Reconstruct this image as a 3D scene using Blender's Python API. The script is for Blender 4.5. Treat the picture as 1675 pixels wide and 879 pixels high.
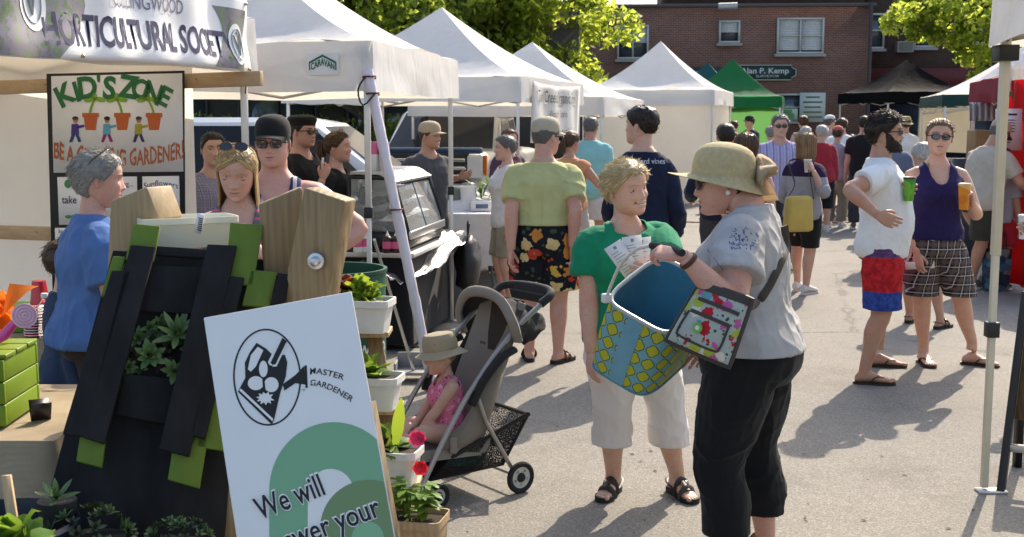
import bpy, math, random
import numpy as np
from mathutils import Vector, Matrix
for _o in list(bpy.data.objects): bpy.data.objects.remove(_o)
SC = bpy.context.scene
COL = SC.collection
R = math.radians
PI = math.pi
# ---------------------------------------------------------------- camera
CAMZ, F, PITCH = 1.70, 1960.0, R(7.0)
cam = bpy.data.cameras.new('camera'); camo = bpy.data.objects.new('camera', cam); COL.objects.link(camo)
camo.location = (0, 0, CAMZ); camo.rotation_euler = (R(90) - PITCH, 0, 0)
cam.sensor_width = 36; cam.lens = 36 * F / 1675; cam.clip_end = 2000; cam.clip_start = .05
cam.dof.use_dof = True; cam.dof.focus_distance = 5.0; cam.dof.aperture_fstop = 9
SC.camera = camo
# ---------------------------------------------------------------- light
SUN_AZ, SUN_EL = 27.0, 41.0          # degrees right of straight ahead, and up
w = bpy.data.worlds.new('World'); SC.world = w; w.use_nodes = True
nt = w.node_tree; nt.nodes.clear()
sky = nt.nodes.new('ShaderNodeTexSky'); sky.sky_type = 'NISHITA'; sky.sun_disc = False
sky.sun_elevation = R(SUN_EL); sky.sun_rotation = R(SUN_AZ); sky.dust_density = 2.5; sky.air_density = 1.0; sky.ozone_density = .6
bg = nt.nodes.new('ShaderNodeBackground'); bg.inputs[1].default_value = .15
wo = nt.nodes.new('ShaderNodeOutputWorld')
nt.links.new(sky.outputs[0], bg.inputs[0]); nt.links.new(bg.outputs[0], wo.inputs[0])
sl = bpy.data.lights.new('sun', 'SUN'); sl.energy = 3.5; sl.angle = R(.5); sl.color = (1, .88, .72)
so = bpy.data.objects.new('sun', sl); COL.objects.link(so)
sd = Vector((math.sin(R(SUN_AZ)) * math.cos(R(SUN_EL)), math.cos(R(SUN_AZ)) * math.cos(R(SUN_EL)), math.sin(R(SUN_EL))))
so.rotation_euler = sd.to_track_quat('Z', 'Y').to_euler(); so.location = (10, 20, 20)
SC.view_settings.view_transform = 'Standard'; SC.view_settings.look = 'None'
SC.view_settings.exposure = 1.04; SC.view_settings.gamma = 1
SC.cycles.max_bounces = 6; SC.cycles.diffuse_bounces = 3; SC.cycles.glossy_bounces = 3
SC.cycles.transmission_bounces = 4; SC.cycles.transparent_max_bounces = 8
SC.cycles.use_denoising = True
SC.cycles.caustics_reflective = False; SC.cycles.caustics_refractive = False
# ---------------------------------------------------------------- pixel helpers (photo pixels -> world points, used as a tape measure)
CP, SP = math.cos(PITCH), math.sin(PITCH)
def ray(px, py):
    u = (px - 837.5) / F; v = (439.5 - py) / F
    return np.array([u, CP + v * SP, -SP + v * CP])
C0 = np.array([0, 0, CAMZ])
def P(px, py, Y):
    d = ray(px, py); return C0 + d * (Y / d[1])
def G(px, py, z=0.0):
    d = ray(px, py); return C0 + d * ((z - CAMZ) / d[2])
def PL(px, py, p0, n):
    d = ray(px, py); return C0 + d * (np.dot(np.array(p0) - C0, n) / np.dot(d, n))
def V(*a): return np.array(a, float)
def nrm(a):
    a = np.asarray(a, float); return a / (np.linalg.norm(a) + 1e-12)
def rotx(a): c, s = math.cos(a), math.sin(a); return np.array([[1, 0, 0], [0, c, -s], [0, s, c]])
def roty(a): c, s = math.cos(a), math.sin(a); return np.array([[c, 0, s], [0, 1, 0], [-s, 0, c]])
def rotz(a): c, s = math.cos(a), math.sin(a); return np.array([[c, -s, 0], [s, c, 0], [0, 0, 1]])
def frame(d, up=(0, 0, 1)):
    "columns: x side, y along d, z up-ish"
    y = nrm(d); u = np.asarray(up, float)
    if abs(np.dot(y, nrm(u))) > .98: u = np.array([0, 1, 0.]) if abs(y[1]) < .9 else np.array([1, 0, 0.])
    x = nrm(np.cross(y, u)); z = np.cross(x, y)
    return np.stack([x, y, z], 1)
def sstep(a, b, x):
    t = np.clip((np.asarray(x, float) - a) / (b - a), 0, 1); return t * t * (3 - 2 * t)
def vnoise(p, seed=0):
    p = np.asarray(p, float); i = np.floor(p).astype(np.int64); f = p - i; f = f * f * (3 - 2 * f)
    def h(ix, iy, iz):
        n = (ix * 374761393 + iy * 668265263 + iz * 2147483647 + seed * 144665) & 0x7fffffff
        n = (n ^ (n >> 13)) * 1274126177 & 0x7fffffff
        n = (n ^ (n >> 16)) & 0xffff
        return n / 32767.5 - 1
    r = 0
    for dx in (0, 1):
        for dy in (0, 1):
            for dz in (0, 1):
                wgt = (f[:, 0] if dx else 1 - f[:, 0]) * (f[:, 1] if dy else 1 - f[:, 1]) * (f[:, 2] if dz else 1 - f[:, 2])
                r = r + wgt * h(i[:, 0] + dx, i[:, 1] + dy, i[:, 2] + dz)
    return r
def resample(pts, n):
    "Catmull-Rom through pts"
    pts = np.asarray(pts, float); k = len(pts)
    if k < 3:
        t = np.linspace(0, 1, n)[:, None]; return pts[0] * (1 - t) + pts[-1] * t
    q = np.vstack([2 * pts[0] - pts[1], pts, 2 * pts[-1] - pts[-2]]); out = []
    for s in np.linspace(0, k - 1, n):
        i = min(int(s), k - 2); t = s - i; a, b, c, d = q[i:i + 4]
        out.append(.5 * (2 * b + (c - a) * t + (2 * a - 5 * b + 4 * c - d) * t * t + (3 * b - a - 3 * c + d) * t ** 3))
    return np.array(out)

# ---------------------------------------------------------------- mesh builder
class MB:
    def __init__(s): s.v = []; s.f = []; s.m = []; s.n = 0
    def add(s, verts, faces, mi=0):
        verts = np.asarray(verts, float).reshape(-1, 3); b = s.n
        s.v.append(verts); s.n += len(verts)
        s.f.extend([tuple(int(i) + b for i in f) for f in faces])
        s.m.extend([mi] * len(faces) if np.isscalar(mi) else list(mi)); return s
    def box(s, c, size, Rm=None, mi=0, taper=1.0):
        h = np.asarray(size, float) / 2
        v = np.array([[x, y, z] for z in (-1, 1) for y in (-1, 1) for x in (-1, 1)], float)
        t = np.where(v[:, 2:3] > 0, 1, taper); v = v * h; v[:, :2] *= t
        if Rm is not None: v = v @ np.asarray(Rm).T
        return s.add(v + np.asarray(c, float), [(0, 2, 3, 1), (4, 5, 7, 6), (0, 1, 5, 4), (2, 6, 7, 3), (0, 4, 6, 2), (1, 3, 7, 5)], mi)
    def bar(s, p0, p1, w, h, up=(0, 0, 1), mi=0):
        p0 = np.asarray(p0, float); p1 = np.asarray(p1, float)
        return s.box((p0 + p1) / 2, (w, np.linalg.norm(p1 - p0), h), frame(p1 - p0, up), mi)
    def loft(s, rings, mi=0, caps=True, closed=True):
        rings = [np.asarray(r, float) for r in rings]; n = len(rings[0]); F_ = []
        for i in range(len(rings) - 1):
            for j in range(n if closed else n - 1):
                k = (j + 1) % n; F_.append((i * n + j, i * n + k, (i + 1) * n + k, (i + 1) * n + j))
        vs = np.vstack(rings)
        if caps:
            F_.append(tuple(range(n - 1, -1, -1))); b = (len(rings) - 1) * n; F_.append(tuple(range(b, b + n)))
        return s.add(vs, F_, mi)
    def tube(s, pts, r, n=8, mi=0, up=(0, 0, 1), caps=True, closed=False):
        pts = np.asarray(pts, float); k = len(pts)
        r = np.array([r] * k, float) if np.isscalar(r) else np.array(r, float)
        if r.ndim == 1: r = np.stack([r, r], 1)
        rings = []; a = np.linspace(0, 2 * PI, n, endpoint=False); px = None
        for i in range(k):
            if closed: d = pts[(i + 1) % k] - pts[i - 1]
            else: d = pts[min(i + 1, k - 1)] - pts[max(i - 1, 0)]
            y = nrm(d)
            if px is None: fr = frame(d, up); x = fr[:, 0]
            else:
                x = px - np.dot(px, y) * y; x = nrm(x)
            z = np.cross(x, y); px = x
            rings.append(pts[i] + np.outer(np.cos(a) * r[i, 0], x) + np.outer(np.sin(a) * r[i, 1], z))
        if closed:
            rings.append(rings[0]); return s.loft(rings, mi, False)
        return s.loft(rings, mi, caps)
    def lathe(s, prof, c=(0, 0, 0), Rm=None, n=24, mi=0, caps=True, a0=0, a1=2 * PI):
        a = np.linspace(a0, a1, n, endpoint=False); rings = []
        for r, z in prof:
            v = np.stack([np.cos(a) * r, np.sin(a) * r, np.full(n, z)], 1)
            if Rm is not None: v = v @ np.asarray(Rm).T
            rings.append(v + np.asarray(c, float))
        return s.loft(rings, mi, caps)
    def ell(s, c, r, Rm=None, nu=16, nv=10, mi=0):
        r = np.array([r] * 3, float) if np.isscalar(r) else np.array(r, float); rings = []
        a = np.linspace(0, 2 * PI, nu, endpoint=False)
        for t in np.linspace(-PI / 2 + .06, PI / 2 - .06, nv):
            v = np.stack([np.cos(a) * math.cos(t), np.sin(a) * math.cos(t), np.full(nu, math.sin(t))], 1) * r
            if Rm is not None: v = v @ np.asarray(Rm).T
            rings.append(v + np.asarray(c, float))
        return s.loft(rings, mi)
    def grid(s, fn, nu, nv, mi=0, thick=0):
        v = np.array([fn(i / nu, j / nv) for j in range(nv + 1) for i in range(nu + 1)], float)
        f = [(j * (nu + 1) + i, j * (nu + 1) + i + 1, (j + 1) * (nu + 1) + i + 1, (j + 1) * (nu + 1) + i) for j in range(nv) for i in range(nu)]
        if not thick: return s.add(v, f, mi)
        g = v.reshape(nv + 1, nu + 1, 3); du = np.gradient(g, axis=1); dv = np.gradient(g, axis=0)
        nn = np.cross(du, dv); nn /= np.linalg.norm(nn, axis=2, keepdims=True) + 1e-12
        v2 = (g - nn * thick).reshape(-1, 3); N = len(v)
        f2 = [tuple(N + i for i in q[::-1]) for q in f]
        W = nu + 1
        bd = [j for j in range(nu + 1)] + [j * W + nu for j in range(1, nv + 1)] + [nv * W + i for i in range(nu - 1, -1, -1)] + [j * W for j in range(nv - 1, 0, -1)]
        f3 = [(bd[(i + 1) % len(bd)], bd[i], N + bd[i], N + bd[(i + 1) % len(bd)]) for i in range(len(bd))]
        return s.add(np.vstack([v, v2]), f + f2 + f3, mi)
    def prism(s, poly, fn, t, mi=0):
        "2-D polygon (u,v) -> fn(u,v,w) with w in 0..t"
        n = len(poly); v = [fn(u, q, 0) for u, q in poly] + [fn(u, q, t) for u, q in poly]
        f = [tuple(range(n - 1, -1, -1)), tuple(range(n, 2 * n))] + [(i, (i + 1) % n, n + (i + 1) % n, n + i) for i in range(n)]
        return s.add(v, f, mi)
    def verts(s): return np.vstack(s.v) if s.v else np.zeros((0, 3))
    def mesh(s, name='m'):
        me = bpy.data.meshes.new(name); v = s.verts(); nf = len(s.f)
        me.vertices.add(len(v)); me.vertices.foreach_set('co', v.ravel())
        ln = np.array([len(f) for f in s.f], np.int32); fl = np.fromiter((i for f in s.f for i in f), np.int32, int(ln.sum()))
        me.loops.add(len(fl)); me.loops.foreach_set('vertex_index', fl)
        me.polygons.add(nf); st = np.zeros(nf, np.int32); st[1:] = np.cumsum(ln)[:-1]
        me.polygons.foreach_set('loop_start', st)
        me.polygons.foreach_set('material_index', np.array(s.m, np.int32))
        me.update(calc_edges=True); me.validate(); return me
    def build(s, name, mats, parent=None, smooth=True, world=True, sharp=40, bevel=0, solid=0):
        if parent is not None and world:
            M = np.array(PM[parent.name].inverted()); v = s.verts() @ M[:3, :3].T + M[:3, 3]; s.v = [v]
        me = s.mesh(name)
        for m_ in (mats if isinstance(mats, (list, tuple)) else [mats]): me.materials.append(m_)
        if smooth:
            me.polygons.foreach_set('use_smooth', np.ones(len(me.polygons), bool))
            if sharp: me.set_sharp_from_angle(angle=R(sharp))
        o = bpy.data.objects.new(name, me); COL.objects.link(o)
        if parent is not None: o.parent = parent; PM[o.name] = PM[parent.name].copy()
        else: PM[o.name] = Matrix.Identity(4)
        if bevel:
            b = o.modifiers.new('bevel', 'BEVEL'); b.width = bevel; b.segments = 2; b.limit_method = 'ANGLE'; b.angle_limit = R(40)
        if solid:
            b = o.modifiers.new('solid', 'SOLIDIFY'); b.thickness = solid; b.offset = 0
        return o
PM = {}
def tag(o, label=None, cat=None, group=None, kind=None):
    if label: o['label'] = label
    if cat: o['category'] = cat
    if group: o['group'] = group
    if kind: o['kind'] = kind
    return o
def thing(name, loc=(0, 0, 0), rz=0, label=None, cat=None, group=None):
    o = bpy.data.objects.new(name, None); COL.objects.link(o); o.empty_display_size = .1
    o.location = loc; o.rotation_euler = (0, 0, rz)
    PM[o.name] = Matrix.Translation(Vector(loc)) @ Matrix.Rotation(rz, 4, 'Z')
    return tag(o, label, cat, group)
def copy_tree(o, parent=None):
    c = o.copy(); COL.objects.link(c)
    if parent is not None: c.parent = parent
    for ch in list(o.children): copy_tree(ch, c)
    return c
# voxel remesh in a scratch scene
TS = bpy.data.scenes.new('scratch')
def remesh(mb, voxel, smooth=3, fac=.5):
    me = mb.mesh('tmp'); o = bpy.data.objects.new('tmp', me); TS.collection.objects.link(o)
    r = o.modifiers.new('r', 'REMESH'); r.mode = 'VOXEL'; r.voxel_size = voxel; r.adaptivity = 0
    if smooth:
        q = o.modifiers.new('s', 'SMOOTH'); q.factor = fac; q.iterations = smooth
    vl = TS.view_layers[0]; vl.update(); dg = vl.depsgraph
    ev = o.evaluated_get(dg); m2 = ev.to_mesh()
    v = np.empty(len(m2.vertices) * 3); m2.vertices.foreach_get('co', v); v = v.reshape(-1, 3)
    nn = np.empty(len(m2.vertices) * 3); m2.vertices.foreach_get('normal', nn); nn = nn.reshape(-1, 3)
    f = [tuple(p.vertices) for p in m2.polygons]
    ev.to_mesh_clear(); bpy.data.objects.remove(o); bpy.data.meshes.remove(me)
    return v, f, nn
# text -> flat triangles (x right, y up), normalised so that cap height = 1
_tc = {}
def text2d(body, bold=0.0, shear=0.0, space=1.0):
    key = (body, bold, shear, space)
    if key in _tc: return _tc[key]
    cu = bpy.data.curves.new('t', 'FONT'); cu.body = body; cu.size = 1; cu.offset = bold; cu.shear = shear; cu.space_character = space
    cu.align_x = 'CENTER'; cu.resolution_u = 3
    o = bpy.data.objects.new('t', cu); TS.collection.objects.link(o); vl = TS.view_layers[0]; vl.update()
    ev = o.evaluated_get(vl.depsgraph); m2 = ev.to_mesh()
    v = np.array([tuple(p.co) for p in m2.vertices]); f = [tuple(p.vertices) for p in m2.polygons]
    ev.to_mesh_clear(); bpy.data.objects.remove(o); bpy.data.curves.remove(cu)
    v = v[:, :2] / .729
    _tc[key] = (v, f); return _tc[key]
def text(mb, body, fn, h=1.0, w=None, bold=0.01, shear=0, mi=0, space=1.0, sub=False):
    "fn(x,y)->3D, x centred; h = cap height; w = total width if fixed"
    v, f = text2d(body, bold, shear, space); v = v.copy()
    wid = v[:, 0].max() - v[:, 0].min(); v[:, 0] -= (v[:, 0].max() + v[:, 0].min()) / 2
    sx = h if w is None else w / wid
    return mb.add([fn(x * sx, y * h) for x, y in v], f, mi)

# ---------------------------------------------------------------- materials
_mats = {}
class NT:
    def __init__(s, name):
        s.m = bpy.data.materials.new(name); s.m.use_nodes = True; s.t = s.m.node_tree; s.t.nodes.clear()
        s.out = s.t.nodes.new('ShaderNodeOutputMaterial')
    def n(s, typ, ins=None, **props):
        q = s.t.nodes.new('ShaderNode' + typ)
        for k, v in props.items(): setattr(q, k, v)
        for k, v in (ins or {}).items(): s.set(q.inputs[k], v)
        return q
    def set(s, inp, v):
        if isinstance(v, bpy.types.NodeSocket): s.t.links.new(v, inp)
        elif isinstance(v, bpy.types.Node): s.t.links.new(v.outputs[0], inp)
        else:
            if hasattr(inp, 'default_value'):
                if inp.type == 'RGBA' and len(v) == 3: v = (*v, 1)
                inp.default_value = v
    def math(s, op, a, b=0.0, c=None):
        q = s.n('Math', {0: a, 1: b}, operation=op)
        if c is not None: s.set(q.inputs[2], c)
        return q.outputs[0]
    def mix(s, fac, a, b, mode='MIX'):
        q = s.n('MixRGB', {0: fac, 1: a, 2: b}, blend_type=mode); return q.outputs[0]
    def co(s, scale=(1, 1, 1), kind='Object', rot=(0, 0, 0), loc=(0, 0, 0)):
        t = s.n('TexCoord'); mp = s.n('Mapping', {0: t.outputs[kind], 1: loc, 2: rot, 3: scale}); return mp.outputs[0]
    def noise(s, vec, scale=5, detail=4, rough=.55, dist=0):
        return s.n('TexNoise', {'Vector': vec, 'Scale': scale, 'Detail': detail, 'Roughness': rough, 'Distortion': dist}).outputs[0]
    def ramp(s, fac, stops, interp='LINEAR'):
        q = s.n('ValToRGB', {0: fac}); cr = q.color_ramp; cr.interpolation = interp
        while len(cr.elements) > 1: cr.elements.remove(cr.elements[-1])
        cr.elements[0].position = stops[0][0]; cr.elements[0].color = (*stops[0][1], 1) if len(stops[0][1]) == 3 else stops[0][1]
        for p, c in stops[1:]:
            e = cr.elements.new(p); e.color = (*c, 1) if len(c) == 3 else c
        return q.outputs[0]
    def bump(s, h, strength=.3, dist=.01):
        return s.n('Bump', {'Height': h, 'Strength': strength, 'Distance': dist}).outputs[0]
    def bsdf(s, col, rough=.8, metal=0, normal=None, spec=.35, trans=None, tw=.35, **kw):
        b = s.n('BsdfPrincipled', {'Base Color': col, 'Roughness': rough, 'Metallic': metal, 'Specular IOR Level': spec})
        for k, v in kw.items(): s.set(b.inputs[k.replace('_', ' ')], v)
        if normal is not None: s.set(b.inputs['Normal'], normal)
        sh = b.outputs[0]
        if trans is not None:
            t = s.n('BsdfTranslucent', {0: trans}); sh = s.n('MixShader', {0: tw, 1: sh, 2: t.outputs[0]}).outputs[0]
        s.t.links.new(sh, s.out.inputs[0]); return s.m
def mat(name, col, rough=.7, metal=0, spec=.35, var=0, vs=6, bump=0, bs=60, bd=.004, trans=0, sss=0, coat=0, stretch=(1, 1, 1), var2=0):
    if name in _mats: return _mats[name]
    q = NT(name); c = q.co(stretch); cc = (*col, 1)
    if var:
        nz = q.noise(c, vs, 5, .6); lo = tuple(max(0, x * (1 - var)) for x in col); hi = tuple(min(1, x * (1 + var)) for x in col)
        cc = q.ramp(nz, [(.3, lo), (.7, hi)])
    nm = q.bump(q.noise(c, bs, 3, .6), bump, bd) if bump else None
    kw = {}
    if sss: kw = {'Subsurface_Weight': sss, 'Subsurface_Radius': (.012, .004, .002), 'Subsurface_Scale': 1.0}
    if coat: kw['Coat_Weight'] = coat; kw['Coat_Roughness'] = .05
    m = q.bsdf(cc, rough, metal, nm, spec, cc if trans else None, trans, **kw)
    _mats[name] = m; return m
def once(fn):
    def g(*a):
        k = (fn.__name__,) + tuple(str(x) for x in a)
        if k not in _mats: _mats[k] = fn(*a)
        return _mats[k]
    return g
def cloth(name, col, bump=.25, var=.10, trans=0):
    "woven fabric: weave bump, soft creases, slight fading"
    if name in _mats: return _mats[name]
    q = NT(name); c = q.co()
    nz = q.noise(c, 7, 4, .6)
    base = q.ramp(nz, [(.25, tuple(x * (1 - var) for x in col)), (.75, tuple(min(1, x * (1 + var)) for x in col))])
    cre = q.noise(q.co((1, 1, .6)), 14, 3, .5, .8); wv = q.noise(c, 420, 1, .5)
    h = q.math('ADD', q.math('MULTIPLY', cre, 1.0), q.math('MULTIPLY', wv, .12))
    m = q.bsdf(base, .88, 0, q.bump(h, bump, .012), .15, base if trans else None, trans, Sheen_Weight=.08)
    _mats[name] = m; return m
# ================================================================ people
HT = np.array([  # Z, half width, front, back   (units of half head height)
 (-1.03, .10, .60, -.38), (-1.00, .22, .70, -.22), (-.93, .34, .765, -.02), (-.82, .43, .795, .14), (-.66, .52, .80, .34), (-.50, .575, .80, .52),
 (-.35, .615, .80, .66), (-.2, .645, .80, .78), (0, .67, .805, .87), (.2, .685, .83, .92), (.4, .685, .835, .92), (.58, .65, .77, .86),
 (.74, .57, .65, .74), (.86, .45, .50, .58), (.95, .28, .30, .36), (1.0, .03, .03, .04)])
def _hsurf(a, Z, jaw=1.0):
    a = np.asarray(a, float); Z = np.asarray(Z, float)
    w = np.interp(Z, HT[:, 0], HT[:, 1]); f = np.interp(Z, HT[:, 0], HT[:, 2]); b = np.interp(Z, HT[:, 0], HT[:, 3])
    w = w * (1 + (jaw - 1) * sstep(-.15, -.6, Z))
    ca, sa = np.cos(a), np.sin(a); e = 2 / 2.25
    x = w * np.sign(sa) * np.abs(sa) ** e; y = np.where(ca > 0, -f, b) * np.abs(ca) ** e
    fr = sstep(.1, .5, -y)
    A = np.interp(Z, [-.47, -.41, -.36, -.29, -.2, -.08, .03, .14], [0, .04, .15, .19, .145, .09, .055, .01])
    sx = np.interp(Z, [-.45, -.3, -.1, .1], [.13, .115, .075, .06])
    d = A * np.exp(-(x / sx) ** 2)
    d += .03 * np.exp(-((np.abs(x) - .12) / .06) ** 2 - ((Z + .34) / .06) ** 2)
    d -= .075 * np.exp(-((np.abs(x) - .29) / .15) ** 2 - ((Z - .02) / .10) ** 2)
    d += .03 * np.exp(-((np.abs(x) - .27) / .22) ** 2 - ((Z - .19) / .07) ** 2)
    d += .045 * np.exp(-((np.abs(x) - .38) / .14) ** 2 - ((Z + .22) / .13) ** 2)
    d += .045 * np.exp(-(x / .2) ** 2 - ((Z + .52) / .05) ** 2) + .04 * np.exp(-(x / .17) ** 2 - ((Z + .635) / .05) ** 2)
    d -= .035 * np.exp(-(x / .25) ** 2 - ((Z + .58) / .022) ** 2) + .03 * np.exp(-(x / .2) ** 2 - ((Z + .73) / .05) ** 2)
    d += .04 * np.exp(-(x / .17) ** 2 - ((Z + .88) / .08) ** 2)
    return np.stack([x, y - d * fr, Z + 0 * x], -1)
def _facey(X, Z):
    aa = np.linspace(-1.4, 1.4, 121); q = _hsurf(aa, np.full(121, Z)); return np.interp(X, q[:, 0], q[:, 1])
def ik(a, b, l1, l2, pole):
    a = np.asarray(a, float); b = np.asarray(b, float); d = b - a; L = np.linalg.norm(d); u = d / L
    mx = (l1 + l2) * .998
    if L > mx: b = a + u * mx; L = mx
    if L < abs(l1 - l2) * 1.05: L = abs(l1 - l2) * 1.05; b = a + u * L
    x = (l1 * l1 - l2 * l2 + L * L) / (2 * L); h = math.sqrt(max(0, l1 * l1 - x * x))
    p = np.asarray(pole, float); p = nrm(p - np.dot(p, u) * u); return a + u * x + p * h, b
TOR = dict(
 m=[(.462, .07, .062, .004), (.49, .092, .074, .006), (.52, .098, .077, .008), (.57, .095, .072, .002), (.62, .092, .068, -.002), (.68, .098, .07, -.003), (.73, .104, .072, -.002), (.77, .104, .066, .002), (.80, .096, .054, .006), (.822, .080, .045, .008), (.840, .054, .040, .008), (.862, .038, .036, .006)],
 f=[(.462, .07, .066, .004), (.49, .094, .079, .008), (.52, .101, .082, .010), (.57, .095, .074, .003), (.62, .081, .064, -.002), (.67, .083, .067, -.006), (.715, .09, .078, -.014), (.755, .09, .07, -.010), (.79, .086, .053, .002), (.815, .072, .043, .006), (.834, .048, .037, .006), (.862, .032, .032, .004)])
def vmat(hexname, col): return mat(hexname, col)
SKIN = {}
def skin(kind='fair'):
    c = dict(fair=(.56, .335, .245), tan=(.46, .25, .165), pink=(.55, .30, .225), deep=(.36, .19, .125))[kind]
    if 'skin ' + kind in _mats: return _mats['skin ' + kind]
    q = NT('skin ' + kind); o = q.co(); bl = q.noise(o, 16, 4, .6); fr = q.noise(o, 150, 2, .6)
    cc = q.ramp(bl, [(.28, (c[0] * 1.06, c[1] * .84, c[2] * .80)), (.5, c), (.72, (c[0] * 1.03, c[1] * 1.10, c[2] * 1.12))])
    cc = q.mix(1, cc, q.ramp(fr, [(.32, (.86, .80, .78)), (.45, (1, 1, 1))]), 'MULTIPLY')
    h = q.math('ADD', q.math('MULTIPLY', q.noise(o, 330, 2, .6), .5), q.math('MULTIPLY', q.noise(o, 45, 4, .6), 1.0))
    _mats['skin ' + kind] = q.bsdf(cc, .46, 0, q.bump(h, .22, .003), .38, Subsurface_Weight=.10, Subsurface_Radius=(.012, .004, .002), Subsurface_Scale=1.0); return _mats['skin ' + kind]
def hairmat(name, col):
    if 'hair ' + name in _mats: return _mats['hair ' + name]
    q = NT('hair ' + name); rn = q.n('NewGeometry').outputs['Random Per Island']; nz = q.noise(q.co((1, 1, .25)), 90, 3, .7)
    f = q.math('ADD', q.math('MULTIPLY', rn, .65), q.math('MULTIPLY', nz, .35))
    c = q.ramp(f, [(.1, tuple(x * .50 for x in col)), (.5, col), (.9, tuple(min(.95, x * 1.5 + .01) for x in col))])
    _mats['hair ' + name] = q.bsdf(c, .42, 0, q.bump(nz, .5, .004), .4, c, .22); return _mats['hair ' + name]
HAIRC = dict(blonde=(.74, .57, .31), sand=(.52, .36, .17), grey=(.42, .40, .37), white=(.72, .70, .66), dark=(.035, .022, .015), brown=(.11, .06, .032), light=(.30, .18, .085), ginger=(.16, .06, .03), salt=(.20, .185, .17))
LABS = []
class Person:
    def __init__(s, label, xy, yaw, H, sex='f', fat=1.0, sk='fair', vox=.009, lean=0, side=0, twist=0, belly=0, group=None, hs=1.0, arms=None, legs=None, head=(0, 0, 0), limb=1.0, sho=1.0, hip=None, hdrop=0, hfwd=0, hw=1.0):
        s.H, s.sex, s.fat, s.vox, s.limb = H, sex, fat, vox, limb; s.yaw = R(yaw)
        s.root = thing('person', (xy[0], xy[1], 0), s.yaw, label, 'person', group)
        s.lean, s.side, s.twist = R(lean), R(side), R(twist); s.sk = skin(sk)
        s.piv = V(0, 0, .53 * H); s.xy = xy; s.hipf = hip or fat; s.hw = hw
        tor = np.array(TOR[sex]) * [H, H, H, H]; z = tor[:, 0] / H
        fz = fat + (s.hipf - fat) * sstep(.70, .56, z); k = 1 + (fz - 1) * sstep(.86, .74, z); tor[:, 1] *= k; tor[:, 2] *= k
        tor[:, 2] += belly * sstep(.12, 0, np.abs(z - .62)); tor[:, 3] -= belly * .9 * sstep(.12, 0, np.abs(z - .62))
        s.tor = tor
        sw = (.100 if sex == 'm' else .088) * H * sho * (1 + (fat - 1) * .45); s.sw = sw
        s.S = {q: s.W(V(x * sw, .006 * H, .786 * H)) for q, x in (('L', 1), ('R', -1))}
        s.hip = {q: V(x * .052 * H * (1 + (fat - 1) * .6), .004 * H, .50 * H) for q, x in (('L', 1), ('R', -1))}
        s.arms = {}; s.legs = {}; s.hk = {}
        arms = arms or {}; legs = legs or {}
        for q, x in (('L', 1), ('R', -1)):
            a = arms.get(q, {}); t = a.get('to')
            if t is None: t = s.S[q] + V(x * a.get('out', .045) * H, a.get('fwd', -.03) * H, -a.get('down', .312) * H)
            elif a.get('world', True): t = s.loc(t)
            el, wr = ik(s.S[q], t, .168 * H, .150 * H, a.get('pole', (x * .45, .9, -.25)))
            s.arms[q] = (s.S[q], el, wr); s.hk[q] = a
            l = legs.get(q, {}); t = l.get('to')
            if t is None: t = V(x * l.get('out', .062) * H, l.get('fwd', 0) * H, .043 * H)
            else: t = s.loc(V(t[0], t[1], .043 * H)) if l.get('world', True) else V(*t)
            kn, an = ik(s.hip[q], t, .232 * H, .232 * H, l.get('pole', (x * .12, -1, 0)))
            s.legs[q] = (s.hip[q], kn, an, R(l.get('toe', 8 * x)), l)
        s.h = .0685 * H * hs; s.jaw = (1.06 if sex == 'm' else 1.0) + .28 * max(0, fat - 1.08)
        up = s.rotW(); hy, hp, ht = (R(a) for a in head)
        s.RH = up @ rotz(hy) @ rotx(hp) @ roty(ht)
        nb = s.W(V(0, .006 * H, .85 * H)); s.nb = nb
        s.hc = nb + up @ V(0, -.006 * H, .029 * H) + s.RH @ V(0, -.012 * H, .0575 * H * (1 + (hs - 1) * .7)) + up @ V(0, -hfwd, -hdrop)
    def loc(s, p):
        p = np.asarray(p, float) - V(s.xy[0], s.xy[1], 0); return rotz(-s.yaw) @ p
    def world(s, p): return rotz(s.yaw) @ np.asarray(p, float) + V(s.xy[0], s.xy[1], 0)
    def rotW(s): return rotz(s.twist) @ rotx(s.lean) @ roty(s.side)
    def W(s, p):
        p = np.asarray(p, float); q = np.atleast_2d(p).copy() - s.piv; wz = sstep(.50 * s.H, .64 * s.H, q[:, 2] + s.piv[2])
        for ax, an in ((1, s.side), (0, s.lean), (2, s.twist)):
            if not an: continue
            c, sn = np.cos(an * wz), np.sin(an * wz); x, y, z = q[:, 0].copy(), q[:, 1].copy(), q[:, 2].copy()
            if ax == 1: q[:, 0], q[:, 2] = c * x + sn * z, -sn * x + c * z
            elif ax == 0: q[:, 1], q[:, 2] = c * y - sn * z, sn * y + c * z
            else: q[:, 0], q[:, 1] = c * x - sn * y, sn * x + c * y
        q = q + s.piv; return q[0] if p.ndim == 1 else q
    def invW(s, p): return (np.atleast_2d(p) - s.piv) @ s.rotW() + s.piv
    def TH(s, p): return np.asarray(p, float) * V(s.hw, 1, 1) * s.h @ s.RH.T + s.hc
    def rings(s, z0, z1, off=0.0, flare=0.0, n=30, e=2.35, top=0.0):
        t = s.tor; zs = np.arange(z0, z1 + .001, .012) * s.H; out = []; a = np.linspace(0, 2 * PI, n, endpoint=False)
        for z in zs:
            o = off + flare * sstep(.66 * s.H, .47 * s.H, z) - top * sstep(.80 * s.H, .86 * s.H, z)
            hw = np.interp(z, t[:, 0], t[:, 1]) + o; hd = np.interp(z, t[:, 0], t[:, 2]) + o; cy = np.interp(z, t[:, 0], t[:, 3])
            c, sn = np.cos(a), np.sin(a); ee = 2 / e
            out.append(s.W(np.stack([hw * np.sign(c) * np.abs(c) ** ee, cy + hd * np.sign(sn) * np.abs(sn) ** ee, np.full(n, z)], 1)))
        return out
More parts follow.
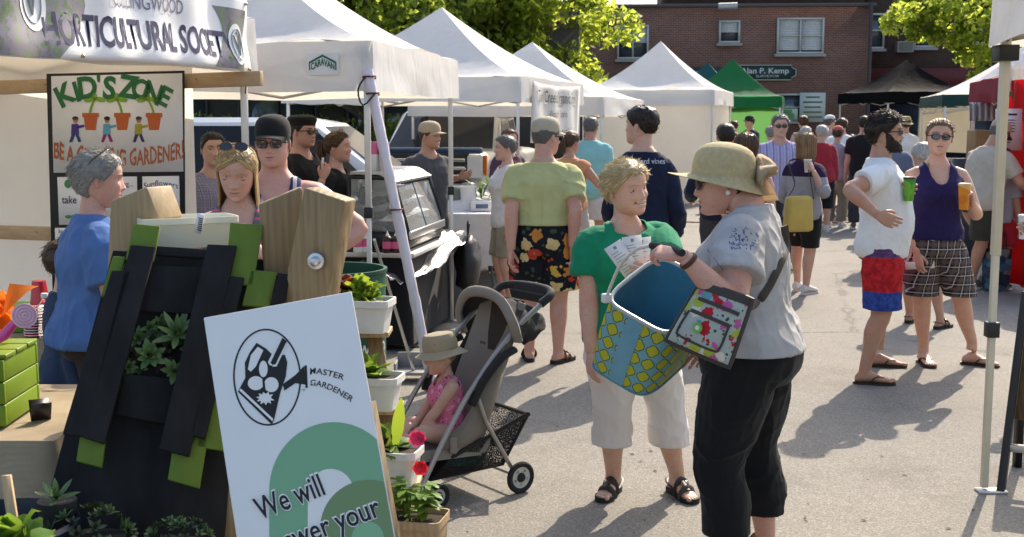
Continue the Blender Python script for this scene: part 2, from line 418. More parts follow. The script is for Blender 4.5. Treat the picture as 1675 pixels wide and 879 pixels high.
    def armpath(s, q):
        S, E, Wr = s.arms[q]; H = s.H; L = s.limb; x_ = 1 if q == 'L' else -1
        pts = [s.W(V(np.sign(x_) * s.sw * .5, .006 * H, .803 * H)), S, S * .62 + E * .38, S * .2 + E * .8, E, E * .72 + Wr * .28, E * .35 + Wr * .65, Wr]
        r = np.array([.022, .0325, .0325, .0262, .0245, .0258, .0195, .0158]) * H; r[:5] *= (.55 + .45 * s.fat) * L; r[5:7] *= L * (.8 + .2 * s.fat)
        if s.sex == 'm': r *= 1.07
        return np.array(pts), r
    def legpath(s, q):
        h, k, a, toe, l = s.legs[q]; H = s.H; d = V(0, 1, 0) * .010 * H
        pts = [h + V(0, 0, .015 * H), h * .7 + k * .3, h * .35 + k * .65, k, k * .7 + a * .3 + d, k * .4 + a * .6 + d * .5, a + V(0, 0, .018 * H), a - V(0, 0, .02 * H)]
        r = np.array([.058, .057, .046, .0345, .0355, .027, .0205, .022]) * H
        r[:3] *= (.35 + .65 * s.hipf); r[3:] *= (.6 + .4 * s.fat); r *= (.5 + .5 * s.limb)
        return np.array(pts), r
    # ------------------------------------------------ body
    def body(s, smile=0.0, lid=0.0, toes=False, bare=True, eyes=True, stubble=None, legs=True, hands=True, gaze=0, lipc=(.42, .16, .13), feet=True):
        H = s.H; mb = MB(); mb.loft(s.rings(.462, .862))
        nt_ = s.TH(V(0, .12, -.45)); r0 = (.037 if s.sex == 'm' else .031) * H * (.75 + .25 * s.fat)
        mb.tube(resample([s.nb - s.rotW() @ V(0, 0, .05 * H), s.nb, s.nb * .4 + nt_ * .6, nt_ + s.RH @ V(0, 0, .2 * s.h)], 7), [r0 * 1.5, r0 * 1.25, r0 * 1.05, r0, r0, r0, r0], 16)
        for q in 'LR':
            p, r = s.armpath(q); p2 = resample(p, 15); r2 = np.interp(np.linspace(0, 7, 15), range(8), r); mb.tube(p2, r2, 14)
            if legs:
                p, r = s.legpath(q); p2 = resample(p, 18); r2 = np.interp(np.linspace(0, 7, 18), range(8), r); mb.tube(p2, r2, 16)
                if feet: s.foot(mb, q)
        v, f, n_ = remesh(mb, s.vox, 4)
        b = MB(); b.add(v, f, 0)
        # head
        nz, na = 58, 60; zs = np.concatenate([np.linspace(-1.03, -.9, 5), np.linspace(-.88, .3, 38), np.linspace(.34, 1, 15)]); nz = len(zs)
        t = np.linspace(0, 2 * PI, na, endpoint=False); aa = t - .42 * np.sin(t)
        AA, ZZ = np.meshgrid(aa, zs); hp = _hsurf(AA.ravel(), ZZ.ravel(), s.jaw)
        if smile:
            X, Z = hp[:, 0], hp[:, 2]; fr = sstep(.3, .6, -hp[:, 1])
            hp[:, 1] -= fr * smile * (.06 * np.exp(-((np.abs(X) - .36) / .13) ** 2 - ((Z + .26) / .11) ** 2) - .04 * np.exp(-((np.abs(X) - .30) / .05) ** 2 - ((Z + .50) / .12) ** 2))
        b.loft([s.TH(hp[i * na:(i + 1) * na]) for i in range(nz)], 0)
        for x in (1, -1):   # ears
            Rm = s.RH @ rotz(x * .35) @ rotx(-.15)
            b.ell(s.TH(V(x * .685, .10, -.04)), V(.055, .14, .23) * s.h, Rm, 12, 9, 0)
            b.ell(s.TH(V(x * .70, .09, -.20)), V(.05, .08, .09) * s.h, Rm, 8, 7, 0)
        if eyes:
            for x in (1, -1):
                c = V(x * .285, _facey(x * .285, .02) + .095, .02); Rg = s.RH @ rotz(R(gaze))
                a = np.linspace(0, 2 * PI, 14, endpoint=False); rr = []; 
                for th in np.linspace(0.02, 1.5, 9):
                    vv = np.stack([np.cos(a) * math.sin(th), np.full(14, -math.cos(th)), np.sin(a) * math.sin(th)], 1) * .118 * s.h
                    rr.append(vv @ Rg.T + s.TH(c))
                n0 = len(b.f); b.loft(rr, 1)
                for i in range(n0, n0 + 14 * 3): b.m[i] = 2
                sq = .020 * smile + .018; lw = .105 * lid
                b.ell(s.TH(c + V(0, .012 - .02 * lid, .062 - sq - lw)), V(.15, .130 + .012 * lid, .085 + .02 * lid) * s.h, s.RH, 12, 8, 0)
                b.ell(s.TH(c + V(0, .016, -.085 + sq)), V(.14, .122, .065) * s.h, s.RH, 12, 8, 0)
                lash = [s.TH(V(x * .285 + u, c[1] - .122 + .9 * u * u, .035 - sq - lw * 1.1 - 1.6 * u * u * (1 - 1.8 * lid))) for u in np.linspace(-.13, .13, 7)]
                b.tube(lash, .017 * s.h, 5, 5 if not getattr(s, 'dl', 0) else 4)
                br = [V(x * (.285 + u), 0, .235 - 1.2 * (u - .02) ** 2) for u in np.linspace(-.17, .2, 7)]
                for q in br: q[1] = _facey(q[0], q[2]) - .004
                b.tube([s.TH(q) for q in br], np.array([[.012, .02], [.016, .03], [.016, .03], [.015, .028], [.014, .022], [.012, .018], [.006, .01]]) * s.h, 6, 4)
        for z, rz_, up in ((-.535, .026, -.012), (-.615, .034, .02)):
            pts = []
            for u in np.linspace(-1, 1, 11):
                X = u * (.205 + .085 * smile); Z = z + (.03 + .09 * smile) * u * u * (1 if z > -.6 else 1.1) + (.02 * u * u * (-1 if z > -.6 else 1)) + up * (1 - u * u)
                pts.append(V(X, _facey(X, Z) + .012, Z))
            rr = np.array([[max(.006, .026 * (1 - u * u) ** .6), max(.006, rz_ * (1 - u * u) ** .6)] for u in np.linspace(-1, 1, 11)]) * s.h
            b.tube([s.TH(q) for q in pts], rr, 8, 3)
        pts = [V(u * (.215 + .09 * smile), 0, -.574 + (.03 + .11 * smile) * u * u) for u in np.linspace(-1, 1, 11)]
        for q in pts: q[1] = _facey(q[0], q[2]) + .004
        b.tube([s.TH(q) for q in pts], np.array([[.010, .011 * max(.4, 1 - u * u)] for u in np.linspace(-1, 1, 11)]) * s.h, 6, 5)
        if smile > .4:
            for x in (1, -1):   # laughter lines
                cr = [V(x * (.17 + .16 * t), 0, -.33 - .20 * t - .04 * t * t) for t in np.linspace(0, 1, 7)]
                for q in cr: q[1] = _facey(q[0], q[2]) + .010
                b.tube([s.TH(q) for q in cr], np.array([.004, .012, .014, .014, .013, .010, .003]) * s.h, 5, 5)
            pts = [V(u * .23, _facey(u * .23, -.56) - .014, -.570 + .1 * smile * u * u) for u in np.linspace(-1, 1, 9)]
            b.tube([s.TH(q) for q in pts], np.array([[.014, .030 * max(.15, 1 - u * u)] for u in np.linspace(-1, 1, 9)]) * s.h, 6, 1)
        if hands:
            for q in 'LR': s.hand(b, q)
        if toes and legs:
            for q in 'LR': s.toes(b, q)
        s.hairm = getattr(s, 'hairm', mat('brow', (.06, .04, .03)))
        o = b.build('body', [s.sk, mat('eye white', (.75, .72, .68), .2), mat('iris', (.05, .06, .07), .15), mat('lips %s' % (lipc,), lipc, .4), s.hairm, mat('mouth line', (.17, .065, .05), .6)], s.root, world=False, sharp=0)
        s.bo = o; return o
    def hand(s, b, q, k=None):
        a = s.hk[q]; S, E, Wr = s.arms[q]; sc = s.H / 1.7 * (1.02 if s.sex == 'm' else .95); d = nrm(Wr - E)
        if 'dir' in a: d = nrm(rotz(-s.yaw) @ V(*a['dir']) if a.get('world', True) else V(*a['dir']))
        x = 1 if q == 'L' else -1
        pn = V(*a['palm']) if 'palm' in a else V(-x, .25, 0)
        if 'palm' in a and a.get('world', True): pn = rotz(-s.yaw) @ pn
        pn = nrm(pn - np.dot(pn, d) * d); th = np.cross(d, pn) * (1 if q == 'R' else -1)
        M = lambda u, v, w_: Wr + (th * u + d * v + pn * w_) * sc
        cu = a.get('curl', 22); 
        rs = []
        for v_, wd, tk in ((-.012, .025, .019), (.012, .029, .018), (.035, .037, .0165), (.065, .042, .0145), (.09, .041, .0125), (.099, .037, .009)):
            an = np.linspace(0, 2 * PI, 18, endpoint=False)
            rs.append(np.array([M(wd * np.sign(math.cos(t)) * abs(math.cos(t)) ** .8, v_, tk * np.sign(math.sin(t)) * abs(math.sin(t)) ** .8) for t in an]))
        b.loft(rs, 0)
        s.tips = []
        for i, (u, v0, L, r) in enumerate(((.031, .09, .074, .0088), (.0105, .095, .083, .009), (-.0105, .092, .076, .0086), (-.030, .083, .060, .0076))):
            ang = 0; p = V(u, v0 - .012, 0); pts = [p]; spread = u * a.get('spread', 2.2)
            cc = cu + (i - 1) * a.get('fan', 4)
            for j, (fr, w_) in enumerate(((.15, .0), (.40, .9), (.27, 1.1), (.20, .7))):
                ang += R(cc * w_); dr = V(math.sin(spread) * math.cos(ang), math.cos(ang) * math.cos(spread), math.sin(ang)); p = p + dr * L * (fr + (.05 if j == 0 else 0)); pts.append(p)
            pr = resample(pts, 10); rr = np.array([1.05, 1.05, 1.0, .98, 1.0, .95, .9, .9, .82, .5]) * r * sc
            b.tube([M(*t) for t in pr], rr, 9, 0)
        tc = a.get('thumb', 25)
        pts = [V(.018, .012, .004), V(.038, .036, .008 + tc * .0002), V(.050, .062, .012 + tc * .0006), V(.052 - tc * .0002, .086, .016 + tc * .0008)]
        b.tube([M(*t) for t in resample(pts, 8)], np.array([.013, .0135, .012, .0105, .0102, .01, .0088, .005]) * sc, 9, 0)
        s.hk[q]['M'] = M
    def handpt(s, q, u, v_, w_):
        "world position of a point in the hand's frame"
        return s.world(s.hk[q]['M'](u, v_, w_))
    def footM(s, q):
        h, k, a, toe, l = s.legs[q]; sc = s.H / 1.7
        Rm = rotz(toe); base = V(a[0], a[1], l.get('fz', 0.0))
        return lambda u, v_, z: base + Rm @ V(u * sc, -v_ * sc, z * sc)
    def foot(s, mb, q, grow=0, zoff=.012):
        M = s.footM(q); an = np.linspace(0, 2 * PI, 14, endpoint=False); rs = []
        for v_, hw, h in ((-.062, .018, .035), (-.05, .030, .055), (-.02, .034, .075), (.02, .035, .080), (.06, .037, .062), (.10, .043, .045), (.135, .043, .032), (.158, .036, .024), (.17, .022, .016)):
            g = 1 + grow; rs.append(np.array([M(hw * g * math.cos(t) , v_ * (1 + grow * .3), zoff + h * g / 2 * (1 + math.sin(t))) for t in an]))
        mb.loft(rs)
    def toes(s, b, q):
        M = s.footM(q); x = 1 if q == 'L' else -1
        for u, v_, r in ((-.028, .172, .014), (-.010, .175, .0105), (.006, .170, .010), (.020, .162, .0095), (.032, .152, .009)):
            b.ell(M(u * x, v_, .025), V(r * .9, r * 1.6, r * .85) * s.H / 1.7, rotz(s.legs[q][3]), 10, 7, 0)
    def shoes(s, kind, m, m2=None, name=None):
        m2 = m2 or m
        for q in 'LR':
            M = s.footM(q); mb = MB(); x = 1 if q == 'L' else -1
            sole = [(-.072, .012), (-.066, .026), (-.04, .037), (0, .036), (.04, .037), (.09, .047), (.14, .049), (.17, .040), (.188, .022), (.193, .006)]
            poly = [(hw, v_) for v_, hw in sole] + [(-hw, v_) for v_, hw in sole[::-1]]
            th = {'flip': .016, 'sandal': .028, 'slide': .028}.get(kind, .022)
            mb.prism(poly, lambda u, v_, z: M(u, v_, z), th, 1)
            if kind in ('flip', 'sandal', 'slide'):
                def strap(v0, v1, h0, h1, hw0, hw1, wd):
                    pts = []; 
                    for t in np.linspace(0, 1, 11):
                        a = PI * t; hw = hw0 * (1 - t) + hw1 * t; pts.append(M(-x * hw * math.cos(a), v0 + (v1 - v0) * t, .014 + (h0 * (1 - t) + h1 * t) * math.sin(a) ** .7))
                    mb.tube(pts, [[wd * s.H / 1.7, .0035]] * 11, 6, 0, up=nrm(M(0, 0, 1) - M(0, 0, 0)))
                if kind == 'flip':
                    for sg in (1, -1):
                        pts = [M(0.006 * -x, .135, .026), M(sg * .02, .105, .052), M(sg * .038, .065, .052), M(sg * .038, .03, .014)]
                        mb.tube(resample(pts, 9), [[.009, .0035]] * 9, 6, 0)
                else:
                    strap(.125, .10, .046, .052, .046, .046, .017); strap(.06, .05, .075, .08, .039, .039, .016)
                    if kind == 'sandal':
                        pts = [M(-.038, .04, .04), M(-.034, -.04, .062), M(0, -.068, .07), M(.034, -.04, .062), M(.038, .04, .04)]
                        mb.tube(resample(pts, 11), [[.010, .0035]] * 11, 6, 0)
                        mb.tube([M(0, .06, .085), M(0, .10, .066), M(0, .125, .055)], [[.012, .004]] * 3, 6, 0)
                        mb.ell(M(x * .02, .062, .078), .009, None, 8, 6, 2)
            else:
                an = np.linspace(0, 2 * PI, 16, endpoint=False); rs = []
                tall = .1 if kind == 'boot' else .085
                for v_, hw, h in ((-.070, .016, .05), (-.06, .032, tall), (-.03, .036, tall + .01), (.02, .037, tall + .008), (.06, .041, .078), (.10, .046, .062), (.145, .045, .048), (.172, .034, .036), (.186, .016, .022)):
                    rs.append(np.array([M(hw * math.cos(t), v_, .018 + h / 2 * (1 + math.sin(t))) for t in an]))
                mb.loft(rs)
                for v_ in (.045, .065, .085): mb.tube([M(-.018, v_, .10 - (v_ - .02) * .55), M(.018, v_, .10 - (v_ - .02) * .55)], .003, 5, 1)
            mb.build(name or {'flip': 'flip_flop', 'sandal': 'sandal', 'slide': 'sandal'}.get(kind, 'shoe'), [m, m2, mat('buckle', (.6, .55, .45), .3, 1)], s.root, world=False, sharp=35)
    # ------------------------------------------------ clothes
    def _fold(s, v, n_, amp, seed, fs=1.0):
        w_ = vnoise(v * 5 + seed, seed + 9) * .6; sg = np.where(v[:, 0] > 0, 1, -1)
        p = np.stack([v[:, 0] * 10 + v[:, 2] * 4.5 * sg + w_, v[:, 1] * 10 + w_, v[:, 2] * 5.5 - v[:, 0] * 5 * sg], 1) * fs; a = vnoise(p + 7 * seed, seed); b_ = vnoise(p * 2.1 + 3, seed + 5)
        fold = (1 - np.abs(a)) ** 3 * 1.3 - .45 + ((1 - np.abs(b_)) ** 3 - .3) * .55
        return v + n_ * (fold * amp * sstep(.85, .5, np.abs(n_[:, 2])))[:, None]
    def top(s, m, hem=.49, sleeve=.55, off=.012, loose=.006, neck='crew', name='shirt', flare=.004, amp=.007, sloose=.012, depth=.05, trim=None, extra=None, nw=.05, back=.0):
        H = s.H; mb = MB(); mb.loft(s.rings(hem, .848, off + loose * .4, flare, top=.002)); tank = sleeve == 0
        if not tank:
            for q in 'LR':
                p, r = s.armpath(q); n = 24; p2 = resample(p, n); r2 = np.interp(np.linspace(0, 7, n), range(8), r)
                if sleeve >= 1: k = n - int((2 - sleeve) * 10) if sleeve < 2 else n - 1
                else: k = int(3 + sleeve * 12)
                rr = r2[:k] + off * np.linspace(.35, 1, k) + sloose * np.linspace(0, 1, k); mb.tube(p2[:k], rr, 18)
        v, f, n_ = remesh(mb, s.vox, 3); v = s._fold(v, n_, amp, int(H * 1000) % 17)
        u = s.invW(v) / H; x, y, z = np.abs(u[:, 0]), u[:, 1], u[:, 2]; cut = np.zeros(len(v), bool)
        fr = y < .004
        if neck == 'crew': cut |= fr & (z > .832 - .022 * (1 - (x / .05) ** 2)) & (x < .05)
        elif neck == 'v': cut |= fr & (x < .052) & (z > .775 + x * 1.25) & (z > .76) | (z > .838) & (x < .045)
        elif neck == 'henley': cut |= fr & ((z > .818 - .01 * (1 - (x / .05) ** 2)) & (x < .05) | (x < .004 + (z - .775) * .35) & (z > .775))
        elif neck == 'scoop': cut |= fr & (x < nw) & (z > .83 - depth * (1 - (x / nw) ** 2.4))
        if tank:
            cut |= (x < nw) & fr & (z > .83 - depth * (1 - (x / nw) ** 3)); cut |= (x < nw) & ~fr & (z > .83 - (depth * .55 if not back else back) * (1 - (x / nw) ** 3))
            xs = nw + .026; xa = xs + .055 * sstep(.80, .735, z); cut |= (x > xa) & (z > .715)
        f = [q for q in f if sum(map(int, cut[list(q)])) < 3]
        ed = {}
        for q in f:
            for i in range(4):
                k = (q[i], q[(i + 1) % 4]); k = k if k[0] < k[1] else k[::-1]; ed[k] = ed.get(k, 0) + 1
        be = np.array([k for k, c_ in ed.items() if c_ == 1])
        if len(be):
            for _ in range(6):
                acc = np.zeros_like(v); cn = np.zeros(len(v)); np.add.at(acc, be[:, 0], v[be[:, 1]]); np.add.at(acc, be[:, 1], v[be[:, 0]]); np.add.at(cn, be.ravel(), 1)
                ok = cn > 0; v[ok] = .4 * v[ok] + .6 * acc[ok] / cn[ok][:, None]
        b = MB(); b.add(v, f)
        if extra: extra(b)
        o = b.build(name, [m, trim or m], s.root, world=False, sharp=0, solid=.004); s.topo = o; return o
    def bottom(s, m, waist=.585, hem=.06, loose=.012, name='trousers', amp=.006, hemw=None, off=.009, skirt=False, crease=1.0, mb2=None):
        H = s.H; mb = MB(); rg = s.rings(.462, waist, off, 0); mb.loft(rg)
        if skirt:
            b0 = s.rings(.48, .57, off + .004); c0 = b0[0].mean(0); out = []
            for t in np.linspace(0, 1, 8):
                z = .49 * H + (hem * H - .49 * H) * t; rr = b0[0] - c0; out.append(rr * (1 + skirt * t) * V(1, 1, 0) + V(c0[0], c0[1], z))
            mb.loft(out[::-1] + b0[1:])
        else:
            for q in 'LR':
                p, r = s.legpath(q); n = 40; p2 = resample(p, n); r2 = np.interp(np.linspace(0, 7, n), range(8), r)
                keep = p2[:, 2] > hem * H; k = max(3, int(keep.sum())); t = np.linspace(0, 1, k)
                rr = np.maximum(r2[:k], (r2[:k] * .5 + r2[3 * n // 8] * .5) if k > n * .45 else 0) + off + loose * t
                if hemw: rr = rr * (1 - t ** 2) + np.maximum(rr, hemw) * t ** 2
                pp = p2[:k].copy(); pp[-1, 2] = hem * H
                rings = []
                an = np.linspace(0, 2 * PI, 20, endpoint=False)
                for i in range(k):
                    rings.append(pp[i] + np.stack([np.cos(an) * rr[i], np.sin(an) * rr[i], 0 * an], 1))
                rings[-1][:, 2] = hem * H
                mb.loft(rings)
        v, f, n_ = remesh(mb, s.vox, 3); v = s._fold(v, n_, amp, 3 + int(H * 500) % 13, crease)
        b = MB(); b.add(v, f)
        if mb2: mb2(b)
        o = b.build(name, m if isinstance(m, list) else [m], s.root, world=False, sharp=0); return o
    # ------------------------------------------------ hair
    def hair(s, style, col, thick=.10, am0=1.22, lift0=.45, jit=.28, wd=.028, front=.62, temple=.25, back=-.42, n=420, length=.3, seed=1, part=0, wave=.0, name='hair', crown=None, end=-2.2, over=None, bun=(.0, 1.05, .55, .3)):
        rnd = np.random.RandomState(seed); m = hairmat(col, HAIRC[col]) if isinstance(col, str) else col; s.hairm = m; mb = MB()
        na, zs = 48, np.concatenate([np.linspace(-.95, .7, 26), np.linspace(.76, 1, 8)]); aa = np.linspace(0, 2 * PI, na, endpoint=False)
        def line(a): return np.interp(np.abs((a + PI) % (2 * PI) - PI), [0, .55, 1.0, 1.3, 1.5, 1.72, 1.95, 2.4, PI], [front, front, temple + .1, temple - .15, -.05, .10, -.15, back, back])
        def mask(a, Z): return sstep(line(a) - .05, line(a) + .09, Z)
        A, Z = np.meshgrid(aa, zs); A = A.ravel(); Z = Z.ravel(); p = _hsurf(A, Z); c = V(0, .05, .1); nn = p - c; nn /= np.linalg.norm(nn, axis=1, keepdims=True)
        mk = mask(A, Z); nz = vnoise(p * 5 + seed * 3, seed) * .5 + vnoise(p * 12, seed + 1) * .35
        if crown is not None: th = thick * (1 + crown * sstep(.3, .9, Z))
        else: th = thick
        q = p + nn * ((th * (.8 + nz * .6)) * mk - .02 * (1 - mk))[:, None]
        mb.loft([s.TH(q[i * na:(i + 1) * na]) for i in range(len(zs))])
        def surf(a, z, o): 
            pp = _hsurf(np.array([a]), np.array([z]))[0]; d = nrm(pp - c); return pp + d * o, d
        cnt = 0
        while cnt < n:
            a = rnd.uniform(-PI, PI); z = math.sin(rnd.uniform(-.5, 1.5)); z = min(z, .985)
            if mask(a, z) < .5: continue
            cnt += 1
            if style in ('short', 'curly', 'spiky'):
                p0, d = surf(a, z, thick * .55); tg = nrm(np.cross(np.cross(d, V(0, .7, -.55) if style != 'spiky' else V(0, -.5, .8)), d)) if style != 'curly' else nrm(np.cross(d, rnd.normal(size=3)))
                L = length * rnd.uniform(.6, 1.2); lift = lift0 if style == 'short' else (.75 if style == 'curly' else 1.0)
                tg = nrm(tg + rnd.normal(size=3) * jit)
                pts = [p0, p0 + (tg * .5 + d * lift * .7) * L * .5, p0 + (tg + d * lift * .6) * L * .85]
                if style == 'curly': sd = nrm(np.cross(d, tg)); pts.append(pts[-1] + (sd * .5 - d * .25) * L * .5)
                rr = np.linspace(wd, .004, len(pts)) * s.h * rnd.uniform(.7, 1.3)
            else:
                sg = 1 if a > part else -1; am = am0 + rnd.uniform(-.08, .25); a1 = a if abs(a) > am else sg * am; pts = []; z0 = z; o = thick * rnd.uniform(.75, 1.15)
                for t in (0, .35, .7, 1):
                    zz = z0 + (min(z0, -.15) - z0) * t if style != 'up' else z0; at = a + (a1 - a) * min(1, t * 1.3); pts.append(surf(at, zz, o)[0])
                e = pts[-1]; dr = V(e[0], e[1], 0); L = end * rnd.uniform(.88, 1.05)
                if style == 'bob': pts += [V(e[0] * 1.06, e[1] * 1.05, (e[2] + L) / 2), V(e[0] * .96, e[1] * .95, L)]
                elif style == 'long':
                    for t in (.33, .66, 1): pts.append(V(e[0] * (1 + .1 * t) + wave * math.sin(6 * t + a), e[1] * (1 + .06 * t) + (.10 * t if e[1] > 0 else -.02 * t), e[2] + (L - e[2]) * t))
                elif style == 'tied':
                    bx, by, bz, br = bun; b0 = V(bx, by, bz); pts = [surf(a, z0, thick)[0]]
                    for t in (.35, .7): 
                        w_ = pts[0] * (1 - t) + b0 * t; d = nrm(w_ - c); k_ = _hsurf(np.array([math.atan2(w_[0], -w_[1])]), np.array([np.clip(w_[2], -.9, .98)]))[0]; pts.append(c + d * max(np.linalg.norm(w_ - c), np.linalg.norm(k_ - c) + thick * .9))
                    pts.append(b0)
                pts = list(resample(pts, 8)); rr = np.array([.7, 1, 1, 1, 1, 1, .8, .3]) * .042 * s.h * rnd.uniform(.6, 1.2)
            mb.tube([s.TH(t) for t in pts], rr, 4 if len(pts) > 5 else 3, caps=False)
        if style == 'tied':
            bx, by, bz, br = bun
            if br > 0:
                for i in range(60):
                    d = nrm(rnd.normal(size=3)); t = nrm(np.cross(d, rnd.normal(size=3))); cc = V(bx, by + br * .5, bz)
                    pts = [cc + (d * math.cos(k) + t * math.sin(k)) * br * rnd.uniform(.8, 1.15) for k in np.linspace(0, 2.2, 6)]
                    mb.tube([s.TH(p_) for p_ in pts], np.array([.3, 1, 1, 1, .8, .2]) * .05 * s.h, 4, caps=False)
                mb.ell(s.TH(V(bx, by + br * .5, bz)), br * .9 * s.h, s.RH)
            else:
                for i in range(50):
                    j = rnd.normal(size=3) * .09; pts = [V(bx, by, bz) + j * .4, V(bx, by + .22, bz - .1) + j, V(bx, by + .25, bz - .7) + j * 1.5, V(bx, by + .12, bz + br * 3) + j * 1.2]
                    mb.tube([s.TH(p_) for p_ in resample(pts, 7)], np.array([.5, 1, 1, 1, 1, .7, .2]) * .05 * s.h, 4, caps=False)
        return mb.build(name, m, s.root, world=False, sharp=0)
    def beard(s, col, seed=3):
        rnd = np.random.RandomState(seed); mb = MB(); cnt = 0
        na, zs = 60, np.linspace(-1.02, .05, 30); aa = np.linspace(-PI, PI, na, endpoint=False); A, Z = np.meshgrid(aa, zs); A = A.ravel(); Z = Z.ravel(); p = _hsurf(A, Z, s.jaw); nn = p - V(0, .1, -.1); nn /= np.linalg.norm(nn, axis=1, keepdims=True)
        lim = np.interp(np.abs(A), [0, .35, .6, .95, 1.25, 1.5, 1.62, PI], [-.68, -.64, -.50, -.40, -.10, .02, -1.2, -1.2]); mk = sstep(.04, -.04, Z - lim); mo = np.exp(-(p[:, 0] / .30) ** 4 - ((Z + .455) / .045) ** 2) * (p[:, 1] < 0); mk = np.maximum(mk, mo > .4)
        q = p + nn * ((.045 + .02 * vnoise(p * 9, seed)) * mk - .02 * (1 - mk))[:, None]; mb.loft([s.TH(q[i * na:(i + 1) * na]) for i in range(len(zs))])
        while cnt < 700:
            a = rnd.uniform(-1.5, 1.5); Z = rnd.uniform(-.98, .05)
            if Z > np.interp(abs(a), [0, .35, .6, .95, 1.25, 1.5], [-.68, -.64, -.50, -.40, -.10, .02]): continue
            cnt += 1; p = _hsurf(np.array([a]), np.array([Z]))[0]; d = nrm(p - V(0, .1, -.2)); t = nrm(V(rnd.normal() * .3, rnd.normal() * .3 - .1, -1))
            mb.tube([s.TH(p - d * .02), s.TH(p + d * .03 + t * .05), s.TH(p + d * .05 + t * .12)], np.array([.03, .025, .005]) * s.h, 3, caps=False)
        return mb.build('beard', hairmat(col, HAIRC[col]), s.root, world=False, sharp=0)
    # ------------------------------------------------ hats, glasses
    def hat(s, kind, m, m2=None, name=None, yaw=0, tip=0, scale=1.0, bow=None):
        mb = MB(); Rm = rotz(R(yaw)) @ rotx(R(tip)); T = lambda p: s.TH((np.asarray(p, float) - V(0, 0, .35)) @ Rm.T * scale + V(0, 0, .35)); a = np.linspace(0, 2 * PI, 40, endpoint=False)
        def ringp(f, z, w=.735, fr=.90, bk=.985, dz=0): 
            ca, sa = np.cos(a), np.sin(a); return np.stack([w * f * sa, np.where(ca > 0, -fr, bk) * f * np.abs(ca), np.full(40, z) + dz], 1)
        if kind == 'cap':
            mb.loft([T(ringp(f, z)) for f, z in ((.985, .28), (1.0, .36), (1.02, .52), (1.0, .72), (.92, .92), (.76, 1.08), (.5, 1.19), (.2, 1.235), (.03, 1.24))], 0)
            def br(u, v):
                x = (u - .5) * 2; ang = x * 1.12; f0 = 1.0; e = v ** .9
                xx = .735 * math.sin(ang) * (1 - e * .10); y0 = -.90 * math.cos(ang) ; yy = y0 - e * (.62 * (1 - abs(x) ** 2.6)); return T(V(xx, yy, .34 - .10 * e - .10 * x * x * (1 + e * .5)))
            mb.grid(br, 20, 8, 1, .025 * s.h)
            mb.ell(T(V(0, .04, 1.245)), .045 * s.h, None, 8, 6, 1)
            name = name or 'cap'
        elif kind in ('bucket', 'sun'):
            if kind == 'bucket': prof = ((1.0, .30), (1.02, .42), (1.0, .75), (.93, 1.0), (.8, 1.14), (.45, 1.2), (.03, 1.21))
            else: prof = ((1.03, .22), (1.05, .4), (1.03, .62), (.97, .84), (.85, 1.02), (.66, 1.14), (.44, 1.21), (.2, 1.25), (.03, 1.255))
            mb.loft([T(ringp(f, z)) for f, z in prof], 0)
            rr = []
            for t in np.linspace(0, 1, 9):
                if kind == 'bucket': w_ = 1.0 + t * .52; z = .31 - .30 * t + .05 * np.sin(3 * a + 1) * t; rr.append(T(ringp(w_, 0) + np.stack([0 * a, 0 * a, z], 1)))
                else:
                    ext = .62 * (.58 + .60 * np.cos(a) ** 2 * (np.cos(a) > 0) - .12 * (np.cos(a) < -.5)); rg = ringp(1.03, 0); dr = rg / np.linalg.norm(rg[:, :2], axis=1, keepdims=True)
                    rr.append(T(rg + dr * (ext * t)[:, None] * V(1, 1, 0) + np.stack([0 * a, 0 * a, .23 - (.34 - .20 * np.cos(a)) * t + .08 * t * t], 1)))
            b2 = [r + (s.RH @ V(0, 0, -.025 * s.h)) for r in rr]
            mb.loft(rr + b2[::-1], 0, False)
            if kind == 'bucket':
                for x in (-1, 1):
                    for y in (-.25, .05): mb.ell(T(V(x * .72, y, .72)), .03 * s.h, None, 8, 6, 1)
            name = name or ('bucket_hat' if kind == 'bucket' else 'sun_hat')
        elif kind == 'beret':
            mb.loft([T(ringp(f, z) + V(0, .05 * z, 0)) for f, z in ((.99, .40), (1.01, .52), (1.10, .66), (1.14, .80), (1.06, .95), (.8, 1.06), (.4, 1.11), (.03, 1.12))], 0); name = name or 'cap'
        o = mb.build(name, [m, m2 or m], s.root, world=False, sharp=35); return o
    def glasses(s, kind='sun', m=None, z=0.0, y=0.0, up=False, col=(.02, .02, .022)):
        mb = MB(); lens = mat('dark lens', (.012, .011, .012), .06, 0, .8) if kind == 'sun' else mat('clear lens', (.5, .5, .5), .05, 0, .6); fm = m or mat('glasses frame %s' % (col,), col, .25)
        Rm = rotx(R(-38)) if up else np.eye(3); off = V(0, .30, .66) if up else V(0, y, z); T = lambda p: s.TH(np.asarray(p, float) @ Rm.T + off)
        for x in (1, -1):
            a = np.linspace(0, 2 * PI, 20, endpoint=False); wx, wz = (.225, .155) if kind == 'sun' else (.2, .13)
            out = np.stack([x * .285 + wx * np.sign(np.cos(a)) * np.abs(np.cos(a)) ** .75, -.90 + .42 * (np.abs(x * .285 + wx * np.cos(a))) ** 2, .0 + wz * np.sign(np.sin(a)) * np.abs(np.sin(a)) ** .8 - .02], 1)
            if kind == 'sun':
                cc = out.mean(0) - V(0, .02, 0); n = len(out); mb.add([T(q) for q in out] + [T(cc)], [(i, (i + 1) % n, n) for i in range(n)], 0)
            mb.tube([T(q) for q in out], (.018 if kind == 'sun' else .013) * s.h, 5, 1, closed=True)
            mb.tube([T(V(x * .50, -.79, .05)), T(V(x * .66, -.60, .06)), T(V(x * .72, -.1, .05)), T(V(x * .70, .12, -.02))], [[.016 * s.h, .028 * s.h]] * 4, 6, 1)
        mb.tube([T(V(-.08, -.885, .02)), T(V(0, -.93, .04)), T(V(.08, -.885, .02))], .016 * s.h, 5, 1)
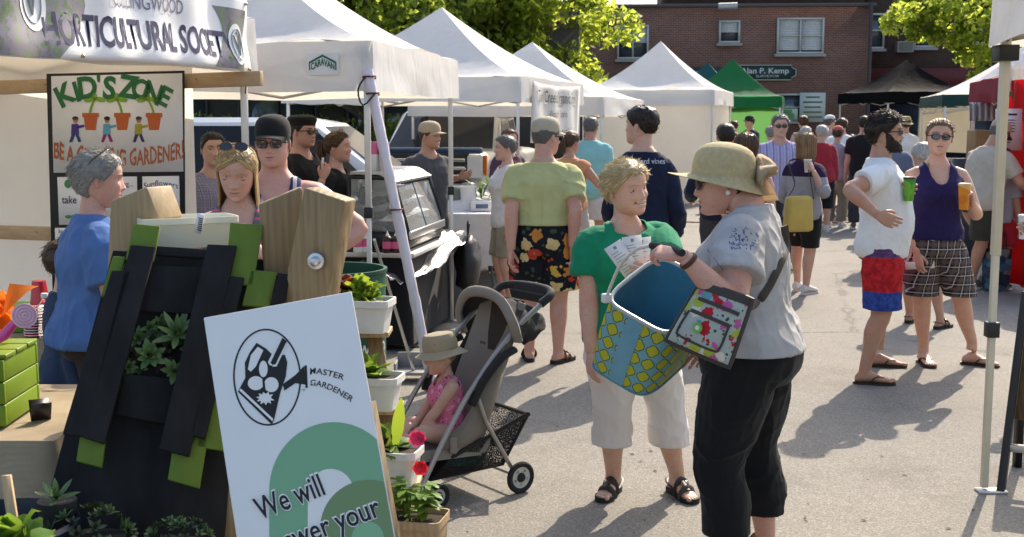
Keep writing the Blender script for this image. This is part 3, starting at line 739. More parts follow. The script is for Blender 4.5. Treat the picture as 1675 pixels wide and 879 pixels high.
        return mb.build('sunglasses' if kind == 'sun' else 'glasses', [lens, fm], s.root, world=False, sharp=30)
    def add(s, name, mb, m, sharp=40, **k):
        "a part given in world coordinates"
        return mb.build(name, m, s.root, world=True, sharp=sharp, **k)
# ================================================================ setting: ground
@once
def m_asphalt():
    q = NT('asphalt'); c = q.co()
    big = q.noise(c, .35, 4, .6); mid = q.noise(c, 3.5, 5, .6); fine = q.noise(c, 170, 2, .7)
    b = q.ramp(q.math('ADD', q.math('MULTIPLY', big, .55), q.math('MULTIPLY', mid, .45)), [(.32, (.180, .165, .138)), (.68, (.236, .218, .184))])
    vo = q.n('TexVoronoi', {'Vector': c, 'Scale': 150.0}).outputs[1]
    sp = q.n('SeparateColor', {0: vo}).outputs[0]
    b = q.mix(.55, b, q.ramp(sp, [(.0, (.10, .094, .085)), (.35, (.19, .178, .158)), (.75, (.24, .225, .20)), (1, (.38, .365, .33))]))
    # stains and old patches
    st = q.ramp(q.noise(q.co((1, 1, 1), loc=(3.1, 1.7, 0)), 1.3, 5, .7), [(.52, (1, 1, 1)), (.60, (.90, .895, .89)), (.74, (.80, .79, .78))]); b = q.mix(1, b, st, 'MULTIPLY')
    cr = q.n('TexVoronoi', {'Vector': q.co((.16, .16, .16), loc=(.3, .2, 0)), 'Scale': 1.0, 'Randomness': 1.0}, feature='DISTANCE_TO_EDGE')
    dn = q.math('ADD', cr.outputs[0], q.math('MULTIPLY', q.math('SUBTRACT', q.noise(c, 2.4, 5, .7), .5), .05))
    b = q.mix(1, b, q.ramp(q.math('ABSOLUTE', dn), [(.0, (.60, .59, .58)), (.0022, (.66, .65, .64)), (.0045, (1, 1, 1))]), 'MULTIPLY')
    h = q.math('ADD', q.math('MULTIPLY', fine, .6), q.math('MULTIPLY', sp, .5))
    return q.bsdf(b, .86, 0, q.bump(h, .55, .006), .3)
g = MB(); g.grid(lambda u, v: V(-150 + 300 * u, -30 + 330 * v, 0), 8, 8)
tag(g.build('ground', m_asphalt(), smooth=False), 'sunlit pale grey asphalt of the car park', None, None, 'structure')
# distant pale pavement strip by the brick building
mb = MB(); mb.box((8, 42.4, .06), (40, 3, .12)); tag(mb.build('pavement', mat('pavement', (.34, .33, .31), .9, var=.12, bump=.3, bs=40), bevel=.01), kind='structure')

rs = np.random.RandomState(8); mb = MB()
for k in range(90):
    p = G(rs.uniform(700, 1675), rs.uniform(420, 879), .003); L = rs.uniform(.006, .018); a = rs.uniform(0, 6.28); x = V(math.cos(a), math.sin(a), 0) * L; y = V(-math.sin(a), math.cos(a), .2) * L * .45
    mb.add([p - x, p + y, p + x + V(0, 0, .003), p - y + V(0, 0, .004)], [(0, 1, 2, 3)])
tag(mb.build('debris', mat('dry leaf bits', (.07, .055, .035), .9), smooth=False), 'scattered dry leaf bits and grit on the asphalt', kind='stuff')
# ---------------------------------------------------------------- buildings
@once
def m_brick(name, c1, c2, mort, sc):
    q = NT('brick ' + name); t = q.n('TexCoord'); s = q.n('SeparateXYZ', {0: t.outputs['Object']})
    v = q.n('CombineXYZ', {0: q.math('ADD', s.outputs[0], s.outputs[1]), 1: s.outputs[2], 2: 0.0})
    b = q.n('TexBrick', {'Vector': v.outputs[0], 'Color1': (*c1, 1), 'Color2': (*c2, 1), 'Mortar': (*mort, 1), 'Scale': sc, 'Mortar Size': .022, 'Bias': -.1, 'Brick Width': .62, 'Row Height': .22})
    st = q.ramp(q.noise(q.co(), .5, 5, .65), [(.3, (.78, .78, .78)), (.7, (1.1, 1.08, 1.05))])
    col = q.mix(1, b.outputs[0], st, 'MULTIPLY')
    return q.bsdf(col, .9, 0, q.bump(b.outputs[1], -.5, .02), .2)
MGLASS = mat('window glass', (.05, .06, .07), .06, 0, .8)
MBLIND = mat('window blind', (.60, .60, .57), .7, var=.05, vs=3)
WHITE = mat('white paint', (.72, .71, .68), .5, var=.06)
def window(root, x, z, w, h, y, frame_m, cols=1, split=.5, sill=True, blind=True, pane='both'):
    "x centre, z bottom, on the facade plane y (facing -y), in root's local space"
    f = MB(); t = .07
    f.box((x, y - .03, z + h - t / 2), (w, .09, t)); f.box((x, y - .03, z + t / 2), (w, .09, t))
    for sx in (-1, 1): f.box((x + sx * (w - t) / 2, y - .03, z + h / 2), (t, .09, h - 2 * t - .002))
    for i in range(1, cols): f.box((x - w / 2 + w * i / cols, y - .028, z + h / 2), (t * .9, .08, h - 2 * t - .002))
    for i in range(cols): f.box((x - w / 2 + w * (i + .5) / cols, y - .024, z + h * split), (w / cols - t * 1.1, .06, t * .7))
    o = f.build('window', frame_m, root, world=False, smooth=False)
    gl = MB(); gl.box((x, y + .012, z + h / 2), (w - .02, .012, h - .02)); gl.build('pane', MGLASS, o, world=False, smooth=False)
    if blind:
        bl = MB()
        for i in range(cols):
            xx = x - w / 2 + w * (i + .5) / cols; ww = w / cols - t * 1.4; z0 = z + h * (.10 if blind == 'full' else split + .03); z1 = z + h - t
            k = int((z1 - z0) / .06)
            for j in range(k): bl.box((xx, y + .004 - .002, z0 + (j + .5) * (z1 - z0) / k), (ww, .004, (z1 - z0) / k * .9))
        bl.build('blind', MBLIND, o, world=False, smooth=False)
    if sill:
        s_ = MB(); s_.box((x, y - .06, z - .06), (w + .16, .16, .10)); s_.build('sill', mat('sill', (.33, .31, .29), .9, var=.1), o, world=False, smooth=False, bevel=.01)
# left brick building (facade a little turned)
MBR = m_brick('red', (.135, .056, .038), (.18, .078, .052), (.23, .185, .155), 3.4)
MBD = m_brick('brown', (.068, .036, .026), (.090, .050, .036), (.10, .085, .075), 3.4)
br = thing('brick_building', (13.2, 44.6, 0), R(-3), 'red brick building with white windows and a dark green sign', 'building')
# local: x from -22..0, facade at y=0
def bx(px, Y=44.6): return (px - 837.5) / F * Y - 13.2
def bz(py, Y=44.6): return P(837, py, Y)[2]
w_ = MB(); w_.box((-11, 4, 2.93), (22, 8, 5.86)); w_.build('wall', MBR, br, world=False, smooth=False)
w_ = MB(); w_.box((bx(1250) + .3, 5.6, 7.0), (7.6, 6, 2.6)); w_.build('penthouse', MBD, br, world=False, smooth=False)
c_ = MB(); c_.box((-11, 3.98, 5.93), (22.2, 8.14, .12)); c_.build('roof', mat('coping', (.10, .085, .08), .8), br, world=False, smooth=False)
fr_w = mat('window frame paint', (.50, .49, .45), .6)
for (x0, x1, y0, y1, cols, bl) in ((1265, 1340, 29, 88, 2, 'full'), (1172, 1206, 33, 70, 1, True), (1008, 1059, 40, 96, 2, True)):
    window(br, bx((x0 + x1) / 2), bz(y1), (x1 - x0) / F * 44.7, bz(y0) - bz(y1), -.02, fr_w, cols, .5, True, bl)
window(br, bx(1290), bz(198), 1.0, 1.0, -.02, fr_w, 1, .5, True, False)
# fascia sign
sg = thing('shop_sign', (13.2, 44.5, 0), R(-3), 'dark green wooden name sign on the red brick wall', 'sign')
x0, x1, z0, z1 = bx(1186), bx(1296), bz(131), bz(107); ch = .16
poly = [(x0, z0), (x1 - ch, z0), (x1 - ch, z0 + ch * .5), (x1, z0 + ch), (x1, z1 - ch), (x1 - ch, z1 - ch * .5), (x1 - ch, z1), (x0, z1)]
b_ = MB(); b_.prism(poly, lambda u, v, t: V(u, -.06 + t, v), .05); b_.build('board', mat('sign green', (.018, .045, .040), .5), sg, world=False, smooth=False)
e_ = MB(); e_.tube([V(u, -.065, v) for u, v in poly], .022, 4, closed=True); e_.build('border', mat('sign gold', (.40, .38, .30), .5), sg, world=False)
l_ = MB(); xm = (x0 + x1) / 2 + .12
text(l_, 'Alan P. Kemp', lambda x, y: V(xm + x, -.066, z1 - .29 + y), .20, 1.75, .02); text(l_, 'SURVEYOR', lambda x, y: V(xm + .1 + x, -.066, z0 + .10 + y), .085, .85, .0)
l_.build('lettering', mat('sign letters', (.55, .55, .50), .6), sg, world=False, smooth=False)
sg2 = thing('shop_sign', (13.2, 44.5, 0), R(-3), 'long dark green name board half hidden behind the teal tent peak', 'sign')
b_ = MB(); b_.box((bx(1150), -.035, (bz(132) + bz(110)) / 2), (2.3, .05, bz(110) - bz(132))); b_.build('board', mat('sign green', (.018, .045, .040), .5), sg2, world=False, smooth=False)
l_ = MB(); text(l_, 'NT', lambda x, y: V(bx(1139) + x, -.066, bz(127) + y), .24, .62, .02); l_.build('lettering', mat('sign letters', (.55, .55, .50), .6), sg2, world=False, smooth=False)
fl = thing('flood_lamp', (13.2, 44.5, 0), R(-3), 'grey tube flood lamp under the brick roof edge', 'lamp')
b_ = MB(); b_.tube([V(bx(1168), -.35, bz(12)), V(bx(1198), -.35, bz(11))], .13, 12); b_.build('housing', mat('grey metal', (.42, .42, .40), .4, .6), fl, world=False)
b_ = MB(); b_.bar(V(bx(1183), -.28, bz(11.5)), V(bx(1183), 0, bz(8)), .06, .06); b_.build('bracket', mat('grey metal', (.42, .42, .40), .4, .6), fl, world=False)
pp = thing('drain_pipe', (13.28, 44.5, 0), R(-3), 'dark drain pipe at the corner of the red brick building', 'pipe')
b_ = MB(); b_.tube([V(-.22, -.14, 0), V(-.22, -.14, 6.0)], .06, 8); b_.build('pipe', mat('dark metal', (.05, .045, .045), .5), pp, world=False)
# posters by the door
def poster(x0, x1, y0, y1, label, col, ink):
    o = thing('wall_poster', (13.2, 44.4, 0), R(-3), label, 'poster'); b = MB(); b.box((bx((x0 + x1) / 2), -.0, (bz(y0) + bz(y1)) / 2), ((x1 - x0) / F * 44.6, .03, bz(y0) - bz(y1))); b.build('board', mat('poster %s' % (col,), col, .7), o, world=False, smooth=False)
    b = MB(); rn = random.Random(x0)
    for i in range(5):
        xc = bx(x0 + (x1 - x0) * .5); zc = bz(y0 + (y1 - y0) * (.15 + .17 * i)); wd = (x1 - x0) / F * 44.6 * rn.uniform(.4, .8)
        b.box((xc, -.018, zc), (wd, .004, .06))
    b.build('print', mat('ink %s' % (ink,), ink, .7), o, world=False, smooth=False)
poster(1303, 1344, 152, 200, 'large white poster with a sketched plant on the brick wall', (.52, .54, .47), (.12, .16, .08))
poster(1268, 1300, 178, 196, 'small green and white notice beside the shop window', (.42, .50, .36), (.10, .25, .08))
# right dark building
bd = thing('brown_brick_building', (13.75, 47.5, 0), R(-3), 'dark brown brick building with a dull red fascia', 'building')
w_ = MB(); w_.box((4.4, 4, 4.5), (8.8, 8, 9.0)); w_.build('wall', MBD, bd, world=False, smooth=False)
def cx(px, Y=47.4): return (px - 837.5) / F * Y - 13.75
def cz(py, Y=47.4): return P(837, py, Y)[2]
for (x0, x1, y0, y1) in ((1401, 1437, 22, 80), (1484, 1519, 20, 78), (1560, 1592, 15, 72)):
    window(bd, cx((x0 + x1) / 2), cz(y1), (x1 - x0) / F * 47.4, cz(y0) - cz(y1), -.02, fr_w, 1, .52, True, False)
f_ = MB(); f_.box((4.4, -.15, (cz(112) + cz(141)) / 2), (8.8, .3, cz(112) - cz(141))); f_.build('fascia', mat('dull red fascia', (.13, .03, .028), .7, var=.15), bd, world=False, smooth=False)
f_ = MB(); f_.box((4.4, -.03, 1.25), (8.7, .06, 2.5)); f_.build('shop_front', mat('dark shop front', (.025, .025, .03), .25), bd, world=False, smooth=False)
ac = thing('air_conditioner', (13.75, 47.3, 0), R(-3), 'beige window air conditioner below the upper windows', 'air conditioner')
b_ = MB(); b_.box((cx(1466), -.1, cz(78)), (.62, .45, .42)); b_.build('housing', mat('beige metal', (.32, .30, .26), .6), ac, world=False, bevel=.02)
b_ = MB(); [b_.box((cx(1466), -.33, cz(78) - .16 + .045 * i), (.54, .012, .02)) for i in range(8)]; b_.build('grille', mat('dark metal', (.05, .045, .045), .5), ac, world=False, smooth=False)
bc = thing('grey_stone_building', (19.2, 46.0, 0), R(-3), 'pale grey stone building behind the overhanging branch', 'building')
w_ = MB(); w_.box((6, 4, 4), (12, 8, 8)); w_.build('wall', mat('grey stone', (.27, .26, .24), .9, var=.2, bump=.3, bs=12), bc, world=False, smooth=False)
window(bc, .9, 4.1, .8, 1.6, -.02, fr_w, 1, .5, True, False)
# left: dark shop row behind the parked cars
bs = thing('dark_shop_building', (-14, 33, 0), R(6), 'low dark shop building behind the parked cars', 'building')
w_ = MB(); w_.box((6, 4, 2.4), (20, 8, 4.8)); w_.build('wall', mat('dark stucco', (.06, .055, .05), .9, var=.25, vs=1.5), bs, world=False, smooth=False)
for x in (-1.5, 1.5, 4.5, 7.5, 10.5): window(bs, x, .7, 2.2, 1.9, -.02, mat('dark metal', (.05, .045, .045), .5), 2, .99, False, False)
# white railing
rl = thing('white_railing', (*P(1396, 220, 41)[:2], 0), R(-3), 'low white picket railing beyond the crowd', 'fence')
b_ = MB(); [b_.box((i * .14 - .35, 0, .72), (.07, .03, 1.0)) for i in range(6)]; b_.build('picket', WHITE, rl, world=False, smooth=False)
b_ = MB(); b_.box((.0, -.03, 1.20), (.9, .06, .08)); b_.box((.0, -.03, .35), (.9, .06, .08)); b_.build('rail', WHITE, rl, world=False, smooth=False)

# ---------------------------------------------------------------- trees
@once
def m_leaf(name, col, tcol, tw):
    q = NT('leaf ' + name); oi = q.math('ADD', q.math('MULTIPLY', q.noise(q.co(), 2.2, 3, .6), .55), q.math('MULTIPLY', q.n('NewGeometry').outputs['Random Per Island'], .45))
    c = q.ramp(oi, [(.2, tuple(x * .55 for x in col)), (.5, col), (.8, (col[0] * 1.6, col[1] * 1.35, col[2] * 1.2))]); t = q.ramp(oi, [(.2, tuple(x * .55 for x in tcol)), (.5, tcol), (.8, (tcol[0] * 1.35, tcol[1] * 1.15, tcol[2] * 1.2))])
    return q.bsdf(c, .5, 0, None, .35, t, tw)
BARK = mat('bark', (.07, .055, .042), .95, var=.3, vs=9, bump=.8, bs=14, bd=.03, stretch=(1, 1, .25))
def leaf_cloud(mb, centers, rad, n, size, rs, flat=.7):
    for c in centers:
        r = rad * rs.uniform(.6, 1.25); k = int(n * rs.uniform(.7, 1.2))
        d = rs.normal(size=(k, 3)); d /= np.linalg.norm(d, axis=1, keepdims=True); p = c + d * (r * rs.uniform(.45, 1.0, (k, 1)) ** .6) * V(1.1, 1.1, flat)
        for i in range(k):
            L = size * rs.uniform(.6, 1.3); up = nrm(rs.normal(size=3) + V(0, 0, .6)); x = nrm(np.cross(up, rs.normal(size=3))); y = np.cross(up, x)
            q = p[i]; dr = up * L * .18
            mb.add([q - x * L * .5, q + y * L * .30 - x * L * .12 + dr, q + x * L * .5, q - y * L * .30 - x * L * .12 + dr], [(0, 3, 2, 1)] if i % 2 else [(0, 1, 2, 3)])
def tree(loc, h, trunk_h, rad, label, name='maple_tree', n=46, seed=1, leafn=170, size=.2, lm=None, cz_=None, group=None, clump=.95, trunk=.22):
    rs = np.random.RandomState(seed); t = thing(name, (loc[0], loc[1], 0), 0, label, 'tree', group); lm = lm or m_leaf('maple', (.085, .13, .022), (.30, .40, .05), .5)
    tk = MB(); top = V(rs.uniform(-.3, .3), rs.uniform(-.3, .3), trunk_h); tk.tube(resample([V(0, 0, -.1), V(.05, .02, trunk_h * .4), top], 8), np.linspace(trunk * 1.25, trunk * .8, 8), 12)
    cs = []; zc = trunk_h + (h - trunk_h) * .5
    for i in range(n):
        u = nrm(rs.normal(size=3)); rr = rs.uniform(.35, 1.0) ** .55
        c = V(u[0] * rad * rr, u[1] * rad * rr, zc + u[2] * (h - trunk_h) * .52 * rr)
        if c[2] < trunk_h * .8: continue
        cs.append(c)
        if i % 3 == 0: mid = top * .5 + c * .5 + V(0, 0, -.3); tk.tube(resample([top - V(0, 0, .3), mid, c], 6), np.linspace(trunk * .42, .02, 6), 6)
    tk.build('trunk', BARK, t, world=False)
    lv = MB(); leaf_cloud(lv, cs, clump, leafn, size, rs); lv.build('crown', lm, t, world=False, smooth=False)
    return t
LFA = m_leaf('maple', (.10, .145, .022), (.60, .72, .10), .68); LFB = m_leaf('dark maple', (.075, .12, .022), (.44, .56, .08), .62)
tree(P(842, 200, 36)[:2], 7.4, 2.0, 3.1, 'bright green maple at the right end of the row behind the white tents', seed=3, n=60, lm=LFA, leafn=330, size=.26)
tree(P(735, 200, 34)[:2], 8.2, 2.2, 3.0, 'leafy maple behind the tallest white tent peak', seed=5, n=58, lm=LFA, leafn=310, size=.26)
tree(P(590, 200, 31)[:2], 8.4, 2.0, 3.2, 'darker green maple to the left of the tall white tent peak', seed=8, n=58, lm=LFB, leafn=290, size=.26)
tree(P(420, 200, 38)[:2], 9.5, 2.2, 4.0, 'maple behind the logo tent, mostly hidden by its roof', seed=9, n=50, lm=LFB, leafn=170, size=.26)
tree(P(120, 200, 30)[:2], 9.0, 2.2, 4.0, 'maple behind the banner tent, mostly hidden by canvas', seed=10, n=30, lm=LFB, leafn=140, size=.26)
# right tree: trunk behind the stalls, branch hanging over
def right_tree():
    rs = np.random.RandomState(21); Y = 27; b = P(1665, 200, Y); t = thing('maple_tree', (b[0], b[1], 0), 0, 'sunlit maple branch hanging over the dark brick building', 'tree')
    tk = MB(); base = V(b[0], b[1], 0); top = V(b[0] + .1, b[1], 4.6)
    tk.tube(resample([base, base * .5 + top * .5 + V(.1, 0, 0), top], 8), np.linspace(.22, .15, 8), 12); cs = []
    for (px, py, r) in ((1480, 22, .5), (1505, 38, .5), (1545, 20, .6), (1580, 40, .6), (1530, 62, .35), (1600, 75, .5), (1555, 5, .6), (1500, 5, .5), (1610, 20, .7), (1590, 95, .35), (1640, 50, .7), (1660, 10, .8), (1495, 60, .22), (1570, 68, .3), (1650, 90, .5), (1540, -20, .7), (1610, -30, .8), (1480, -20, .5), (1680, -40, .9), (1700, 40, .9), (1720, 90, .8), (1760, 30, 1.0), (1690, 100, .5)):
        c = P(px, py, Y + rs.uniform(-.8, .8)); cs.append((c, r)); tk.tube(resample([top - V(0, 0, .5), (top + c) / 2 + V(0, 0, .35), c], 6), np.linspace(.07, .012, 6), 6)
    tk.build('trunk', BARK, t); lv = MB()
    for c, r in cs: leaf_cloud(lv, [c, c + rs.normal(size=3) * .3], r * .9, 150, .17, rs)
    lv.build('crown', LFA, t, smooth=False)
right_tree()
def hedge(pts, h, label, seed):
    rs = np.random.RandomState(seed); t = thing('hedge', (pts[0][0], pts[0][1], 0), 0, label, 'hedge'); cs = []
    for i in range(26):
        u = i / 25; p = V(*pts[0], 0) * (1 - u) + V(*pts[1], 0) * u
        for z in (h * .3, h * .75): cs.append(p + V(rs.uniform(-.2, .2), rs.uniform(-.2, .2), z))
    lv = MB(); leaf_cloud(lv, cs, h * .33, 70, .16, rs); lv.build('foliage', LFB, t, smooth=False)
hedge(((-9.5, 29), (-2.2, 31)), 1.9, 'dark clipped hedge behind the parked pickup', 4)

# ---------------------------------------------------------------- tents
@once
def m_canvas(name, col, tcol, tw, sp=.25):
    q = NT('canvas ' + name); c = q.co(); st = q.noise(c, 1.6, 5, .65); nz = q.noise(q.co((1, 1, .5)), 5, 3, .5, .6)
    cc = q.ramp(st, [(.22, tuple(x * .80 for x in col)), (.42, tuple(x * .94 for x in col)), (.62, col)])
    return q.bsdf(cc, .7, 0, q.bump(nz, .4, .035), sp, q.ramp(st, [(.2, tuple(x * .9 for x in tcol)), (.7, tcol)]), tw)
CANVAS = m_canvas('white', (.80, .79, .78), (.84, .78, .66), .36)
CANVASW = m_canvas('white wall', (.78, .77, .75), (.90, .85, .76), .68)
STEEL = mat('tent steel', (.60, .59, .56), .38, .55, var=.06); BLACKP = mat('black plastic', (.02, .02, .02), .45); GREYP = mat('grey plastic', (.25, .25, .25), .5)
def tent(c0, ang, a, z0, z1, pk, label, cm=CANVAS, vm=None, b=None, walls=(), group='pop-up tents lining the aisle', wm=None, seed=1, legs=(0, 1, 2, 3), sag=.10, z0s=None, stripe=None, legm=STEEL, e2s=-1, name='canopy_tent', pinch=1.42, skipv=(), truss=True, clz=1.12, brz=None):
    "c0: near corner on the aisle, e1 runs away along the aisle, e2 away from the aisle"
    b = b or a; A = R(ang); e1 = V(math.sin(A), math.cos(A), 0); e2 = V(-math.cos(A), math.sin(A), 0) * (1 if e2s == -1 else -1); c0 = V(c0[0], c0[1], 0)
    t = thing(name, c0 + (e1 * a + e2 * b) / 2, 0, label, 'tent', group)
    cen = c0 + e1 * a / 2 + e2 * b / 2
    def Q(u, v, z): return cen + e1 * u * a / 2 + e2 * v * b / 2 + V(0, 0, z)
    cn = MB(); N = 14
    for k in range(4):   # four roof faces
        def fn(s_, r_, k=k):
            x = (s_ * 2 - 1) * (1 - r_); y = 1 - r_; u, v = ((x, -y), (y, x), (-x, y), (-y, -x))[k]
            h = (r_ ** pinch); z = z1 + (pk - z1) * h - sag * math.sin(PI * min(1, r_ * 1.15)) * (1 - abs(s_ * 2 - 1) ** 2) * (1 - r_ * .5)
            z += (.026 * float(vnoise(np.array([[u * 2.6 + seed, v * 2.6, k]]), seed)[0]) + .012 * float(vnoise(np.array([[u * 7 + seed, v * 7, k]]), seed)[0])) * (1 - r_) * (1 - abs(s_ * 2 - 1) ** 6)
            return Q(u * 1.012, v * 1.012, z + .006)
        cn.grid(fn, N, N)
    cn.build('canopy', cm, t, sharp=0, solid=0)
    cor = [(-1, -1), (1, -1), (1, 1), (-1, 1)]    # (u,v): 0 near aisle, 1 far aisle, 2 far back, 3 near back
    for k in range(4):
        if k in skipv: continue
        p, q = cor[k], cor[(k + 1) % 4]; vb = MB()
        def fv(s_, r_):
            u = p[0] + (q[0] - p[0]) * s_; v = p[1] + (q[1] - p[1]) * s_; edge = math.sin(PI * s_)
            wv = .018 * float(vnoise(np.array([[u * 4 + seed + k, v * 4, r_ * 2]]), seed)[0]) * edge * r_; f = 1.014 + wv + .006 * r_
            dz = .018 * edge * float(vnoise(np.array([[u * 2 + k, v * 2 + seed, 5.]]), 3)[0])
            return Q(u * f, v * f, z1 + (z0 - z1) * r_ + (dz if r_ > .1 else 0))
        vb.grid(fv, 26, 6); vb.build('valance', vm or cm, t, sharp=0)
    fr = MB()
    if truss:
        for k in range(4):
            p, q = cor[k], cor[(k + 1) % 4]; zt, zb = z1 - .05, z1 - .30; f = .975; P0, P1 = Q(p[0] * f, p[1] * f, 0), Q(q[0] * f, q[1] * f, 0)
            for h in (0, .5):
                a0 = P0 + (P1 - P0) * h; a1 = P0 + (P1 - P0) * (h + .5)
                fr.bar(a0 + V(0, 0, zt), a1 + V(0, 0, zb), .012, .024); fr.bar(a0 + V(0, 0, zb), a1 + V(0, 0, zt), .012, .024)
        zt = z1 - .05
        for u, v in ((0, -1), (1, 0), (0, 1), (-1, 0)): fr.bar(Q(u * .975, v * .975, z1 - .06), Q(0, 0, pk - .75), .014, .026)
        fr.bar(Q(0, 0, pk - .8), Q(0, 0, pk - .03), .03, .03, up=(1, 0, 0))
        fr.build('frame', legm, t, smooth=False)
    for i in legs:
        u, v = cor[i]; f = .978; lb = MB(); p = Q(u * f, v * f, 0)
        lb.box(p + V(0, 0, .62), (.030, .030, 1.20)); lb.box(p + V(0, 0, (1.1 + z1) / 2), (.038, .038, z1 - 1.1), None, 0)
        lg = lb.build('leg', legm, t, smooth=False, bevel=.003)
        cb = MB(); cb.box(p + V(0, 0, brz or z1 - .08), (.065, .065, .10) if not brz else (.09, .09, .07)); cb.build('bracket', BLACKP, lg, smooth=False, bevel=.004); cb = MB(); cb.box(p + V(0, 0, clz), (.055, .055, .07)); cb.build('leg_clamp', BLACKP, lg, smooth=False, bevel=.004)
        ft = MB(); ft.box(p + V(.03, -.01, .006), (.13, .07, .012)); ft.build('foot', STEEL, lg, smooth=False)
    for wl in walls:
        k, s0, s1, zb = wl; p, q = cor[k], cor[(k + 1) % 4]; wb = MB()
        def fw(s_, r_):
            s2 = s0 + (s1 - s0) * s_; u = p[0] + (q[0] - p[0]) * s2; v = p[1] + (q[1] - p[1]) * s2; n = float(vnoise(np.array([[u * 3 + seed, v * 3 + k, r_ * 1.2]]), seed)[0]); f = .955 + .012 * n * r_
            return Q(u * f, v * f, zb + (z1 - .1 - zb) * (1 - r_))
        wb.grid(fw, 30, 12); wb.build('side_wall', wm or CANVASW, t, sharp=0)
    return t, Q
AN = 16.9
# 1 banner tent (aisle side faces us), 2 logo tent, 3.. further along the aisle
t1, Q1 = tent((-2.42, 4.33), AN, 3.0, 1.98, 2.30, 3.2, 'white tent with a flower society banner, nearest on the left', walls=((1, .10, 1, .02),), seed=2, legs=(1, 2, 3), name='canopy_tent', skipv=())
t2, Q2 = tent((-.89, 7.63), 9.3, 2.55, 1.89, 2.20, 3.25, 'white tent with a green logo patch on its valance', seed=3, sag=.16, b=3.0)
t3, Q3 = tent((.09, 13.9), AN, 3.0, 1.92, 2.21, 3.16, 'tall white tent with a farm banner hung on its side', seed=4, sag=.13)
t4, Q4 = tent((1.32, 17.5), AN, 3.0, 1.78, 2.05, 2.95, 'low white tent between the farm banner tent and the walled tent', seed=5, sag=.12)
t5, Q5 = tent((4.08, 24.5), 17.5, 3.0, 2.03, 2.34, 3.42, 'white tent with full white side walls', b=2.75, walls=((3, .0, 1, .02), (0, 0, 1, .02), (1, 0, 1, .02)), seed=6, sag=.14)
CG = m_canvas('green', (.012, .13, .05), (.03, .36, .10), .35); CGW = m_canvas('green wall', (.05, .17, .05), (.17, .42, .12), .45)
t6, Q6 = tent((6.45, 29.0), 14, 2.7, 2.04, 2.30, 3.27, 'green tent with a glowing green back wall', cm=CG, seed=7, walls=((1, 0, 1, .05), (2, 0, 1, .05)), wm=CGW, b=2.5)
CT = m_canvas('teal', (.015, .09, .10), (.03, .2, .2), .3)
t7, Q7 = tent((6.75, 34.5), 14, 2.8, 2.1, 2.36, 3.45, 'teal tent peeking out behind the green tent', cm=CT, seed=8, b=2.6)
CB = m_canvas('black', (.007, .007, .008), (.01, .01, .01), .03, .02)
t8, Q8 = tent(P(1452, 165, 30)[:2], 76, 2.45, 2.16, 2.43, 3.28, 'black tent below the dull red fascia', cm=CB, seed=9, group='tents at the far end of the aisle', b=2.4, walls=((1, 0, 1, .9),), wm=m_canvas('cream', (.62, .55, .42), (.5, .42, .3), .3), legm=STEEL)
CDG = m_canvas('dark green', (.012, .045, .04), (.02, .07, .06), .15)
t9, Q9 = tent(P(1543, 175, 20)[:2], 12, 3.0, 1.95, 2.14, 3.0, 'white topped tent with a dark green valance on the right', cm=CANVAS, vm=CDG, seed=10, e2s=1, group='tents along the right of the aisle')
CR = m_canvas('red', (.17, .008, .026), (.36, .015, .04), .3); CRW = m_canvas('bright red wall', (.52, .012, .012), (.85, .03, .02), .5)
t10, Q10 = tent(P(1588, 170, 15.9)[:2], -168, 3.0, 1.93, 2.20, 3.0, 'crimson tent with a bright red side wall on the right', cm=CR, seed=11, e2s=-1, group='tents along the right of the aisle')
t11, Q11 = tent((2.16, 5.42), 180 + 14, 3.0, 2.03, 2.36, 3.3, 'white tent corner and leg nearest on the right', seed=12, e2s=-1, group='tents along the right of the aisle', sag=.1, clz=.76, brz=2.0, legm=mat('cream tent leg', (.56, .51, .40), .45, .2, var=.08))
# ================================================================ objects
def flat(mb, pts, mi=0):
    "flat polygon from 3-D points"
    return mb.add(pts, [tuple(range(len(pts)))], mi)
def ext(mb, pts, n, t, mi=0):
    "extrude a world polygon by vector n*t"
    pts = [np.asarray(p, float) for p in pts]; k = len(pts); v = pts + [p + np.asarray(n) * t for p in pts]
    return mb.add(v, [tuple(range(k - 1, -1, -1)), tuple(range(k, 2 * k))] + [(i, (i + 1) % k, k + (i + 1) % k, k + i) for i in range(k)], mi)
A1 = R(AN); E1 = V(math.sin(A1), math.cos(A1), 0); E2 = V(-math.cos(A1), math.sin(A1), 0)
INKB = mat('navy ink', (.022, .018, .07), .6); INKK = mat('black ink', (.012, .012, .013), .6); VINYL = mat('white vinyl', (.74, .735, .73), .35, var=.04)
# ---------------------------------------------------------------- banner on the nearest tent
c0 = V(-2.42, 4.33, 0)
def BN(s, z, o=0.0):
    k = s / 3.0; wv = .022 * math.sin(9 * s + 1) * sstep(2.0, 2.4, z) + .012 * math.sin(17 * s)
    bulge = .05 + .035 * float(np.exp(-((z - 2.02) / .10) ** 2))
    return c0 + E1 * s - E2 * (bulge + wv + o) + V(0, 0, z - .012 * math.sin(2.2 * s))
bnr = thing('banner', c0 + E1 * 1.5, 0, 'long white vinyl banner with navy capital letters and a garden picture', 'banner')
b = MB(); b.grid(lambda u, v: BN(.1 + 2.76 * u, 2.40 - .42 * v), 70, 16); b.build('vinyl', VINYL, bnr, sharp=0, solid=.002)
@once
def m_garden():
    q = NT('garden print'); c = q.co(); n = q.noise(c, 9, 5, .7)
    return q.bsdf(q.ramp(n, [(.25, (.03, .05, .015)), (.42, (.10, .15, .05)), (.52, (.22, .17, .24)), (.62, (.16, .22, .09)), (.8, (.40, .42, .34))]), .4)
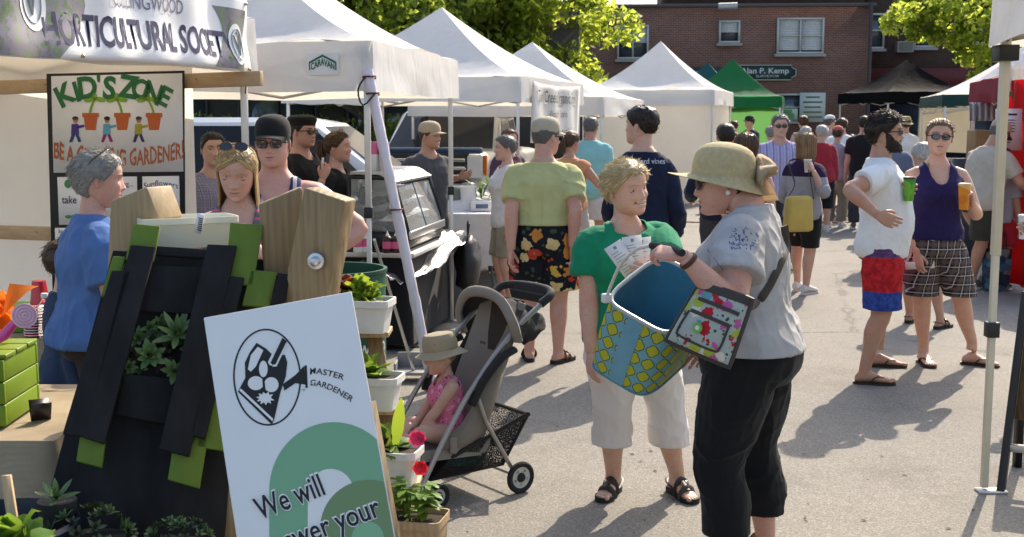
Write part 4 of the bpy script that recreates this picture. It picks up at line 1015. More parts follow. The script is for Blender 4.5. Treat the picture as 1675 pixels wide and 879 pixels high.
b = MB(); b.grid(lambda u, v: BN(.12 + (1.12 + .14 * math.sin(4 * v)) * u, 2.395 - .41 * v, .003), 30, 10); b.build('garden_print', m_garden(), bnr, sharp=0); b = MB(); b.grid(lambda u, v: BN(2.50 + (.10 * math.sin(3 * v + .4)) + (.30 - .10 * math.sin(3 * v)) * u, 2.33 - .34 * v, .003), 8, 10); b.build('garden_print', m_garden(), bnr, sharp=0)
for s0, z0_, r in ((1.02, 2.23, .115), (2.71, 2.13, .10)):
    b = MB(); b.grid(lambda u, v: BN(s0 + r * v * .8 * math.cos(2 * PI * u), z0_ + r * v * 1.15 * math.sin(2 * PI * u), .006), 28, 3); b.build('emblem', mat('emblem white', (.70, .70, .68), .5), bnr, sharp=0)
    b = MB(); b.tube([BN(s0 + r * .55 * math.cos(a), z0_ + r * .85 * math.sin(a), .009) for a in np.linspace(0, 2 * PI, 30)[:-1]], .003, 4, closed=True)
    b.tube([BN(s0 - .03, z0_ + .05, .009), BN(s0, z0_ - .06, .009), BN(s0 + .035, z0_ + .06, .009)], .006, 4); b.tube([BN(s0, z0_ - .06, .009), BN(s0, z0_ + .07, .009)], .004, 4)
    b.build('emblem_mark', mat('emblem grey', (.35, .35, .33), .6), bnr)
b = MB(); text(b, 'HORTICULTURAL SOCIETY', lambda x, y: BN(1.86 + x + y * .12, 2.05 + y, .0035), .145, 1.60, .026)
b.build('lettering', INKB, bnr, smooth=False)
b = MB(); text(b, 'COLLINGWOOD', lambda x, y: BN(1.87 + x, 2.245 + y, .006), .075, .62, .0); b.build('lettering', mat('faded navy ink', (.16, .16, .24), .6), bnr, smooth=False)
b = MB()
for s_ in (.3, 1.3, 2.84):
    for z in (2.37, 2.0): b.ell(BN(s_, z, .006), .010, None, 8, 6)
b.build('grommet', mat('brass', (.5, .4, .2), .3, 1), bnr)
b = MB(); b.tube([BN(2.84, 2.0, .01), BN(2.86, 1.95, .02), BN(2.83, 1.90, .01), BN(2.85, 1.86, .0)], .004, 5); b.build('tie_cord', BLACKP, bnr)
# ---------------------------------------------------------------- logo patch on the second tent
A2 = R(9.3); f1 = V(math.sin(A2), math.cos(A2), 0); f2 = V(-math.cos(A2), math.sin(A2), 0); c2 = V(-.89, 7.63, 0)
def LG(x, z, o): return c2 + f2 * (.30 - x) - f1 * (.035 + o) + V(0, 0, z)
lg = thing('logo_patch', LG(0, 2.05, 0), 0, 'small white patch with a green peaked logo sewn on the valance', 'logo patch')
b = MB(); b.grid(lambda u, v: LG(-.105 + .21 * u, 2.125 - .135 * v, .0), 4, 4); b.build('patch', mat('patch', (.66, .66, .62), .7), lg, sharp=0)
LGN = mat('logo green', (.012, .11, .06), .6); b = MB()
for x0, x1 in ((-.09, 0), (.09, 0)):
    flat(b, [LG(x0, 2.072, .003), LG(x1, 2.118, .003), LG(x1, 2.104, .003), LG(x0, 2.058, .003)] if x0 < 0 else [LG(x1, 2.118, .003), LG(x0, 2.072, .003), LG(x0, 2.058, .003), LG(x1, 2.104, .003)])
    flat(b, [LG(x0, 2.072, .003), LG(x0, 2.02, .003), LG(x0 * .92, 2.02, .003), LG(x0 * .92, 2.065, .003)])
text(b, 'CARAVAN', lambda x, y: LG(x, 2.015 + y * 1.0 + .040 * (1 - abs(x) / .09), .003), .042, .155, .03)
b.build('logo', LGN, lg, smooth=False)
# ---------------------------------------------------------------- farm banner on the third tent
c3 = V(.09, 13.9, 0)
def FB(s, z, o=0): return c3 + E1 * s - E2 * (.05 + o + .02 * math.sin(8 * s + 2 * z)) + V(0, 0, z)
fb = thing('banner', FB(1.3, 1.5), 0, 'square white farm banner with thin grey lettering under the tall tent', 'banner')
b = MB(); b.grid(lambda u, v: FB(.32 + 2.35 * u, 2.17 - .72 * v - .03 * math.sin(PI * u)), 30, 12); b.build('cloth', CANVAS, fb, sharp=0, solid=.002)
b = MB(); IG = mat('grey green ink', (.05, .055, .05), .7)
text(b, 'Twin Creeks Organic Farm', lambda x, y: FB(1.45 + x, 1.93 + y, .022), .15, 1.95, .0); text(b, 'Woodford, Ontario', lambda x, y: FB(1.5 + x, 1.75 + y, .022), .09, .85, -.004); text(b, '"our farm to your home"', lambda x, y: FB(1.62 + x, 1.52 + y, .022), .11, 1.5, -.002)
b.build('lettering', IG, fb, smooth=False)
# ---------------------------------------------------------------- rails and the children's board
PINE = None
@once
def m_wood(name, c1, c2, sc=1.0, rot=(0, 0, 0), rough=.6, st=(14, 14, .9)):
    q = NT('wood ' + name); c = q.co(st, rot=rot); n = q.noise(c, 2.2 * sc, 5, .6, 1.6)
    w2 = q.n('TexWave', {'Vector': c, 'Scale': .9 * sc, 'Distortion': 5.0, 'Detail': 3.0, 'Detail Scale': 1.2}).outputs[1]
    col = q.ramp(q.math('ADD', q.math('MULTIPLY', n, .86), q.math('MULTIPLY', w2, .14)), [(.25, c1), (.75, c2)])
    kn = q.n('TexVoronoi', {'Vector': q.co((5, 5, 2.2)), 'Scale': 1.0}).outputs[0]; col = q.mix(1, col, q.ramp(kn, [(.04, (.35, .22, .14)), (.12, (1, 1, 1))]), 'MULTIPLY')
    return q.bsdf(col, rough, 0, q.bump(w2, .25, .004), .3)
PINE = m_wood('pine', (.36, .24, .125), (.52, .37, .21)); PINEX = m_wood('pine rail', (.38, .25, .13), (.52, .37, .21), 1, (0, 0, 0), .6, (.9, 14, 14))
wallp = c0 + E1 * 2.80; nb_ = -E1
RL = lambda px, py: PL(px, py, wallp, nb_)
for (y0, y1, xl, xr, lab) in ((152, 139, -60, 428, 'pale pine rail running behind the top of the black display board'), (385, 371, -60, 95, 'pale pine rail at waist height on the white tent wall')):
    pa, pb = RL(xl, (y0 + y1) / 2), RL(xr, (121 + 136) / 2 if xr > 200 else (y0 + y1) / 2 + 1)
    pb[2] = pa[2] if xr < 200 else pb[2]
    r_ = thing('wooden_rail', (pa + pb) / 2 * V(1, 1, 0), 0, lab, 'rail'); b = MB(); b.bar(pa + E1 * .0, pb, .04, .085); b.build('board', PINEX, r_, smooth=False, bevel=.004)
    for q in (pa * .7 + pb * .3, pa * .97 + pb * .03, pa * .2 + pb * .8):
        b = MB(); b.ell(q + nb_ * .022 + V(0, 0, .01), .006, None, 8, 6); b.build('screw', GREYP, r_)
kp = wallp + nb_ * .06
K = lambda px, py, o=0.0: PL(px, py, kp + nb_ * o, nb_)
kb = thing('display_board', K(190, 300) * V(1, 1, 0), 0, 'tall black display board with hand lettered children\'s gardening posters', 'display board')
b = MB(); ext(b, [K(78, 121), K(302, 116), K(304, 470), K(88, 480)], nb_, .012); b.build('backing', mat('black foam board', (.012, .012, .013), .7), kb, smooth=False)
PAPER = mat('poster paper', (.72, .70, .68), .7, var=.03)
for (pts) in (((84, 125), (298, 120), (300, 281), (88, 283)), ((94, 290), (224, 289), (226, 366), (97, 368)), ((233, 289), (293, 288), (295, 366), (235, 366)), ((90, 373), (225, 373), (226, 440), (92, 440)), ((235, 372), (296, 372), (297, 440), (236, 440))):
    b = MB(); ext(b, [K(x, y, .013) for x, y in pts], nb_, .002); b.build('poster', PAPER, kb, smooth=False)
KO = .017
GRN = mat('poster green', (.03, .16, .05), .7); ORG = mat('poster rust', (.38, .10, .03), .7)
b = MB()
for ch, x, y, h, rot in (('K', 107, 154, 35, -28), ('I', 125, 150, 33, -18), ('D', 143, 143, 36, -8), ("'", 161, 128, 18, -4), ('S', 179, 144, 37, 4), ('Z', 210, 142, 37, 8), ('O', 231, 146, 32, 10), ('N', 250, 152, 34, 20), ('E', 270, 158, 32, 26)):
    a = R(rot); v, f = text2d(ch, .035); v = v.copy(); v -= (v.max(0) + v.min(0)) / 2; hh = h * (1.0 if ch != "'" else 1.6)
    b.add([K(x + (p[0] * math.cos(a) * .95 + p[1] * math.sin(-a) * 1) * hh * .95 if False else x + (p[0] * math.cos(a) - p[1] * math.sin(a) * -1) * hh * .9, y - (p[1] * math.cos(a) - p[0] * math.sin(a)) * hh, KO) for p in v], f)
b.build('lettering', GRN, kb, smooth=False)
b = MB(); text(b, 'BE A GROWING GARDENER!', lambda x, y: K(194 + x, 258 + 13 * (1 - ((x) / 107) ** 2) - y * (1 + .10 * math.sin(x * .5)), KO), 28, 212, .02); b.build('lettering', ORG, kb, smooth=False)
def blob(mb, cx_, cy_, rx, ry, rot=0, o=KO, n=14, mi=0):
    a = np.linspace(0, 2 * PI, n, endpoint=False); c, s = math.cos(R(rot)), math.sin(R(rot))
    flat(mb, [K(cx_ + rx * math.cos(t) * c - ry * math.sin(t) * s, cy_ - (rx * math.cos(t) * s + ry * math.sin(t) * c), o) for t in a], mi)
POT = mat('poster pot', (.50, .11, .03), .7); LEAFP = mat('poster leaf', (.22, .40, .04), .7)
b1, b2, b3, b4, b5 = MB(), MB(), MB(), MB(), MB()
for i, (x, lean_) in enumerate(((148, 8), (200, -8), (252, -10))):
    flat(b1, [K(x - 12, 187, KO), K(x - 8, 213, KO), K(x + 8, 213, KO), K(x + 12, 187, KO)]); flat(b1, [K(x - 13.5, 192, KO + .001), K(x + 13.5, 192, KO + .001), K(x + 13.5, 185, KO + .001), K(x - 13.5, 185, KO + .001)])
    for s_ in np.linspace(0, 1, 8)[:-1]:
        p = lambda t: (x - 1 + lean_ * (t ** 1.6), 186 - 24 * t); (xa, ya), (xb, yb) = p(s_), p(s_ + .16); flat(b2, [K(xa - 2, ya, KO), K(xa + 2, ya, KO), K(xb + 2, yb, KO), K(xb - 2, yb, KO)])
    tx = x - 1 + lean_; blob(b2, tx - 9, 163, 9, 4.5, 15); blob(b2, tx + 9, 163, 9, 4, -12); blob(b2, tx, 159, 4, 7)
    kx = x - 26; 
    blob(b3, kx + 1, 197, 4, 5); blob(b4, kx + 1, 194, 5, 3.5)
    (b5, b4, b2)[i]; bb = MB()
    flat(bb, [K(kx - 5, 203, KO), K(kx - 6, 220, KO), K(kx + 7, 220, KO), K(kx + 6, 203, KO)]); flat(bb, [K(kx + 4, 206, KO), K(kx + 4, 211, KO), K(kx + 16, 208, KO), K(kx + 16, 204, KO)])
    bb.build('print', mat('poster cloth %d' % i, ((.07, .03, .22), (.12, .35, .45), (.35, .30, .03))[i], .7), kb, smooth=False)
    bb = MB(); flat(bb, [K(kx - 5, 220, KO), K(kx - 9, 233, KO), K(kx - 4, 233, KO), K(kx + 1, 220, KO)]); flat(bb, [K(kx + 1, 220, KO), K(kx + 6, 233, KO), K(kx + 11, 232, KO), K(kx + 6, 220, KO)])
    bb.build('print', mat('poster legs %d' % i, ((.02, .06, .16), (.25, .02, .16), (.03, .03, .10))[i], .7), kb, smooth=False)
b1.build('print', POT, kb, smooth=False); b2.build('print', LEAFP, kb, smooth=False); b3.build('print', mat('poster skin', (.42, .2, .11), .7), kb, smooth=False); b4.build('print', INKK, kb, smooth=False)
b = MB(); text(b, 'take', lambda x, y: K(113 + x, 333 - y, KO), 13, 24, .01); text(b, 'ing...', lambda x, y: K(208 + x, 305 - y, KO), 9, 20, .0); text(b, 'Sunflowers', lambda x, y: K(263 + x, 309 - y - 5 * (1 - (x / 28) ** 2), KO), 9.5, 56, .0); text(b, 'In', lambda x, y: K(100 + x, 382 - y, KO), 7, 8, .0)
b.build('lettering', mat('purple ink', (.05, .03, .12), .7), kb, smooth=False)
b = MB(); blob(b, 111, 301, 6, 7); blob(b, 112, 355, 6, 3); blob(b, 281, 339, 5, 6, 30); b.build('print', mat('poster tree', (.05, .22, .06), .7), kb, smooth=False)
b = MB(); blob(b, 263, 322, 12, 9); blob(b, 262, 335, 14, 8); b.build('print', mat('poster sun', (.55, .40, .06), .7), kb, smooth=False)

# ---------------------------------------------------------------- draped tables
@once
def m_burlap():
    q = NT('burlap'); c = q.co(); a = q.n('TexWave', {'Vector': c, 'Scale': 95.0, 'Distortion': 1.5, 'Detail': 2.0}).outputs[1]; b_ = q.n('TexWave', {'Vector': q.co(rot=(0, 0, R(90))), 'Scale': 95.0, 'Distortion': 1.5}, bands_direction='X').outputs[1]
    n = q.noise(c, 5, 4, .6); col = q.ramp(n, [(.3, (.36, .28, .18)), (.7, (.50, .41, .28))])
    return q.bsdf(col, .95, 0, q.bump(q.math('ADD', a, q.math('ADD', b_, q.noise(c, 160, 2, .6))), .5, .003), .1, col, .12)
def drape(mb, o, ex, ey, lx, ly, z, drop, amp=.02, folds=5.0, seed=0, flare=.04):
    "table cloth: o = corner, spans lx along ex and ly along ey, hangs by drop"
    per = [(0, 0), (lx, 0), (lx, ly), (0, ly)]; mb.grid(lambda u, v: o + ex * lx * u + ey * ly * v + V(0, 0, z), 6, 6)
    pts = []; N = 26
    for k in range(4):
        p, q = np.array(per[k]), np.array(per[(k + 1) % 4]); d = q - p; nn = np.array([d[1], -d[0]]); nn = nn / np.linalg.norm(nn)
        for i in range(N): pts.append((p + d * i / N, nn, math.sin(PI * i / N)))
    rings = []
    for j in range(9):
        r = j / 8; ring = []
        for i, (p, nn, e) in enumerate(pts):
            L = (p[0] + p[1]) * folds; n_ = float(vnoise(np.array([[p[0] * folds + seed, p[1] * folds, r * .8]]), seed)[0]) + .5 * math.sin(L * 2.3 + seed)
            out = flare * r + amp * n_ * r ** .8 + (.03 * (1 - e) * r)
            ctr = np.array([lx / 2, ly / 2]); pp = p + nn * out + (p - ctr) * .02 * r
            ring.append(o + ex * pp[0] + ey * pp[1] + V(0, 0, z - drop * r - .012 * (1 - math.cos(min(1, r * 6) * PI / 2)) * 0))
        rings.append(np.array(ring))
    mb.loft(rings, 0, False)
EX, EY = V(1, 0, 0), V(0, 1, 0)
def folding_table(loc, rz, L, W, H, label, top=None, group=None):
    t = thing('folding_table', loc, rz, label, 'table', group); b = MB(); b.box((0, 0, H - .02), (L, W, .035)); b.build('tabletop', top or mat('table top', (.55, .54, .50), .5), t, world=False, smooth=False, bevel=.008)
    for x in (-1, 1):
        for y in (-1, 1): b = MB(); b.tube(resample([V(x * (L / 2 - .12), y * (W / 2 - .08), H - .05), V(x * (L / 2 - .10), y * (W / 2 - .06), H * .5), V(x * (L / 2 - .06), y * (W / 2 - .04), .0)], 6), .014, 8); b.build('leg', mat('grey tube', (.10, .10, .105), .4, .3), t, world=False)
    return t
# front burlap table
folding_table((-2.12, 3.91, 0), 0, 1.36, .68, .735, 'folding table under the near burlap cloth')
bc_ = MB(); drape(bc_, V(-2.86, 3.52, 0), EX, EY, 1.48, .78, .745, .70, .036, 6, 1); tag(bc_.build('tablecloth', m_burlap(), sharp=0), 'coarse burlap cloth hanging to the ground on the near table', 'tablecloth')
folding_table((-2.65, 5.56, 0), 0, 1.5, .62, .735, 'folding table under the burlap cloth with the red cups')
bc_ = MB(); drape(bc_, V(-3.45, 5.20, 0), EX, EY, 1.50, .72, .745, .14, .006, 6, 2, .01); bc_.box((-2.7, 5.56, .31), (1.40, .60, .60)); tag(bc_.build('tablecloth', [m_burlap()], sharp=0), 'burlap cloth under the red cups behind the woman in blue', 'tablecloth')
# ---------------------------------------------------------------- red cups, bottle on the far table
REDP = mat('red plastic', (.42, .008, .022), .25, 0, .5); WHITEP = mat('white plastic', (.74, .73, .71), .35)
def cup(x, y, z, label, flip=True, grp='red party cups'):
    t = thing('party_cup', (x, y, z), 0, label, 'cup', grp); b = MB(); pr = [(.030, 0), (.031, .004), (.034, .03), (.0345, .032), (.038, .065), (.0385, .067), (.043, .108), (.0455, .110), (.0455, .114)]
    if flip: pr = [(r, .114 - h) for r, h in pr[::-1]]
    b.lathe(pr, n=20); b.build('shell', REDP, t, world=False); b = MB(); b.tube([V(.0455 * math.cos(a), .0455 * math.sin(a), .003 if flip else .113) for a in np.linspace(0, 2 * PI, 20)[:-1]], .0025, 5, closed=True); b.build('rim', WHITEP, t, world=False)
for i, (px, py, Y, lab) in enumerate(((40, 487, 5.42, 'red party cup at the left end of the upturned cups'), (57, 486, 5.36, 'red party cup upturned in the middle of the group'), (79, 483, 5.40, 'red party cup beside the woman in blue'))):
    p = P(px, py, Y); cup(p[0], p[1], .747, lab)
p = P(64, 470, 5.44); cup(p[0], p[1], .862, 'red party cup balanced on top of the others'); p = P(50, 486, 5.46); cup(p[0], p[1], .747, 'red party cup behind the front pair of upturned cups')
p = P(55, 505, 5.28); st = thing('cup_stack', (p[0], p[1], .747), 0, 'tall nested stack of red cups with white rims', 'cups'); b, b2 = MB(), MB()
for i in range(11): b.lathe([(.040, .012 * i), (.044, .012 * i + .008)], n=18); b2.tube([V(.0445 * math.cos(a), .0445 * math.sin(a), .012 * i + .009) for a in np.linspace(0, 2 * PI, 18)[:-1]], .0024, 5, closed=True)
b.build('shells', REDP, st, world=False); b2.build('rims', WHITEP, st, world=False)
PET = NT('clear plastic'); PETm = PET.bsdf((.92, .95, .96), .05, 0, None, .5, None, .3, Transmission_Weight=.92, IOR=1.2)
p = P(74, 512, 5.24); wb = thing('water_bottle', (p[0], p[1], .747), 0, 'clear plastic water bottle with a white cap', 'bottle'); b = MB(); b.lathe([(.028, 0), (.032, .01), (.032, .05), (.030, .055), (.032, .06), (.030, .075), (.032, .08), (.032, .13), (.026, .15), (.013, .17), (.013, .18)], n=20); b.build('bottle_body', PETm, wb, world=False); b = MB(); b.lathe([(.015, .18), (.015, .198), (.013, .2)], n=18); b.build('cap', WHITEP, wb, world=False)
GREENB = mat('green box', (.12, .30, .03), .5)
p = P(8, 505, 5.45); gb = thing('plant_box', (p[0], p[1], .747), 0, 'small green box of plants behind the red cups', 'planter'); b = MB(); b.box((0, 0, .06), (.22, .16, .12)); b.build('box', GREENB, gb, world=False, smooth=False, bevel=.005)
# ---------------------------------------------------------------- leaves and plants
def leaf(mb, p, d, L, W, curl=.3, up=(0, 0, 1), mi=0, fold=.15, nseg=5, ruff=0, rs=None):
    fr = frame(d, up); x, y, z = fr[:, 0], fr[:, 1], fr[:, 2]; rows = []
    for i in range(nseg + 1):
        t = i / nseg; w_ = W * .5 * (math.sin(PI * min(.98, t * .93 + .05)) ** .8); c = np.asarray(p) + y * L * (t - curl * .25 * t * t) - z * (curl * L * t * t) 
        r_ = (rs.uniform(-1, 1, 3) * ruff * W) if ruff else (0, 0, 0)
        rows.append([c - x * w_ + z * (w_ * fold + r_[0]), c + z * r_[1] * .5, c + x * w_ + z * (w_ * fold + r_[2])])
    v = np.array(rows).reshape(-1, 3); f = []
    for i in range(nseg):
        for j in (0, 1): f.append((i * 3 + j, i * 3 + j + 1, i * 3 + j + 4, i * 3 + j + 3))
    mb.add(v, f, mi)
def lettuce(root, c, r, n, m, seed, name='leaves', h=1.0, ruff=.35):
    rs = np.random.RandomState(seed); b = MB()
    for i in range(n):
        a = rs.uniform(0, 2 * PI); t = rs.uniform(.1, 1); d = V(math.cos(a) * t, math.sin(a) * t, (1.25 - t) * h)
        leaf(b, np.asarray(c) + V(math.cos(a), math.sin(a), 0) * r * .25 * t, d, r * rs.uniform(.7, 1.2), r * rs.uniform(.5, .8), rs.uniform(.1, .5), nseg=5, ruff=ruff, rs=rs)
    return b.build(name, m, root, sharp=0, smooth=True)
def rosette(b, c, r, n, nrm_, mi=0, rs=None, W=.42):
    fr = frame(nrm_, (0, 1, .3))
    for i in range(n):
        a = i * 2.39996; t = (i + 1) / n; dl = fr @ V(math.cos(a) * t, (1.15 - t) * .9, math.sin(a) * t)
        leaf(b, np.asarray(c), dl, r * (.45 + .6 * t), r * W * (.5 + .6 * t), -.15, up=nrm_, mi=mi, fold=.25, nseg=4)
LET = m_leaf('lettuce', (.20, .33, .03), (.42, .55, .05), .35); LETR = m_leaf('red lettuce', (.10, .022, .014), (.30, .06, .02), .3); LEAFG = m_leaf('pepper', (.10, .21, .025), (.32, .48, .05), .35); CHARD = m_leaf('chard', (.09, .17, .03), (.30, .42, .05), .35)
SUCC = m_leaf('succulent', (.10, .17, .06), (.15, .25, .06), .1); SUCD = m_leaf('succulent dark', (.045, .065, .028), (.05, .08, .03), .05); SUCR = m_leaf('succulent red', (.055, .014, .02), (.1, .02, .03), .05)
# ---------------------------------------------------------------- crate, watering can, tissue on the front table
LIME = mat('lime paint', (.14, .225, .008), .5, var=.10, vs=4, bump=.15, bs=40); LIMED = mat('lime paint worn', (.10, .155, .010), .6, var=.22, vs=6, bump=.3, bs=30, stretch=(1, 1, .2))
ct = thing('crate', (-1.895, 3.79, .75), R(3), 'lime green slatted wooden crate with a hand hole', 'crate')
cw, cd, chh = .62, .30, .215
b = MB()
for y in (-cd / 2, cd / 2):
    for k in range(3): b.box((0, y, (.039 + k * .071)), (cw, .018, .067))
b.build('side_slats', LIME, ct, world=False, smooth=False, bevel=.003)
for x in (-cw / 2 + .012, cw / 2 - .012):
    b = MB()
    for k in range(3): b.box((x, 0, (.039 + k * .071)), (.022, cd - .02, .067))
    b.build('end_panel', LIME, ct, world=False, smooth=False, bevel=.003)
b = MB(); [b.box((0, -.10 + .10 * k, chh + .008), (cw + .01, .09, .014)) for k in range(3)]; b.build('lid', LIME, ct, world=False, smooth=False, bevel=.003)
hole = MB(); a = np.linspace(0, 2 * PI, 20, endpoint=False); hole.add([V(.19 + .09 * np.sign(math.cos(t)) * abs(math.cos(t)) ** .5, -cd / 2 - .0125, .075 + .022 * np.sign(math.sin(t)) * abs(math.sin(t)) ** .6) for t in a], [tuple(range(20))]); hole.build('hand_hole_shade', mat('hole shade', (.02, .03, .005), .9), ct, world=False, smooth=False)  # flat patch on the slats; the hole's shade is put into its dark colour
PINK = mat('pink plastic', (.62, .06, .26), .3, 0, .5)
wc = thing('watering_can', (*P(-75, 560, 3.7)[:2], 0.985), 0, 'pink watering can with a long spout on the lime crate', 'watering can')
wl = lambda px, py, Y=3.62: P(px, py, Y) - V(*P(-75, 560, 3.7)[:2], 0.985)
b = MB(); b.lathe([(.075, 0), (.09, .01), (.085, .10), (.07, .15), (.06, .16), (.055, .155)], n=24); b.build('can', PINK, wc, world=False)
b = MB(); b.tube(resample([V(.05, -.02, .03), wl(0, 553), wl(18, 535), wl(33, 522)], 8), [.020, .019, .018, .016, .015, .014, .014, .016], 12); b.build('spout', PINK, wc, world=False)
rp = wl(40, 517, 3.60); rd = nrm(V(.55, -.75, .25)); b = MB(); Rr = frame(rd) @ np.array([[1, 0, 0], [0, 0, 1], [0, -1, 0]]).T
b.lathe([(.014, -.035), (.036, -.004), (.038, .0)], rp, frame(rd) @ rotx(-PI / 2), 24); b.build('rose', PINK, wc, world=False)
b = MB(); [b.tube([rp + rd * .003 + (frame(rd) @ V(math.cos(t) * r, 0, math.sin(t) * r)) for t in np.linspace(0, 2 * PI, 24)[:-1]], .0028, 5, closed=True) for r in (.036, .026, .016, .006)]; b.lathe([(.036, -.001), (.034, .001)], rp, frame(rd) @ rotx(-PI / 2), 24); b.build('rose_face', mat('pale pink plastic', (.75, .45, .52), .2), wc, world=False)
b = MB(); b.tube(resample([V(-.08, 0, .12), V(-.16, 0, .12), V(-.15, 0, .03), V(-.085, 0, .02)], 10), .011, 8); b.build('handle', PINK, wc, world=False)
ts = thing('tissue_paper', P(5, 520, 3.85), 0, 'crumpled orange tissue paper beside the watering can', 'paper'); rs = np.random.RandomState(5); b = MB(); ORT = m_canvas('orange tissue', (.70, .18, .02), (.9, .25, .03), .45)
for k in range(7):
    c = P(-14 + k * 4, 502 + (k % 3) * 9, 3.80 + .02 * k); L = rs.uniform(.04, .07)
    ax = nrm(rs.normal(size=3)); ay = nrm(np.cross(ax, rs.normal(size=3)))
    b.grid(lambda u, v: c + ax * L * (u - .5) * 2 + ay * L * (v - .5) * 1.6 + V(0, 0, 1) * .05 * float(vnoise(np.array([[u * 3 + k, v * 3, k]]), 3)[0]), 8, 8)
pt = P(48, 474, 3.8); b.grid(lambda u, v: P(0, 505, 3.8) * (1 - u) + pt * u + V(0, 0, 1) * (.05 * (v - .3) * (1 - u) * 2) + V(0, .08 * v, 0), 8, 6); b.build('sheet', ORT, ts, sharp=0)
tb = thing('table_card', P(68, 682, 3.75) * V(1, 1, 0) + V(0, 0, .748), R(30), 'dark folded card standing behind the crate corner', 'card'); b = MB(); b.box((0, 0, .03), (.06, .005, .07), rotx(.5)); b.box((0, .034, .03), (.06, .005, .07), rotx(-.5)); b.build('card_body', mat('dark card', (.03, .02, .02), .4), tb, world=False, smooth=False)
# ---------------------------------------------------------------- pallet planter
p0 = P(238, 375, 3.56); p1 = P(160, 750, 3.26); p2 = P(402, 368, 3.62); pn = nrm(np.cross(p1 - p0, p2 - p0)); pn = pn if pn[1] < 0 else -pn
PP = lambda px, py, o=0.0: PL(px, py, p0 + pn * o, pn)
BLKW = mat('charred black paint', (.020, .0195, .0195), .85, 0, .08, var=.35, vs=9, bump=.5, bs=22, bd=.006, stretch=(1, 1, .15))
pa_ = thing('pallet_planter', PP(280, 560) * V(1, 1, 0), 0, 'black and lime pallet planter leaning back with succulents in its gaps', 'planter')
def pboard(name, quad, o, t, m): b = MB(); ext(b, [PP(x, y, o) for x, y in quad], pn, t); return b.build(name, m, pa_, smooth=False, bevel=.003)
for quad in (((220, 369), (263, 373), (252, 430), (206, 428)), ((377, 367), (431, 371), (414, 470), (368, 466)), ((135, 700), (176, 706), (168, 767), (126, 756)), ((288, 705), (341, 714), (327, 801), (275, 786)), ((186, 422), (207, 423), (188, 487), (166, 487)), ((140, 640), (152, 640), (148, 679), (130, 676)), ((410, 444), (453, 448), (440, 505), (396, 502)), ((338, 655), (380, 660), (372, 740), (322, 733))): pboard('lime_board', quad, .012, .018, LIMED)
for quad in (((215, 404), (256, 407), (172, 728), (136, 717)), ((340, 403), (388, 405), (310, 749), (261, 736)), ((184, 446), (216, 446), (138, 716), (104, 712)), ((377, 455), (400, 457), (336, 720), (312, 714)), ((455, 449), (475, 451), (466, 500), (442, 500))): pboard('black_board', quad, .031, .020, BLKW)
for quad in (((250, 437), (345, 440), (330, 517), (228, 511)), ((205, 614), (298, 622), (276, 697), (190, 680)), ((250, 405), (345, 411), (343, 426), (247, 419))): pboard('cross_board', quad, -.012, .018, BLKW)
b = MB(); ext(b, [PP(x, y, -.20) for x, y in ((196, 436), (470, 452), (420, 960), (60, 960))], pn, .16); b.build('planter_box', BLKW, pa_, smooth=False, bevel=.004)
rs = np.random.RandomState(4); bs_ = [MB(), MB(), MB()]
for k in range(26):
    px, py = rs.uniform(208, 312), rs.uniform(518, 608)
    if px > 330 - (py - 500) * .25 or px < 236 - (py - 500) * .30: continue
    rosette(bs_[(0, 1, 2, 1)[k % 4]], PP(px, py, -.03), rs.uniform(.02, .042), 12, pn + rs.normal(size=3) * .25)
rosette(bs_[0], PP(290, 548, -.0), .078, 20, pn + V(.1, 0, .3), W=.26); rosette(bs_[0], PP(246, 582, -.0), .05, 26, pn); rosette(bs_[0], PP(212, 600, -.0), .026, 18, pn); rosette(bs_[0], PP(285, 608, -.0), .045, 18, pn)
bs_[0].build('succulents', SUCC, pa_, sharp=0); bs_[1].build('succulents', SUCD, pa_, sharp=0); bs_[2].build('succulents', SUCR, pa_, sharp=0)
def succ_pot(px, py, Y, r, label, seed):
    c = P(px, py, Y); t = thing('succulent_pot', V(c[0], c[1], max(0, c[2] - r * 1.5)), 0, label, 'plant'); rs = np.random.RandomState(seed)
    b = MB(); b.lathe([(r * .8, 0), (r, r * .9), (r * 1.05, r * 1.0), (r * .95, r * 1.02)], n=24); b.build('pot', mat('dark pot', (.02, .02, .02), .6), t, world=False)
    b = MB(); b2 = MB()
    for k in range(46):
        d = nrm(rs.normal(size=3) + V(0, -.3, .6)); d[2] = abs(d[2]); q = V(0, 0, r) + d * r * V(1, 1, .8); rosette(b if k % 3 else b2, q, r * rs.uniform(.16, .34), 11, d + V(0, 0, .2))
    b.build('succulents', SUCD, t, world=False, sharp=0); b2.build('succulents', SUCC, t, world=False, sharp=0)
succ_pot(140, 855, 3.0, .11, 'dark pot of succulents under the left foot of the pallet', 3); succ_pot(290, 870, 2.98, .085, 'round dark succulent pot under the right foot of the pallet', 6)
b = thing('succulent_pot', P(100, 800, 3.05), 0, 'spiky green succulent at the left foot of the pallet', 'plant'); q = MB(); rosette(q, P(93, 815, 3.0), .06, 18, V(0, -.4, .9), W=.3); q.build('leaves', SUCC, b, sharp=0); q = MB(); q.lathe([(.04, -.12), (.05, 0)], P(93, 818, 3.02), n=16); q.build('pot', mat('dark pot', (.02, .02, .02), .6), b)
